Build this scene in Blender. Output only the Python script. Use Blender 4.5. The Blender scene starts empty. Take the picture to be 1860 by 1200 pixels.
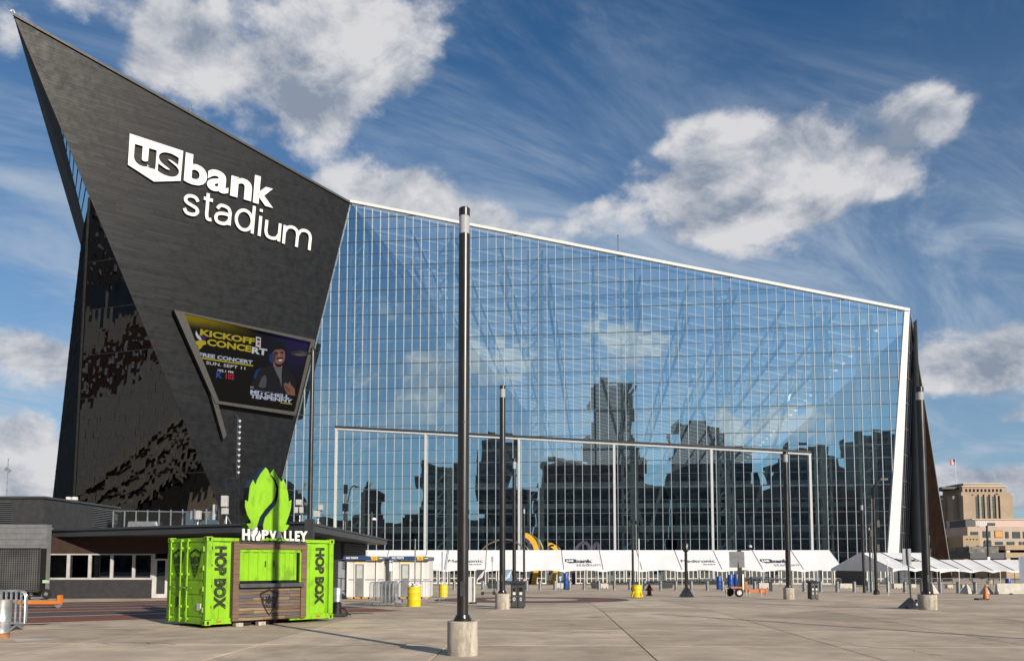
import bpy, bmesh, math, random
from mathutils import Vector, Matrix
from mathutils.geometry import interpolate_bezier
random.seed(7)
R = math.radians
scene = bpy.context.scene
C = scene.collection

# ------------------------------------------------------------------ camera
EYE, F, CX, PPY, PW = 1.86, 1500.0, 930.0, 909.0, 1860.0      # eye height, focal length in photo pixels
PITCH = math.atan((1022 - PPY) / F)
cam = bpy.data.cameras.new('camera')
camo = bpy.data.objects.new('camera', cam)
C.objects.link(camo)
camo.location = (0, 0, EYE)
camo.rotation_euler = (R(90) + PITCH, 0, 0)
cam.sensor_width = 36
cam.lens = F / PW * 36
cam.shift_y = (PPY - 600) / PW
cam.clip_start, cam.clip_end = 0.1, 9000
scene.camera = camo

# ------------------------------------------------------------------ sun, sky, exposure
SUN_EL, SUN_AZ = R(18.8), R(143.3)         # azimuth clockwise from straight ahead
SUNV = Vector((math.sin(SUN_AZ) * math.cos(SUN_EL), math.cos(SUN_AZ) * math.cos(SUN_EL), math.sin(SUN_EL)))
sun = bpy.data.lights.new('sun', 'SUN')
sun.energy, sun.angle, sun.color = 5.0, R(0.5), (1.0, 0.89, 0.74)
suno = bpy.data.objects.new('sun', sun)
C.objects.link(suno)
suno.rotation_euler = (-SUNV).to_track_quat('-Z', 'Y').to_euler()
scene.view_settings.view_transform = 'Standard'
scene.view_settings.look = 'None'
scene.view_settings.exposure = 0.28
scene.view_settings.gamma = 1.0
scene.view_settings.use_curve_mapping = False
scene.cycles.max_bounces = 7
scene.cycles.transparent_max_bounces = 16
scene.cycles.glossy_bounces = 3
scene.cycles.use_denoising = True

# pixel helpers: where a sight line through the photograph meets the ground or a wall
def ray(x, y):
    u, v = (x - CX) / F, (PPY - y) / F
    c, s = math.cos(PITCH), math.sin(PITCH)
    return Vector((u, c - v * s, s + v * c))
EYEV = Vector((0, 0, EYE))
def gz(Y):
    return -0.0152 * (min(max(Y, 31.5), 152) - 31.5)
def at(x, y, Y):
    d = ray(x, y)
    return EYEV + d * (Y / d.y)
def gnd(x, y):
    d = ray(x, y)
    Y = 20.0
    for _ in range(60):
        Y = 0.5 * Y + 0.5 * min((gz(Y) - EYE) / d.z * d.y, 160) if d.z < 0 else 150
    p = EYEV + d * (Y / d.y)
    p.z = gz(Y)
    return p
def onplane(x, y, p0, n):
    d = ray(x, y)
    return EYEV + d * ((p0 - EYEV).dot(n) / d.dot(n))

# ------------------------------------------------------------------ world
def nodes_of(tree):
    nt = tree
    def new(t, **k):
        n = nt.nodes.new(t)
        for a, b in k.items():
            setattr(n, a, b)
        return n
    def link(a, b):
        nt.links.new(a, b)
    def val(n, i, v):
        if hasattr(v, 'is_output') or hasattr(v, 'links'):
            link(v, n.inputs[i])
        else:
            n.inputs[i].default_value = v
    def math_(op, a, b=0.0, c=0.0, clamp=False):
        n = new('ShaderNodeMath', operation=op, use_clamp=clamp)
        val(n, 0, a); val(n, 1, b)
        if op in ('MULTIPLY_ADD', 'SMOOTH_MIN', 'COMPARE'):
            val(n, 2, c)
        return n.outputs[0]
    def vec(op, a, b=(0, 0, 0)):
        n = new('ShaderNodeVectorMath', operation=op)
        val(n, 0, a); val(n, 1, b)
        return n.outputs['Value'] if op in ('DOT_PRODUCT', 'LENGTH') else n.outputs[0]
    def noise(v, scale, detail=5, rough=0.55, dist=0.0, lac=2.0):
        n = new('ShaderNodeTexNoise')
        val(n, 'Vector', v)
        n.inputs['Scale'].default_value = scale
        n.inputs['Detail'].default_value = detail
        n.inputs['Roughness'].default_value = rough
        n.inputs['Distortion'].default_value = dist
        n.inputs['Lacunarity'].default_value = lac
        return n.outputs['Fac']
    def smooth(v, a, b, lo=0.0, hi=1.0, kind='SMOOTHSTEP'):
        n = new('ShaderNodeMapRange', interpolation_type=kind)
        val(n, 0, v)
        for i, q in enumerate((a, b, lo, hi)):
            n.inputs[i + 1].default_value = q
        return n.outputs[0]
    def mix(f, a, b, blend='MIX'):
        n = new('ShaderNodeMix', data_type='RGBA', blend_type=blend)
        val(n, 0, f)
        for i, q in ((6, a), (7, b)):
            if isinstance(q, (tuple, list)):
                q = tuple(q) + ((1,) if len(q) == 3 else ())
            val(n, i, q)
        return n.outputs[2]
    return new, link, val, math_, vec, noise, smooth, mix

world = bpy.data.worlds.new('World')
scene.world = world
world.use_nodes = True
def build_sky():
    nt = world.node_tree
    nt.nodes.clear()
    new, link, val, math_, vec, noise, smooth, mix = nodes_of(nt)
    sky = new('ShaderNodeTexSky', sky_type='NISHITA')
    sky.sun_disc = False
    sky.sun_elevation, sky.sun_rotation = SUN_EL, SUN_AZ
    sky.altitude, sky.air_density, sky.dust_density, sky.ozone_density = 250, 1.0, 0.35, 3.0
    hs = new('ShaderNodeHueSaturation')
    hs.inputs['Saturation'].default_value = SKY_SAT
    link(sky.outputs[0], hs.inputs['Color'])
    base = mix(1.0, hs.outputs[0], SKY_TINT, 'MULTIPLY')
    tc = new('ShaderNodeTexCoord')
    d = tc.outputs['Generated']
    sep = new('ShaderNodeSeparateXYZ')
    link(d, sep.inputs[0])
    # heaps of cumulus: fractal noise over direction, thicker where the photograph has its big clouds
    blobs = [  # pixel x, y, half-widths in pixels, amount
        (430, 120, 270, 110, .25), (660, 60, 170, 110, .19), (610, 190, 90, 60, .12), (290, 40, 110, 70, .10),
        (720, 345, 115, 42, .27), (880, 400, 100, 32, .20), (1010, 425, 90, 24, .06),
        (1470, 225, 165, 85, .25), (1690, 205, 105, 62, .22), (1270, 340, 150, 62, .22), (1230, 245, 60, 42, .14),
        (1480, 350, 170, 60, .17), (1590, 500, 140, 34, .12),
        (60, 640, 105, 60, .36), (110, 200, 60, 60, .08), (480, 235, 110, 45, .06), (1280, 425, 120, 30, .05), (1600, 330, 110, 60, .14), (760, 120, 60, 60, .10), (1770, 660, 140, 58, .36), (20, 790, 80, 42, .30), (50, 880, 110, 36, .28),
        (1840, 760, 60, 14, .12), (1790, 885, 140, 40, .30), (0, 330, 60, 40, .12), (30, 60, 60, 40, .10),
        (960, 210, 150, 90, -.16), (1560, 60, 260, 80, -.22), (90, 520, 90, 60, -.10), (1730, 460, 130, 60, -.12), (1780, 800, 120, 26, -.12), (100, 330, 80, 150, -.1)]
    gn = Vector((-0.1028, -0.9947, 0))
    seen = [(b, ray(b[0], b[1]).normalized()) for b in blobs]
    for b in [(760, 690, 120, 65, .21), (1190, 640, 120, 38, .22), (1380, 765, 95, 28, .22), (1430, 555, 40, 26, .13), (660, 470, 55, 80, .10), (1050, 590, 50, 24, .10), (960, 660, 60, 30, .10), (900, 480, 160, 60, -.12), (1250, 500, 120, 40, -.1)]:
        d_ = ray(b[0], b[1]).normalized()
        seen.append((b, d_ - gn * (2 * d_.dot(gn))))
    terms = []
    for (px, py, wx, wy, amt), c in seen:
        right = Vector((c.y, -c.x, 0)).normalized()
        up = right.cross(c)
        sc = 1.0 / F * abs(c.y)
        q = vec('SUBTRACT', d, tuple(c))
        a = vec('DOT_PRODUCT', q, tuple(right / (1.15 * wx * sc * abs(c.y))))
        b = vec('DOT_PRODUCT', q, tuple(up / (1.15 * wy * sc)))
        fwd = vec('DOT_PRODUCT', d, tuple(c))
        r2 = math_('ADD', math_('MULTIPLY', a, a), math_('MULTIPLY', b, b))
        e = math_('POWER', 2.718, math_('MULTIPLY', r2, -0.8))
        e = math_('MULTIPLY', e, math_('GREATER_THAN', fwd, 0.2))
        terms.append(math_('MULTIPLY', e, amt * 1.3))
    cov = terms[0]
    for t in terms[1:]:
        cov = math_('ADD', cov, t)
    def dens(v):
        vv = vec('MULTIPLY', v, (1.0, 1.0, 1.45))
        n1 = noise(vv, 4.6, 2, 0.5, 0.3)
        n2 = noise(vec('ADD', vv, (3.1, 1.7, .4)), 15.0, 7, 0.62)
        vo = new('ShaderNodeTexVoronoi', feature='F1')
        wob = new('ShaderNodeTexNoise')
        link(vv, wob.inputs['Vector'])
        wob.inputs['Scale'].default_value, wob.inputs['Detail'].default_value = 9.0, 2
        link(vec('ADD', vv, vec('MULTIPLY', wob.outputs['Color'], (.10, .10, .10))), vo.inputs['Vector'])
        vo.inputs['Scale'].default_value = 11.0
        vo.inputs['Detail'].default_value = 1.0
        vo.inputs['Roughness'].default_value = 0.55
        puff = math_('SUBTRACT', 1.0, vo.outputs['Distance'])
        return math_('ADD', math_('ADD', math_('MULTIPLY', n1, 0.52), math_('MULTIPLY', n2, 0.44)), math_('MULTIPLY', math_('SUBTRACT', puff, 0.45), 0.20))
    D0 = dens(d)
    D1 = dens(vec('ADD', d, (0.035, -0.006, 0.045)))
    low = smooth(sep.outputs[2], 0.02, 0.30, 0.055, 0.0)          # a little more cloud towards the horizon
    D = math_('ADD', math_('ADD', D0, cov), low)
    mask = smooth(D, CL0, CL1)
    body = smooth(D, CL0 + .08, CL0 + .34)
    grad = math_('SUBTRACT', D0, D1)
    tex = noise(vec('MULTIPLY', d, (1, 1, 1.6)), 9.0, 9, 0.72, 0.6)
    lit = math_('ADD', math_('MULTIPLY', grad, 4.2), math_('MULTIPLY', math_('SUBTRACT', tex, 0.5), 2.4))
    lit = math_('ADD', math_('ADD', lit, 0.76), math_('MULTIPLY', body, -0.38), clamp=True)
    ccol = mix(lit, CLOUD_SHADE, CLOUD_LIT)
    # thin streaks of cirrus high up
    den = math_('ADD', math_('MAXIMUM', sep.outputs[2], 0.0), 0.16)
    px_ = math_('DIVIDE', sep.outputs[0], den)
    py_ = math_('DIVIDE', sep.outputs[1], den)
    cmb = new('ShaderNodeCombineXYZ')
    link(math_('ADD', math_('MULTIPLY', px_, 0.80), math_('MULTIPLY', py_, 0.60)), cmb.inputs[0])
    link(math_('MULTIPLY', math_('ADD', math_('MULTIPLY', px_, -0.60), math_('MULTIPLY', py_, 0.80)), 2.2), cmb.inputs[1])
    ci = noise(cmb.outputs[0], 1.1, 7, 0.64, 1.3)
    ci2 = noise(vec('MULTIPLY', cmb.outputs[0], (1, .33, 1)), 0.8, 3, 0.5, 0.2)
    cirrus = math_('MULTIPLY', smooth(ci, 0.38, 0.76), smooth(ci2, 0.30, 0.55))
    veil = smooth(sep.outputs[2], 0.0, 0.55, 0.46, 0.0, 'LINEAR')
    thin = math_('ADD', math_('MULTIPLY', cirrus, 0.72), veil, clamp=True)
    col = mix(thin, base, CIRRUS)
    col = mix(mask, col, ccol)
    bg = new('ShaderNodeBackground')
    bg.inputs['Strength'].default_value = SKY_STR
    link(col, bg.inputs['Color'])
    out = new('ShaderNodeOutputWorld')
    link(bg.outputs[0], out.inputs[0])
SKY_STR = 0.084
SKY_SAT = 1.05
SKY_TINT = (0.52, 0.80, 0.95)
CL0, CL1 = 0.572, 0.735
CLOUD_LIT, CLOUD_SHADE, CIRRUS = (6.7, 6.7, 6.9), (2.5, 3.0, 3.85), (4.2, 5.0, 6.0)
build_sky()
# ------------------------------------------------------------------ materials
_mats = {}
def M(name, col, rough=0.6, metal=0.0, var=0.12, scale=2.0, bump=0.0, bscale=25.0, spec=0.4, col2=None, c2amt=0.5, c2scale=0.6, stretch=(1, 1, 1), coat=0.0):
    if name in _mats:
        return _mats[name]
    m = bpy.data.materials.new(name)
    m.use_nodes = True
    nt = m.node_tree
    new, link, val, math_, vec, noise, smooth, mix = nodes_of(nt)
    p = nt.nodes['Principled BSDF']
    tc = new('ShaderNodeTexCoord')
    v = vec('MULTIPLY', tc.outputs['Object'], stretch)
    n = noise(v, scale, 5, 0.6)
    a = tuple(max(0, c * (1 - var)) for c in col)
    b = tuple(min(1, c * (1 + var)) for c in col)
    base = mix(smooth(n, 0.3, 0.7), a, b)
    if col2:
        n2 = noise(vec('ADD', v, (5.3, 2.1, 7.7)), c2scale, 6, 0.65, 0.3)
        base = mix(math_('MULTIPLY', smooth(n2, 0.48, 0.68), c2amt), base, col2)
    link(base, p.inputs['Base Color'])
    p.inputs['Metallic'].default_value = metal
    p.inputs['Specular IOR Level'].default_value = spec
    p.inputs['Coat Weight'].default_value = coat
    rr = smooth(n, 0.2, 0.8, max(0.03, rough - 0.08), min(1, rough + 0.08))
    link(rr, p.inputs['Roughness'])
    if bump:
        bn = noise(v, bscale, 4, 0.6)
        bp = new('ShaderNodeBump')
        bp.inputs['Strength'].default_value = bump
        bp.inputs['Distance'].default_value = 0.02
        link(bn, bp.inputs['Height'])
        link(bp.outputs[0], p.inputs['Normal'])
    _mats[name] = m
    return m

def glass_mat(name, refl, tint, rough=0.01, wave=0.0, wscale=0.5, refl_col=(1, 1, 1), fres=0.35):
    """a coated pane: part mirror, part see-through"""
    m = bpy.data.materials.new(name)
    m.use_nodes = True
    nt = m.node_tree
    new, link, val, math_, vec, noise, smooth, mix = nodes_of(nt)
    nt.nodes.remove(nt.nodes['Principled BSDF'])
    out = nt.nodes['Material Output']
    gl = new('ShaderNodeBsdfGlossy')
    gl.inputs['Roughness'].default_value = rough
    gl.inputs['Color'].default_value = tuple(refl_col) + (1,)
    tr = new('ShaderNodeBsdfTransparent')
    tr.inputs['Color'].default_value = tuple(tint) + (1,)
    lw = new('ShaderNodeLayerWeight')
    lw.inputs['Blend'].default_value = 0.35
    f = math_('ADD', math_('MULTIPLY', lw.outputs['Fresnel'], fres), refl, clamp=True)
    ms = new('ShaderNodeMixShader')
    link(f, ms.inputs[0])
    link(tr.outputs[0], ms.inputs[1])
    link(gl.outputs[0], ms.inputs[2])
    if wave:
        tc = new('ShaderNodeTexCoord')
        n = noise(tc.outputs['Object'], wscale, 0, 0.5)
        bp = new('ShaderNodeBump')
        bp.inputs['Strength'].default_value = 1.0
        bp.inputs['Distance'].default_value = wave
        link(n, bp.inputs['Height'])
        link(bp.outputs[0], gl.inputs['Normal'])
    link(ms.outputs[0], out.inputs[0])
    return m

def emit_mat(name, col, strength):
    m = bpy.data.materials.new(name)
    m.use_nodes = True
    p = m.node_tree.nodes['Principled BSDF']
    p.inputs['Base Color'].default_value = (0.003, 0.003, 0.003, 1)
    p.inputs['Specular IOR Level'].default_value = 0.03
    p.inputs['Emission Color'].default_value = tuple(col) + (1,)
    p.inputs['Emission Strength'].default_value = strength
    p.inputs['Roughness'].default_value = 0.6
    return m

# ------------------------------------------------------------------ mesh builder
class MB:
    def __init__(s):
        s.v, s.f = [], []
    def add(s, vs, fs):
        k = len(s.v)
        s.v += [tuple(p) for p in vs]
        s.f += [tuple(i + k for i in f) for f in fs]
        return s
    def box(s, x0, x1, y0, y1, z0, z1):
        return s.add([(x0, y0, z0), (x1, y0, z0), (x1, y1, z0), (x0, y1, z0), (x0, y0, z1), (x1, y0, z1), (x1, y1, z1), (x0, y1, z1)],
                     [(3, 2, 1, 0), (4, 5, 6, 7), (0, 1, 5, 4), (1, 2, 6, 5), (2, 3, 7, 6), (3, 0, 4, 7)])
    def obox(s, c, a, b, d):
        c, a, b, d = map(Vector, (c, a, b, d))
        P = [c - a - b - d, c + a - b - d, c + a + b - d, c - a + b - d, c - a - b + d, c + a - b + d, c + a + b + d, c - a + b + d]
        return s.add(P, [(3, 2, 1, 0), (4, 5, 6, 7), (0, 1, 5, 4), (1, 2, 6, 5), (2, 3, 7, 6), (3, 0, 4, 7)])
    def beam(s, p, q, w, h, up=(0, 0, 1)):
        p, q = Vector(p), Vector(q)
        d = q - p
        if d.length < 1e-6:
            return s
        dn = d.normalized()
        sd = dn.cross(Vector(up))
        if sd.length < 1e-4:
            sd = dn.cross(Vector((0, 1, 0)))
        sd.normalize()
        u = sd.cross(dn)
        return s.obox((p + q) / 2, d / 2, sd * w / 2, u * h / 2)
    def tube(s, p, q, r, r2=None, n=10, cap=True):
        p, q = Vector(p), Vector(q)
        r2 = r if r2 is None else r2
        d = (q - p).normalized()
        a = d.cross(Vector((0, 0, 1)))
        if a.length < 1e-3:
            a = Vector((1, 0, 0))
        a.normalize()
        b = d.cross(a)
        vs = []
        for c, rr in ((p, r), (q, r2)):
            for i in range(n):
                t = 2 * math.pi * i / n
                vs.append(c + a * math.cos(t) * rr + b * math.sin(t) * rr)
        fs = [(i, (i + 1) % n, n + (i + 1) % n, n + i) for i in range(n)]
        if cap:
            fs += [tuple(range(n - 1, -1, -1)), tuple(range(n, 2 * n))]
        return s.add(vs, fs)
    def path(s, pts, r, n=6, closed=False):
        pts = [Vector(p) for p in pts]
        m = len(pts)
        vs, prev = [], None
        for i, p in enumerate(pts):
            if closed:
                t = pts[(i + 1) % m] - pts[i - 1]
            else:
                t = pts[min(i + 1, m - 1)] - pts[max(i - 1, 0)]
            t.normalize()
            a = prev - t * prev.dot(t) if prev is not None else t.cross(Vector((0, 0, 1)))
            if a.length < 1e-3:
                a = t.cross(Vector((1, 0, 0)))
            a.normalize()
            prev = a
            b = t.cross(a)
            for k in range(n):
                w = 2 * math.pi * k / n
                vs.append(p + a * math.cos(w) * r + b * math.sin(w) * r)
        fs = []
        for i in range(m if closed else m - 1):
            j = (i + 1) % m
            for k in range(n):
                fs.append((i * n + k, i * n + (k + 1) % n, j * n + (k + 1) % n, j * n + k))
        if not closed:
            fs += [tuple(range(n - 1, -1, -1)), tuple((m - 1) * n + k for k in range(n))]
        return s.add(vs, fs)
    def lathe(s, prof, c=(0, 0, 0), n=16):
        vs, fs = [], []
        for r, z in prof:
            for i in range(n):
                t = 2 * math.pi * i / n
                vs.append((c[0] + r * math.cos(t), c[1] + r * math.sin(t), c[2] + z))
        for j in range(len(prof) - 1):
            for i in range(n):
                fs.append((j * n + i, j * n + (i + 1) % n, (j + 1) * n + (i + 1) % n, (j + 1) * n + i))
        fs += [tuple(range(n - 1, -1, -1)), tuple((len(prof) - 1) * n + i for i in range(n))]
        return s.add(vs, fs)
    def prism(s, pts, off):
        pts = [Vector(p) for p in pts]
        off = Vector(off)
        n = len(pts)
        vs = pts + [p + off for p in pts]
        return s.add(vs, [tuple(range(n - 1, -1, -1)), tuple(range(n, 2 * n))] + [(i, (i + 1) % n, n + (i + 1) % n, n + i) for i in range(n)])
    def poly(s, pts):
        return s.add(pts, [tuple(range(len(pts)))])
    def mesh(s, name, mat, smooth=False, bev=0.0, fix=True):
        me = bpy.data.meshes.new(name)
        me.from_pydata(s.v, [], s.f)
        if fix or bev:
            bm = bmesh.new()
            bm.from_mesh(me)
            if bev:
                es = [e for e in bm.edges if len(e.link_faces) == 2 and e.calc_face_angle(0) > R(35)]
                bmesh.ops.bevel(bm, geom=es, offset=bev, segments=2, affect='EDGES', profile=0.6, clamp_overlap=True)
            bmesh.ops.recalc_face_normals(bm, faces=bm.faces)
            bm.to_mesh(me)
            bm.free()
        if smooth:
            me.polygons.foreach_set('use_smooth', [True] * len(me.polygons))
            me.set_sharp_from_angle(angle=R(38))
        if mat:
            me.materials.append(mat)
        me.update()
        return me
    def build(s, name, mat, parent=None, smooth=False, bev=0.0, fix=True, **k):
        return obj(name, s.mesh(name, mat, smooth, bev, fix), parent, **k)

def obj(name, me, parent=None, loc=None, kind=None, label=None):
    o = bpy.data.objects.new(name, me)
    C.objects.link(o)
    if parent is not None:
        o.parent = parent
    if loc is not None:
        o.location = loc
    if kind:
        o['kind'] = kind
    if label:
        o['label'] = label
    return o
def tag(o, label, cat, group=None):
    o['label'] = label
    o['category'] = cat
    if group:
        o['group'] = group
    return o
def thing(name, label, cat, loc=(0, 0, 0), rot=0.0, group=None):
    o = bpy.data.objects.new(name, None)
    C.objects.link(o)
    o.empty_display_size = 0.2
    o.location = loc
    o.rotation_euler = (0, 0, rot)
    return tag(o, label, cat, group)
def kids(o):
    return [c for c in bpy.data.objects if c.parent == o]
def dup(root, loc, rot, label, group=None):
    r = root.copy()
    C.objects.link(r)
    r.location = loc
    r.rotation_euler = (0, 0, rot)
    r['label'] = label
    if group:
        r['group'] = group
    for ch in kids(root):
        c = ch.copy()
        C.objects.link(c)
        c.parent = r
        for g in kids(ch):
            d = g.copy()
            C.objects.link(d)
            d.parent = c
    return r
def struct(name, mb, mat, parent=None, **k):
    o = mb.build(name, mat, parent, **k)
    if parent is None:
        o['kind'] = 'structure'
    return o

def text_mesh(s, bold=0.0, depth=0.0):
    cu = bpy.data.curves.new('lettering', 'FONT')
    cu.body = s
    cu.offset = bold
    cu.extrude = depth
    cu.resolution_u = 4
    o = bpy.data.objects.new('lettering', cu)
    C.objects.link(o)
    me = bpy.data.meshes.new_from_object(o.evaluated_get(bpy.context.evaluated_depsgraph_get()))
    bpy.data.objects.remove(o)
    bpy.data.curves.remove(cu)
    return me
def fit(me, x0, x1, y0, y1, z=0.0, depth=None):
    xs = [v.co.x for v in me.vertices]; ys = [v.co.y for v in me.vertices]; zs = [v.co.z for v in me.vertices]
    a, b, c, d = min(xs), max(xs), min(ys), max(ys)
    e, f = min(zs), max(zs)
    for v in me.vertices:
        v.co.x = x0 + (v.co.x - a) / (b - a) * (x1 - x0)
        v.co.y = y0 + (v.co.y - c) / (d - c) * (y1 - y0)
        v.co.z = z + ((v.co.z - e) / (f - e) * depth if depth and f > e else 0)
    return me
def lettering(s, x0, x1, y0, y1, z, mat, parent, bold=0.0, depth=0.004, rot=None, name='lettering', loc=None):
    """a word fitted into a rectangle of the parent's own XY plane"""
    me = text_mesh(s, bold, 0.01)
    fit(me, x0, x1, y0, y1, z, depth)
    me.materials.append(mat)
    o = obj(name, me, parent)
    if rot is not None:
        o.rotation_euler = rot
    if loc is not None:
        o.location = loc
    return o
def clip(poly, plane):
    """cut a convex polygon of (s, z) pairs by a*s + b*z + c >= 0"""
    a, b, c = plane
    out = []
    for i in range(len(poly)):
        p, q = poly[i - 1], poly[i]
        dp, dq = a * p[0] + b * p[1] + c, a * q[0] + b * q[1] + c
        if (dp >= 0) != (dq >= 0):
            t = dp / (dp - dq)
            out.append((p[0] + (q[0] - p[0]) * t, p[1] + (q[1] - p[1]) * t))
        if dq >= 0:
            out.append(q)
    return out
def half_planes(poly):
    """half planes of a convex polygon, either winding"""
    ar = sum(poly[i - 1][0] * poly[i][1] - poly[i][0] * poly[i - 1][1] for i in range(len(poly)))
    sg = 1 if ar > 0 else -1
    res = []
    for i in range(len(poly)):
        (x0, y0), (x1, y1) = poly[i - 1], poly[i]
        a, b = -(y1 - y0) * sg, (x1 - x0) * sg
        res.append((a, b, -(a * x0 + b * y0)))
    return res
def clip_all(p, planes):
    for pl in planes:
        if not p:
            return p
        p = clip(p, pl)
    return p
ORD = ('first second third fourth fifth sixth seventh eighth ninth tenth eleventh twelfth thirteenth fourteenth fifteenth sixteenth seventeenth '
       'eighteenth nineteenth twentieth twenty-first twenty-second twenty-third twenty-fourth twenty-fifth twenty-sixth twenty-seventh '
       'twenty-eighth twenty-ninth thirtieth thirty-first thirty-second thirty-third thirty-fourth').split()

# shared materials
m_black = M('black_paint', (0.012, 0.012, 0.013), 0.35, var=0.3, spec=0.5)
m_steel = M('galvanised_steel', (0.46, 0.48, 0.50), 0.38, 0.75, var=0.2, scale=6)
m_white = M('white_paint', (0.62, 0.62, 0.60), 0.5, var=0.05)
m_mull = M('white_aluminium', (0.62, 0.63, 0.64), 0.45, var=0.05)
m_conc = M('cast_concrete', (0.40, 0.365, 0.305), 0.85, var=0.22, scale=3, bump=0.6, bscale=30, col2=(0.17, 0.145, 0.115), c2amt=0.75, c2scale=1.6, stretch=(2.2, 2.2, .8))
m_dark = M('dark_metal', (0.03, 0.032, 0.036), 0.5, var=0.2)
m_rubber = M('rubber', (0.015, 0.015, 0.015), 0.8)
m_hole = M('dark_opening', (0.006, 0.006, 0.006), 0.9)
# ------------------------------------------------------------------ ground
m_plaza = M('plaza_concrete', (0.55, 0.44, 0.33), 0.88, var=0.16, scale=0.9, bump=0.25, bscale=55, spec=0.25, col2=(0.40, 0.32, 0.24), c2amt=0.55, c2scale=0.22)
m_joint = M('joint_filler', (0.19, 0.16, 0.13), 0.9)
def sheet(x0, x1, ys, dz=0.0):
    mb = MB()
    vs, fs = [], []
    for y in ys:
        vs += [(x0, y, gz(y) + dz), (x1, y, gz(y) + dz)]
    for i in range(len(ys) - 1):
        fs.append((2 * i, 2 * i + 1, 2 * i + 3, 2 * i + 2))
    return mb.add(vs, fs)
def weather(m):
    """old gum spots, oil marks and patchy wear on the concrete"""
    nt = m.node_tree
    new, link, val, math_, vec, noise, smooth, mix = nodes_of(nt)
    p = nt.nodes['Principled BSDF']
    src = p.inputs['Base Color'].links[0].from_socket
    tc = new('ShaderNodeTexCoord')
    v = tc.outputs['Object']
    spots = new('ShaderNodeTexVoronoi')
    link(v, spots.inputs['Vector'])
    spots.inputs['Scale'].default_value = 1.7
    sp = smooth(spots.outputs['Distance'], 0.035, 0.06, 1, 0)
    sp = math_('MULTIPLY', sp, smooth(noise(v, .35, 2), .5, .56))
    col = mix(math_('MULTIPLY', sp, .55), src, (.10, .085, .07))
    big = smooth(noise(v, .11, 6, .68, .8), .50, .66)
    col = mix(math_('MULTIPLY', big, .5), col, (.22, .175, .135))
    mid = smooth(noise(vec('ADD', v, (40, 3, 9)), .55, 7, .72, .5), .55, .70)
    col = mix(math_('MULTIPLY', mid, .30), col, (.20, .16, .12))
    pale = smooth(noise(vec('ADD', v, (11, 7, 3)), .8, 7, .7, .4), .60, .74)
    col = mix(math_('MULTIPLY', pale, .30), col, (.60, .52, .43))
    grit = noise(v, 38, 3, .7)
    col = mix(smooth(grit, .62, .75, 0, .35), col, (.17, .14, .11))
    link(col, p.inputs['Base Color'])
def plaza_base():
    nt = m_plaza.node_tree
    weather(m_plaza)
    ground = struct('ground', sheet(-2500, 2500, [-2500, 0, 31.5, 152, 4000], -0.03), m_plaza, fix=False)
    return ground
ground = plaza_base()
# concrete slabs as cast between saw cuts, each a piece with its own edge
def slabs():
    th = R(-2.6)
    ca, sa = math.cos(th), math.sin(th)
    SX, SY, g = 4.35, 4.35, 0.020
    mats = [m_plaza] + [M('plaza_concrete_%s' % w, tuple(c * k for c in (0.55, 0.44, 0.33)), 0.88, var=0.16, scale=0.9, bump=0.25, bscale=55, spec=0.25,
                        col2=(0.40, 0.32, 0.24), c2amt=0.5, c2scale=0.3) for w, k in (('pale', 1.10), ('worn', 0.90))]
    for m in mats[1:]:
        weather(m)
    rnd = random.Random(3)
    n = 0
    for j in range(1, 13):
        for i in range(-9, 12):
            cs = []
            for dx, dy in ((g, g), (SX - g, g), (SX - g, SY - g), (g, SY - g)):
                x, y = i * SX + dx + 2.05, j * SY + dy + 1.5
                cs.append((x * ca - y * sa, x * sa + y * ca))
            cy = sum(c[1] for c in cs) / 4
            cx = sum(c[0] for c in cs) / 4
            if cy < 8 or cy > 47 or abs(cx) > cy * 0.62 + 7:
                continue
            # the coloured paving takes over on the left
            if (cx + 13.3) * -0.53 + (cy - 28) * 0.85 > -2.0 and cx < -6:
                continue
            top = [(x, y, gz(y)) for x, y in cs]
            mb = MB()
            mb.prism([(x, y, z - 0.028) for x, y, z in top], (0, 0, 0.028))
            mb.build('slab', rnd.choice(mats), ground, fix=True)
            n += 1
    return n
slabs()

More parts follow.
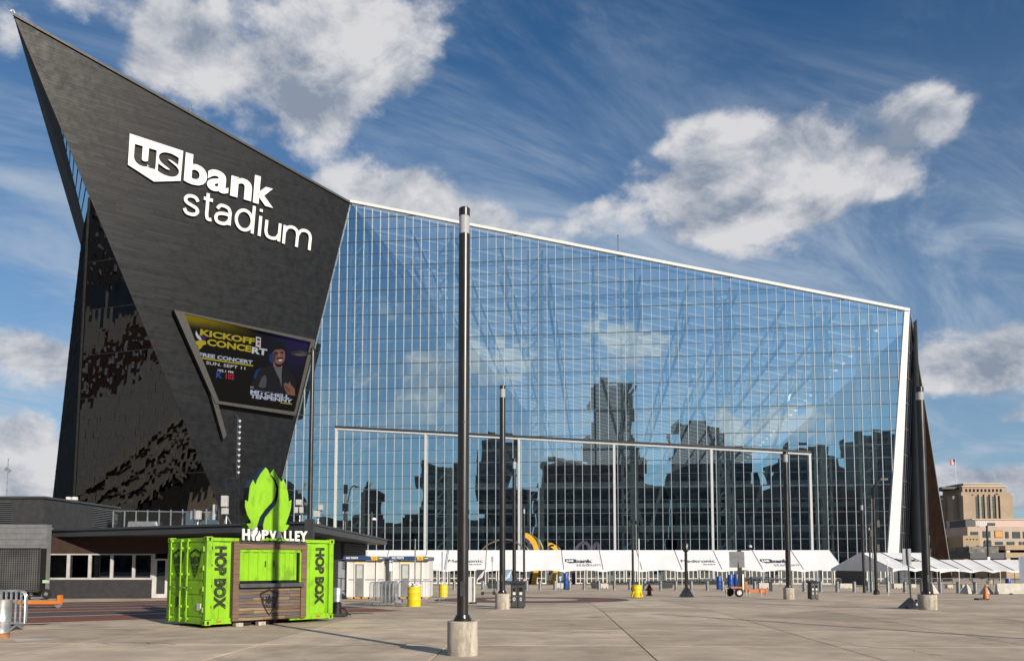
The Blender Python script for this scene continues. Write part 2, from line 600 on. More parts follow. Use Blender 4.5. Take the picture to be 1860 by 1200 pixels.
# stripes of coloured paving that run towards the medallion
m_red = M('red_pavers', (0.20, 0.075, 0.05), 0.85, var=0.25, scale=5, bump=0.3)
m_gry = M('dark_pavers', (0.10, 0.075, 0.07), 0.85, var=0.25, scale=5, bump=0.3)
m_buff = M('buff_pavers', (0.50, 0.40, 0.31), 0.85, var=0.12, scale=5, bump=0.3)
def stripes():
    d = Vector((0.845, 0.535)).normalized()
    n = Vector((-d.y, d.x))
    o = Vector((-14.9, 25.3))
    off = 0.0
    seq = [('buff', .5), ('red', 3.1), ('buff', .3), ('gry', 3.1), ('buff', .3), ('red', 3.0), ('buff', .3), ('gry', 3.0), ('buff', .3), ('red', 3.0), ('buff', .3), ('gry', 2.6)]
    for k, (c, w) in enumerate(seq):
        a, b = o + n * off, o + n * (off + w)
        mb = MB()
        L0, L1 = -26.0, 13.0
        m = 14
        vs, fs = [], []
        for i in range(m + 1):
            t = L0 + (L1 - L0) * i / m
            for p in (a, b):
                q = p + d * t
                vs.append((q.x, q.y, gz(q.y) + 0.004))
        for i in range(m):
            fs.append((2 * i, 2 * i + 2, 2 * i + 3, 2 * i + 1))
        mb.add(vs, fs)
        o_ = struct('paving_stripe', mb, {'buff': m_buff, 'red': m_red, 'gry': m_gry}[c], fix=False)
        off += w
    # round medallion
    c = gnd(966, 1088.5)
    rings = [(0.0, 2.7, m_buff, .010), (2.7, 3.4, m_gry, .010), (3.4, 4.7, m_red, .010), (4.7, 5.6, m_gry, .010)]
    for r0, r1, mt, dz in rings:
        mb = MB()
        N = 48
        if r0 == 0:
            mb.poly([(c.x + r1 * math.cos(2 * math.pi * i / N), c.y + r1 * math.sin(2 * math.pi * i / N), gz(c.y + r1 * math.sin(2 * math.pi * i / N)) + dz) for i in range(N)])
        else:
            vs = []
            for i in range(N):
                t = 2 * math.pi * i / N
                for r in (r0, r1):
                    y = c.y + r * math.sin(t)
                    vs.append((c.x + r * math.cos(t), y, gz(y) + dz))
            mb.add(vs, [(2 * i, 2 * i + 1, (2 * i + 3) % (2 * N), (2 * i + 2) % (2 * N)) for i in range(N)])
        struct('paving_ring', mb, mt, fix=False)
stripes()
def ground_marks():
    """cracks, saw-cut scars and old orange spray marks"""
    rnd = random.Random(17)
    mk = M('crack_dark', (.10, .085, .07), .95)
    for pts in ([(640, 1172), (720, 1168), (800, 1172)], [(1290, 1118), (1330, 1128), (1350, 1140), (1400, 1150)], [(1160, 1160), (1230, 1163), (1290, 1161)], [(1500, 1160), (1560, 1172), (1640, 1178), (1720, 1192)],
                [(1010, 1150), (1060, 1147), (1120, 1150)], [(150, 1170), (250, 1166), (330, 1170)], [(1560, 1120), (1660, 1126), (1780, 1127)], [(640, 1140), (700, 1136), (760, 1133)]):
        P_ = []
        for i in range(len(pts) - 1):
            for t in range(6):
                t /= 6
                q = gnd(pts[i][0] + (pts[i + 1][0] - pts[i][0]) * t, pts[i][1] + (pts[i + 1][1] - pts[i][1]) * t)
                P_.append((q.x + rnd.gauss(0, .05), q.y + rnd.gauss(0, .09)))
        vs, fs = [], []
        for i, (x, y) in enumerate(P_):
            w = .010 + .016 * rnd.random()
            vs += [(x - .3 * w, y - w, gz(y) + .003), (x + .3 * w, y + w, gz(y) + .003)]
        for i in range(len(P_) - 1):
            fs.append((2 * i, 2 * i + 2, 2 * i + 3, 2 * i + 1))
        struct('crack', MB().add(vs, fs), mk, fix=False)
    mo = M('faded_orange_spray', (.42, .20, .11), .9, col2=(.40, .33, .26), c2amt=.8, c2scale=6)
    for x, y in ((1030, 1133), (1045, 1136), (1052, 1134), (1075, 1120), (1085, 1121), (1092, 1119), (970, 1146), (985, 1145)):
        a = gnd(x, y)
        th = rnd.uniform(-.5, .5)
        dx, dy = .28 * math.cos(th), .28 * math.sin(th)
        struct('spray_mark', MB().poly([(a.x - dx, a.y - dy, gz(a.y) + .004), (a.x + dx, a.y + dy, gz(a.y) + .004), (a.x + dx, a.y + dy + .07, gz(a.y) + .004), (a.x - dx, a.y - dy + .07, gz(a.y) + .004)]), mo, fix=False)
ground_marks()

# asphalt street beyond the prow on the left
struct('street', MB().poly([(-330, 20, -.006 + gz(20)), (-74, 20, -.006 + gz(20)), (-74, 31.5, -.006), (-330, 31.5, -.006)]).poly([(-330, 31.5, -.006), (-74, 31.5, -.006), (-74, 152, gz(152) - .006), (-330, 152, gz(152) - .006)])
       .poly([(-330, 152, gz(152) - .006), (-74, 152, gz(152) - .006), (-74, 420, gz(152) - .006), (-330, 420, gz(152) - .006)]), M('asphalt', (.045, .044, .043), .9, var=.3, scale=.5), fix=False)
# ------------------------------------------------------------------ stadium: the planes of its faces
FP0 = Vector((0, 144.5, 0))
FA = Vector((0.9947, -0.1028, 0)).normalized()           # along the glass, to the right
FN = Vector((-0.1028, -0.9947, 0)).normalized()          # out of the glass, to the plaza
FI = -FN
def fac(x, y):
    return onplane(x, y, FP0, FN)
def sz(p):
    return ((p - FP0).dot(FA), p.z)
def P(s, z, t=0.0):
    """point by distance along the glass, height, depth behind the glass"""
    q = FP0 + FA * s + FI * t
    return Vector((q.x, q.y, z))
G0 = gz(150)
tr_, eb = fac(637, 369), fac(514, 866)
k = (eb.z - G0) / (tr_.z - eb.z)
ebg = eb + (eb - tr_) * k                                  # foot of the slanting left edge
rt = fac(1642, 566)
rb = fac(1612, 1000)
k = (rb.z - G0) / (rt.z - rb.z)
rbg = rb + (rb - rt) * k
# leaning dark wall
AU = Vector((0.780, 0.6257, 0)).normalized()
AN = (tr_ - eb).cross(AU).normalized()
if AN.y > 0:
    AN = -AN
AV = AN.cross(AU).normalized()
if AV.z < 0:
    AV = -AV
def pan(x, y):
    return onplane(x, y, tr_, AN)
def uv(x, y):
    q = pan(x, y) - tr_
    return (q.dot(AU), q.dot(AV))
def PA(u, v, w=0.0):
    return tr_ + AU * u + AV * v + AN * w
tip = pan(24, 27)
apex = pan(163, 359)
blp = pan(402, 928)
k = (blp.z - G0) / (apex.z - blp.z)
blg = blp + (blp - apex) * k
stadium = thing('stadium', 'huge stadium with leaning black metal prow and sloping glass front', 'stadium', (0, 150, G0))
stadium.location = (0, 0, 0)
print('tip', tip, 'R', tr_, 'apex', apex, 'bl', blp, 'eb', ebg, 'rt', rt, 'AN', AN)

m_zinc = M('dark_zinc_siding', (0.0042, 0.0056, 0.0086), 0.42, 0.0, var=0.25, scale=0.9, spec=0.18, bump=0.12, bscale=3, col2=(0.0075, 0.0085, 0.0105), c2amt=0.3, c2scale=0.12)
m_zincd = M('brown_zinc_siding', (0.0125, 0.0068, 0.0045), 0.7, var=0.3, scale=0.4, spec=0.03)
m_under = M('grey_soffit_metal', (0.04, 0.05, 0.065), 0.5, var=0.2, scale=0.3, spec=.25)

def siding(poly3, o, U, V, W, row, lens, amp, seed, skip=None):
    """courses of overlapping metal panels on a flat face, all real relief; returns the builder"""
    rnd = random.Random(seed)
    P2 = [((p - o).dot(U), (p - o).dot(V)) for p in poly3]
    hp = half_planes(P2)
    v0, v1 = min(p[1] for p in P2), max(p[1] for p in P2)
    u0, u1 = min(p[0] for p in P2), max(p[0] for p in P2)
    mb = MB()
    v = v0
    while v < v1:
        u = u0 - rnd.random() * lens
        while u < u1:
            L = lens * (0.7 + 0.7 * rnd.random())
            q = clip_all([(u, v), (u + L, v), (u + L, v + row), (u, v + row)], hp)
            if len(q) >= 3:
                du, dv, bs = rnd.uniform(-amp, amp) * .5, rnd.uniform(0.3, 1.1) * amp, rnd.uniform(0, amp) * .6
                front = [o + U * a + V * b + W * (0.03 + bs + du * (a - u) / L + dv * (1 - (b - v) / row)) for a, b in q]
                back = [o + U * a + V * b for a, b in q]
                k = len(q)
                mb.add(front + back, [tuple(range(k))] + [(i, k + i, k + (i + 1) % k, (i + 1) % k) for i in range(k)])
            u += L
        v += row
    return mb
def face_frame(p, q, r, outward):
    """frame for a face through three points: U level along it, V up, W out"""
    n = (q - p).cross(r - p).normalized()
    if n.dot(outward) < 0:
        n = -n
    U = Vector((0, 0, 1)).cross(n)
    U = U.normalized() if U.length > 1e-3 else Vector((1, 0, 0))
    V = n.cross(U).normalized()
    if V.z < 0:
        U, V = -U, -V
    return U, V, n

def prow():
    # solid core a little behind the courses
    back = FI * 60
    mb = MB()
    mb.poly([tip, tr_, ebg, blg])
    core = [p - AN * 0.05 for p in (tip, tr_, ebg, blg)]
    o = MB().poly(core).build('wall_backing', m_hole, stadium, fix=False)
    s = siding([tip, tr_, ebg, blg], tr_, AU, AV, AN, 0.42, 3.6, 0.024, 11).build('siding', m_zinc, stadium, fix=True)
    s['kind'] = 'stuff'
    # coping along the sloping top edge, and the white line down the joint with the glass
    d = (tr_ - tip).normalized()
    MB().beam(tip + AN * .1, tr_ + AN * .1, 0.35, 0.45, AN).build('coping', m_dark, stadium)
    MB().beam(tr_ + FN * .14, ebg + FN * .14, 0.09, 0.14, FN).build('corner_trim', m_steel, stadium)
    # left side faces
    dl = at(135, 905, 152)
    kk = (dl.z - G0) / (apex.z - dl.z)
    dlg = dl + (dl - apex) * kk
    cl = at(96, 905, 178)
    Wq = (dlg - apex).cross(cl - apex).normalized()
    ct = onplane(147, 448, apex, Wq)
    kk = (cl.z - G0) / (ct.z - cl.z)
    clg = cl + (cl - ct) * kk
    notch = onplane(153, 405, apex, Wq)
    up = pan(98, 183)
    # B: triangle of dark glass
    U, V, W = face_frame(apex, blg, dlg, Vector((-.4, -1, 0)))
    glassy(apex, blg, dlg, U, V, W)
    # C: brown wall in shade, left of the glass
    Uc, Vc, Wc = face_frame(apex, dlg, clg, Vector((-1, -.2, 0)))
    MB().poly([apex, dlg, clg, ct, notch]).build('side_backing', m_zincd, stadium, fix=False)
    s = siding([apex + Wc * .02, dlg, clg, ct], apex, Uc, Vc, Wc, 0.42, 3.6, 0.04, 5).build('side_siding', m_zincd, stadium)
    s['kind'] = 'stuff'
    # D: underside of the beak
    MB().poly([tip, up, notch, ct]).build('beak_underside', m_under, stadium, fix=False)
    dd = (ct - tip)
    mb = MB()
    for i in range(1, 14):
        t = i / 14
        a = up.lerp(notch, t) if t > .0 else up
        mb.beam(tip.lerp(ct, t), tip.lerp(up, min(1, t * 2.2)) if t < .45 else up.lerp(notch, (t - .45) / .55), 0.04, 0.05, AN)
    MB().poly([up, apex, notch]).build('slot_glass', m_slot, stadium, fix=False)
    mb = MB()
    for i in range(1, 9):
        t = i / 9
        mb.beam(up.lerp(apex, t) - AU * .02, notch.lerp(up, (1 - t) * .9), 0.08, 0.12, AN)
    mb.build('slot_mullions', m_dark, stadium)
    # top and back of the prow, closing the volume
    bk = P(-2, 40, 70)
    MB().poly([tip, ct, bk, tr_]).build('prow_roof', m_zincd, stadium, fix=False)
    MB().poly([ct, clg, Vector((bk.x - 40, bk.y + 20, G0)), bk]).build('prow_rear', m_zincd, stadium, fix=False)
    MB().poly([tr_, bk, P(-2, G0, 70), ebg]).build('prow_inner_wall', M('inner_wall', (.16, .17, .18), .8), stadium, fix=False)
    return dict(dlg=dlg, clg=clg, B=(apex, blg, dlg, W))

m_slot = glass_mat('slot_glass', 0.38, (.05, .06, .08), refl_col=(.45, .65, .9))
m_bglass = glass_mat('smoked_glass', 0.20, (.012, .012, .013), rough=0.015, wave=0.03, wscale=0.35, refl_col=(.72, .74, .78), fres=.45)
def glassy(a, b, c, U, V, W):
    """the leaning triangle of smoked glass: narrow panes, each a little out of true"""
    rnd = random.Random(21)
    o = a
    P2 = [((p - o).dot(U), (p - o).dot(V)) for p in (a, b, c)]
    hp = half_planes(P2)
    # panes follow the lean of the left edge
    le = (P2[2][0] - P2[0][0]) / (P2[2][1] - P2[0][1])
    v0 = min(p[1] for p in P2)
    u0, u1 = min(p[0] for p in P2), max(p[0] for p in P2)
    glass, bars = MB(), MB()
    w, h = 0.62, 3.6
    tilt = -0.55
    us = u0 - 60
    while us < u1 + 60:
        v = v0
        r = 0
        while v < 0:
            def sk(uu, vv):
                return uu + tilt * (vv - v0) * -1
            q = [(sk(us, v), v), (sk(us + w, v), v), (sk(us + w, v + h), v + h), (sk(us, v + h), v + h)]
            q = clip_all(q, hp)
            if len(q) >= 3:
                ax, ay = rnd.gauss(0, .022), rnd.gauss(0, .010)
                cu = sum(p[0] for p in q) / len(q)
                cv = sum(p[1] for p in q) / len(q)
                pts = [o + U * p[0] + V * p[1] + W * (ax * (p[0] - cu) + ay * (p[1] - cv) + .02) for p in q]
                glass.poly(pts)
            v += h
        # bar along the pane edge
        us += w
    g = glass.build('dark_panes', m_bglass, stadium, fix=False)
    g['kind'] = 'stuff'
    MB().poly([a - W * .5, b - W * .5, c - W * .5]).build('dark_glass_backing', m_hole, stadium, fix=False)
    # level rails, each its own piece
    v = v0 + h * 2
    while v < -3:
        q = clip_all([(u0 - 5, v), (u1 + 5, v), (u1 + 5, v + .1), (u0 - 5, v + .1)], hp)
        if len(q) >= 3:
            us_ = [p[0] for p in q]
            MB().beam(o + U * min(us_) + V * v + W * .06, o + U * max(us_) + V * v + W * .06, 0.08, 0.10, W).build('glass_rail', m_dark, stadium)
        v += h * 2
    MB().beam(a + W * .1, c + W * .1, 0.25, 0.3, W).build('edge_trim', m_dark, stadium)
prow_pts = prow()

# ------------------------------------------------------------------ stadium: the glass front
m_fglass = glass_mat('coated_glass', 0.60, (0.88, 0.95, 0.94), rough=0.0, wave=0.012, wscale=0.33, refl_col=(.74, .93, 1.0), fres=.35)
m_truss = M('pale_steelwork', (0.80, 0.86, 0.84), 0.5, var=0.05)
def facade():
    poly = [sz(tr_), sz(rt), sz(rbg), sz(ebg)]
    hp = half_planes(poly)
    rnd = random.Random(4)
    W_, H_ = 1.524, 2.27
    s_post = [sz(fac(x, 1000))[0] for x in (608, 772, 943, 1117, 1295, 1475)]
    s0 = s_post[0] - W_ * 40
    zb = G0
    rows = [zb + 3.2 + H_ * i for i in range(-1, 31)]
    rows[0] = zb
    cells = []
    for i in range(0, 120):
        for j in range(len(rows) - 1):
            a, b = s0 + i * W_, s0 + (i + 1) * W_
            q = clip_all([(a + .02, rows[j] + .02), (b - .02, rows[j] + .02), (b - .02, rows[j + 1] - .02), (a + .02, rows[j + 1] - .02)], hp)
            if len(q) >= 3:
                cells.append((a, rows[j], q))
    # the panes that show largest: the near, right-hand half of the open glass above the door heads
    def rank(c):
        full = 1 if len(c[2]) == 4 and abs(c[2][0][0] - c[2][1][0]) > 1 else 0
        return -(full * 10 + (c[1] > 12) * 5 + c[0] * .01)
    order = sorted(range(len(cells)), key=lambda i: rank(cells[i]))
    big = set(order[:300])
    rest = MB()
    for i, (a, b, q) in enumerate(cells):
        ax, ay = rnd.gauss(0, .0022), rnd.gauss(0, .0030)
        cs, cz = sum(p[0] for p in q) / len(q), sum(p[1] for p in q) / len(q)
        pts = [P(s, z, ax * (s - cs) + ay * (z - cz)) for s, z in q]
        if i in big:
            MB().poly(pts).build('glass_pane', m_fglass, stadium, fix=False)
        else:
            rest.poly(pts)
    rest.build('glass_panes', m_fglass, stadium, fix=False)['kind'] = 'stuff'
    # mullions
    m_mul2 = M('mullion_silver', (.40, .44, .49), .4, .2, var=.05)
    for i in range(0, 120):
        s = s0 + i * W_
        q = clip_all([(s - .001, -50), (s + .001, -50), (s + .001, 100), (s - .001, 100)], hp)
        if len(q) >= 3:
            z0, z1 = min(p[1] for p in q), max(p[1] for p in q)
            if z1 - z0 > 0.6:
                MB().beam(P(s, z0, -.09), P(s, z1, -.09), 0.075, 0.12, FN).build('mullion', m_mul2, stadium)
    m_tran = M('transom_metal', (0.05, 0.065, 0.08), 0.5, 0.0, spec=.2)
    for j, z in enumerate(rows[1:]):
        q = clip_all([(-200, z - .001), (200, z - .001), (200, z + .001), (-200, z + .001)], hp)
        if len(q) >= 3:
            a, b = min(p[0] for p in q), max(p[0] for p in q)
            if b - a > 1:
                hgt = 0.11 if j % 2 == 0 else 0.05
                MB().beam(P(a, z, -.03), P(b, z, -.03), hgt, 0.07, FN).build('transom', m_tran, stadium)
    # white edge down the right and along the top
    top_r = fac(1651, 566)
    bot_r = fac(1632, 1000)
    kk = (bot_r.z - G0) / (top_r.z - bot_r.z)
    bot_rg = bot_r + (bot_r - top_r) * kk
    MB().prism([rt + FN * .3, top_r + FN * .3, bot_rg + FN * .3, rbg + FN * .3], FI * .8).build('white_edge', m_wedge, stadium)
    rows_ = MB()
    MB().beam(tr_ + FN * .1 + Vector((0, 0, .25)), top_r + FN * .1 + Vector((0, 0, .22)), 0.7, 0.46, (0, 0, 1)).build('roof_edge', m_wedge, stadium)
    # the five giant doors: posts and the sloping head
    hl, hr = fac(608, 779), fac(1475, 825)
    (sl, zl), (sr, zr) = sz(hl), sz(hr)
    m_dpost = M('door_frame_grey', (.46, .47, .47), .45, var=.05)
    for s in s_post:
        z = zl + (zr - zl) * (s - sl) / (sr - sl)
        MB().beam(P(s, G0, -.2), P(s, z, -.2), 0.40, 0.30, FN).build('door_post', m_dpost, stadium, bev=.03)
    MB().beam(P(s_post[0] - .25, zl, -.22), P(s_post[-1] + .25, zr, -.22), 0.30, 0.26, (0, 0, 1)).build('door_head', m_dpost, stadium)
    MB().beam(P(s_post[0] - .25, zl + .42, -.16), P(s_post[-1] + .25, zr + .42, -.16), 0.22, 0.34, (0, 0, 1)).build('door_gasket', m_dark, stadium)
    return s_post, (sl, zl, sr, zr), top_r, bot_rg
m_wedge = M('white_metal_panel', (0.70, 0.69, 0.67), 0.45, var=0.03)
s_post, head, top_r, bot_rg = facade()

def returns():
    """dark return wall right of the white edge: smoked glass, then a wedge of siding"""
    far = at(1694, 1012, 163)
    tp = top_r + Vector((.1, .3, 0))
    bt = bot_rg + Vector((.1, .3, 0))
    farg = far.copy(); farg.z = G0
    U, V, W = face_frame(tp, bt, farg, Vector((.3, -1, 0)))
    o = tp
    P2 = [((p - o).dot(U), (p - o).dot(V)) for p in (tp, bt, farg)]
    hp = half_planes(P2)
    rnd = random.Random(8)
    mg = MB()
    u0, u1 = min(p[0] for p in P2), max(p[0] for p in P2)
    v0 = min(p[1] for p in P2)
    w, h = 1.5, 4.4
    u = u0
    while u < u1:
        v = v0
        while v < 0:
            q = clip_all([(u, v), (u + w, v), (u + w, v + h), (u, v + h)], hp)
            if len(q) >= 3:
                ax = rnd.gauss(0, .003)
                cu = sum(p[0] for p in q) / len(q)
                mg.poly([o + U * p[0] + V * p[1] + W * (ax * (p[0] - cu)) for p in q])
            v += h
        q = clip_all([(u, -200), (u + .01, -200), (u + .01, 10), (u, 10)], hp)
        if len(q) >= 3:
            MB().beam(o + U * u + V * min(p[1] for p in q) + W * .06, o + U * u + V * max(p[1] for p in q) + W * .06, .12, .08, W).build('return_mullion', m_steel, stadium)
        u += w
    mg.build('return_panes', m_bglass, stadium, fix=False)['kind'] = 'stuff'
    v = v0 + h
    while v < -2:
        q = clip_all([(u0, v), (u1, v), (u1, v + .05), (u0, v + .05)], hp)
        if len(q) >= 3:
            MB().beam(o + U * min(p[0] for p in q) + V * v + W * .05, o + U * max(p[0] for p in q) + V * v + W * .05, .1, .06, W).build('return_rail', m_steel, stadium)
        v += h
    MB().poly([tp - W * .4, bt - W * .4, farg - W * .4]).build('return_backing', m_hole, stadium, fix=False)
    end = at(1727, 1012, 170)
    endg = end.copy(); endg.z = G0
    tp2 = at(1653, 572, tp.y + .1)
    Us, Vs, Ws = face_frame(tp2, farg, endg, Vector((1, -1, 0)))
    MB().poly([tp2, farg, endg]).build('return_wall_backing', m_zincd, stadium, fix=False)
    siding([tp2, farg, endg], tp2, Us, Vs, Ws, .42, 3.6, .04, 9).build('return_siding', m_zincd, stadium)['kind'] = 'stuff'
    MB().beam(tp2 + Ws * .1, endg + Ws * .1, .25, .25, Ws).build('return_trim', m_steel, stadium)
    return end
returns()

def interior():
    sR, zR = sz(tr_)
    sT, zT = sz(rt)
    def zt(s):
        return zR + (zT - zR) * (s - sR) / (sT - sR)
    L, Rr = sz(ebg)[0] + 4, sT - 1
    DEP = 230
    m_in = M('inner_concrete', (.22, .235, .25), .8, var=.1, scale=.2)
    m_film = bpy.data.materials.new('roof_film'); m_film.use_nodes = True
    nt = m_film.node_tree
    new, link, val, math_, vec, noise, smooth, mix = nodes_of(nt)
    nt.nodes.remove(nt.nodes['Principled BSDF'])
    tl = new('ShaderNodeBsdfTranslucent'); tl.inputs[0].default_value = (.34, .38, .42, 1)
    tp = new('ShaderNodeBsdfTransparent'); tp.inputs[0].default_value = (.58, .63, .68, 1)
    ms = new('ShaderNodeMixShader'); ms.inputs[0].default_value = .55
    link(tp.outputs[0], ms.inputs[1]); link(tl.outputs[0], ms.inputs[2])
    link(ms.outputs[0], nt.nodes['Material Output'].inputs[0])
    sag = .05
    MB().poly([P(sR + 1, zt(sR + 1) - .4, .6), P(Rr, zt(Rr) - .4, .6), P(Rr, zt(Rr) - .4 - sag * DEP, DEP), P(sR + 1, zt(sR + 1) - .4 - sag * DEP, DEP)]).build('roof_film', m_film, stadium, fix=False)
    # purlins under the roof, parallel to the front
    mb_n = 0
    for i in range(1, 44):
        t = 2 + i * 5.1
        a, b = sR + 2, Rr - 1
        MB().beam(P(a, zt(a) - 1.4 - sag * t, t), P(b, zt(b) - 1.4 - sag * t, t), .35, .5).build('purlin', m_truss, stadium)
    # deep trusses running back from the front
    for s in [s_post[0] - 4 + 8.38 * i for i in range(0, 13)]:
        if s < sR + 3 or s > Rr - 2:
            continue
        mb = MB()
        z = zt(s)
        dp = 6.0
        mb.beam(P(s, z - 1.9, 3), P(s, z - 1.9 - sag * 220, 223), .5, .5)
        mb.beam(P(s, z - 1.9 - dp, 3), P(s, z - 1.9 - dp - sag * 220, 223), .55, .55)
        for i in range(0, 36):
            t0, t1 = 3 + i * 6.1, 3 + (i + 1) * 6.1
            a, b = (t0, t1)
            if i % 2:
                mb.beam(P(s, z - 1.9 - sag * a, a), P(s, z - 1.9 - dp - sag * b, b), .28, .28)
            else:
                mb.beam(P(s, z - 1.9 - dp - sag * a, a), P(s, z - 1.9 - sag * b, b), .28, .28)
        mb.build('roof_truss', m_truss, stadium)
    # lattice columns behind the posts, carried up to the roof
    for s in s_post + [s_post[0] - 7.5, s_post[-1] + 7.5]:
        s1 = s + 1.5
        z = min(zt(max(s1, sR)), 200) - 1.6
        if s1 < sR:                      # under the slanting edge
            k = (sR - s1) / (sR - sz(ebg)[0])
            z = zR + (G0 - zR) * k - 3
        if z < 6:
            continue
        mb = MB()
        for ds, dt in ((0, 2.2), (2.5, 2.2)):
            mb.beam(P(s1 + ds, G0, dt), P(s1 + ds, z, dt), .42, .42, FN)
        mb.beam(P(s1 + 1.9, G0, 5.0), P(s1 + 1.9, z, 5.0), .95, .95, FN)
        i, zz = 0, G0
        while zz + 3.0 < z:
            mb.beam(P(s1, zz, 2.2), P(s1 + 2.5, zz + 2.6, 2.2), .3, .3)
            mb.beam(P(s1, zz, 2.2), P(s1 + 2.5, zz, 2.2), .22, .22)
            zz += 3.0
        mb.build('lattice_column', m_truss, stadium)
    # wind girders: level ladders behind the glass
    for j in range(1, 9):
        z = G0 + 3.2 + 2.27 * 3 * j
        a = sz(ebg)[0] + (sR - sz(ebg)[0]) * (z - G0) / (zR - G0) + 2
        b = Rr - 3 if z < zT - 2 else sR + (sT - sR) * (zR - z) / (zR - zT) - 2
        if b - a < 4:
            continue
        mb = MB()
        mb.beam(P(a, z, .7), P(b, z, .7), .22, .22)
        mb.beam(P(a, z, 2.0), P(b, z, 2.0), .22, .22)
        n = int((b - a) / 3.05)
        for i in range(n):
            p, q = a + (b - a) * i / n, a + (b - a) * (i + 1) / n
            mb.beam(P(p, z, .7 if i % 2 else 2.0), P(q, z, 2.0 if i % 2 else .7), .14, .14)
        mb.build('wind_girder', m_truss, stadium)
    # big inclined props from floor to roof
    for s in (s_post[0] + 3, s_post[3] + 7, s_post[4] + 10):
        for e in (-1, 1):
            MB().beam(P(s, G0 + 8, 26), P(s + e * 11, zt(max(sR, s + e * 11)) - 8, 30), .55, .55).build('raking_prop', m_truss, stadium)
    # concourse floors with pale fronts and rails, and walls
    for z, t0 in ((G0 + 5.2, 20), (G0 + 10.2, 23), (G0 + 15.2, 26), (G0 + 20.0, 30)):
        mb = MB()
        mb.obox(P((L + Rr) / 2, z, t0 + 25), FA * (Rr - L) / 2, FI * 25, Vector((0, 0, .25)))
        mb.build('concourse_floor', m_in, stadium)
        MB().obox(P((L + Rr) / 2, z + .1, t0 - .15), FA * (Rr - L) / 2, FI * .1, Vector((0, 0, .5))).build('floor_edge', m_truss, stadium)
    MB().poly([P(L - 20, G0 + .05, .3), P(Rr, G0 + .05, .3), P(Rr, G0 + .05, DEP), P(L - 20, G0 + .05, DEP)]).build('inner_floor', m_in, stadium, fix=False)
    MB().poly([P(L - 10, G0, 60), P(Rr + 5, G0, 60), P(Rr + 5, 26, 60), P(L - 10, 26, 60)]).build('bowl_wall', M('bowl_wall', (.06, .065, .08), .8), stadium, fix=False)
    m_seat = M('seat_tiers', (.10, .075, .15), .7, var=.3, scale=1.5)
    MB().poly([P(L, 24, 60), P(Rr, 24, 60), P(Rr, 5, 110), P(L, 5, 110)]).build('seating_tier', m_seat, stadium, fix=False)
    MB().poly([P(L - 10, G0, DEP + 1), P(Rr + 5, G0, DEP + 1), P(Rr + 5, 40, DEP + 1), P(L - 10, 58, DEP + 1)]).build('far_wall', m_in, stadium, fix=False)
    MB().poly([P(Rr + 3.5, G0, 1.2), P(Rr + 3.5, G0, DEP), P(Rr + 3.5, zT - 14, DEP), P(Rr + 3.5, zT - 1, 1.2)]).build('side_wall', m_in, stadium, fix=False)
interior()

# ------------------------------------------------------------------ entrance doors at the foot of the glass
def entrances():
    mdoor = M('entrance_door_white', (.62, .62, .60), .5)
    dg = glass_mat('door_glass', .38, (.10, .12, .14), refl_col=(.8, .9, 1))
    root = stadium
    s = s_post[0] - 2
    fr = gl = None
    i = 0
    while s < s_post[-1] + 14:
        if fr is None:
            fb, gb = MB(), MB()
            for a, b, c, d in ((0, .16, 0, 2.9), (1.5, 1.66, 0, 2.9), (.76, .90, 0, 2.35), (.16, 1.5, 2.35, 2.9), (.16, 1.5, 0, .3)):
                fb.obox(FA * (a + b) / 2 + Vector((0, 0, (c + d) / 2)), FA * (b - a) / 2, FN * .06, Vector((0, 0, (d - c) / 2)))
            fb.obox(FA * .83 + Vector((0, 0, 1.05)), FA * .67, FN * .045, Vector((0, 0, .06)))
            gb.obox(FA * .83 + Vector((0, 0, 1.33)), FA * .67, FN * .02, Vector((0, 0, 1.02)))
            fr, gl = fb.mesh('door_frame', mdoor), gb.mesh('door_pane', dg)
        base = P(s, G0, -.55)
        o = obj('entrance_door', fr, root, base)
        obj('pane', gl, o)
        s += 1.9 if i % 4 != 3 else 2.9
        i += 1
    MB().obox(P((s_post[0] + s_post[-1]) / 2 + 6, G0 + 3.05, -.6), FA * ((s_post[-1] - s_post[0]) / 2 + 9), FN * .25, Vector((0, 0, .13))).build('door_canopy', mdoor, stadium)
entrances()
# ------------------------------------------------------------------ things fixed to the leaning wall: name sign, screen
def framed(name, label, cat, o, U, V, W, group=None):
    t = thing(name, label, cat, o, 0, group)
    t.rotation_euler = Matrix((U, V, W)).transposed().to_euler()
    return t
def solid_text(s, bold, depth):
    me = text_mesh(s, bold, depth)
    bm = bmesh.new()
    bm.from_mesh(me)
    bmesh.ops.remove_doubles(bm, verts=bm.verts, dist=1e-5)
    bmesh.ops.recalc_face_normals(bm, faces=bm.faces)
    bm.to_mesh(me)
    bm.free()
    return me

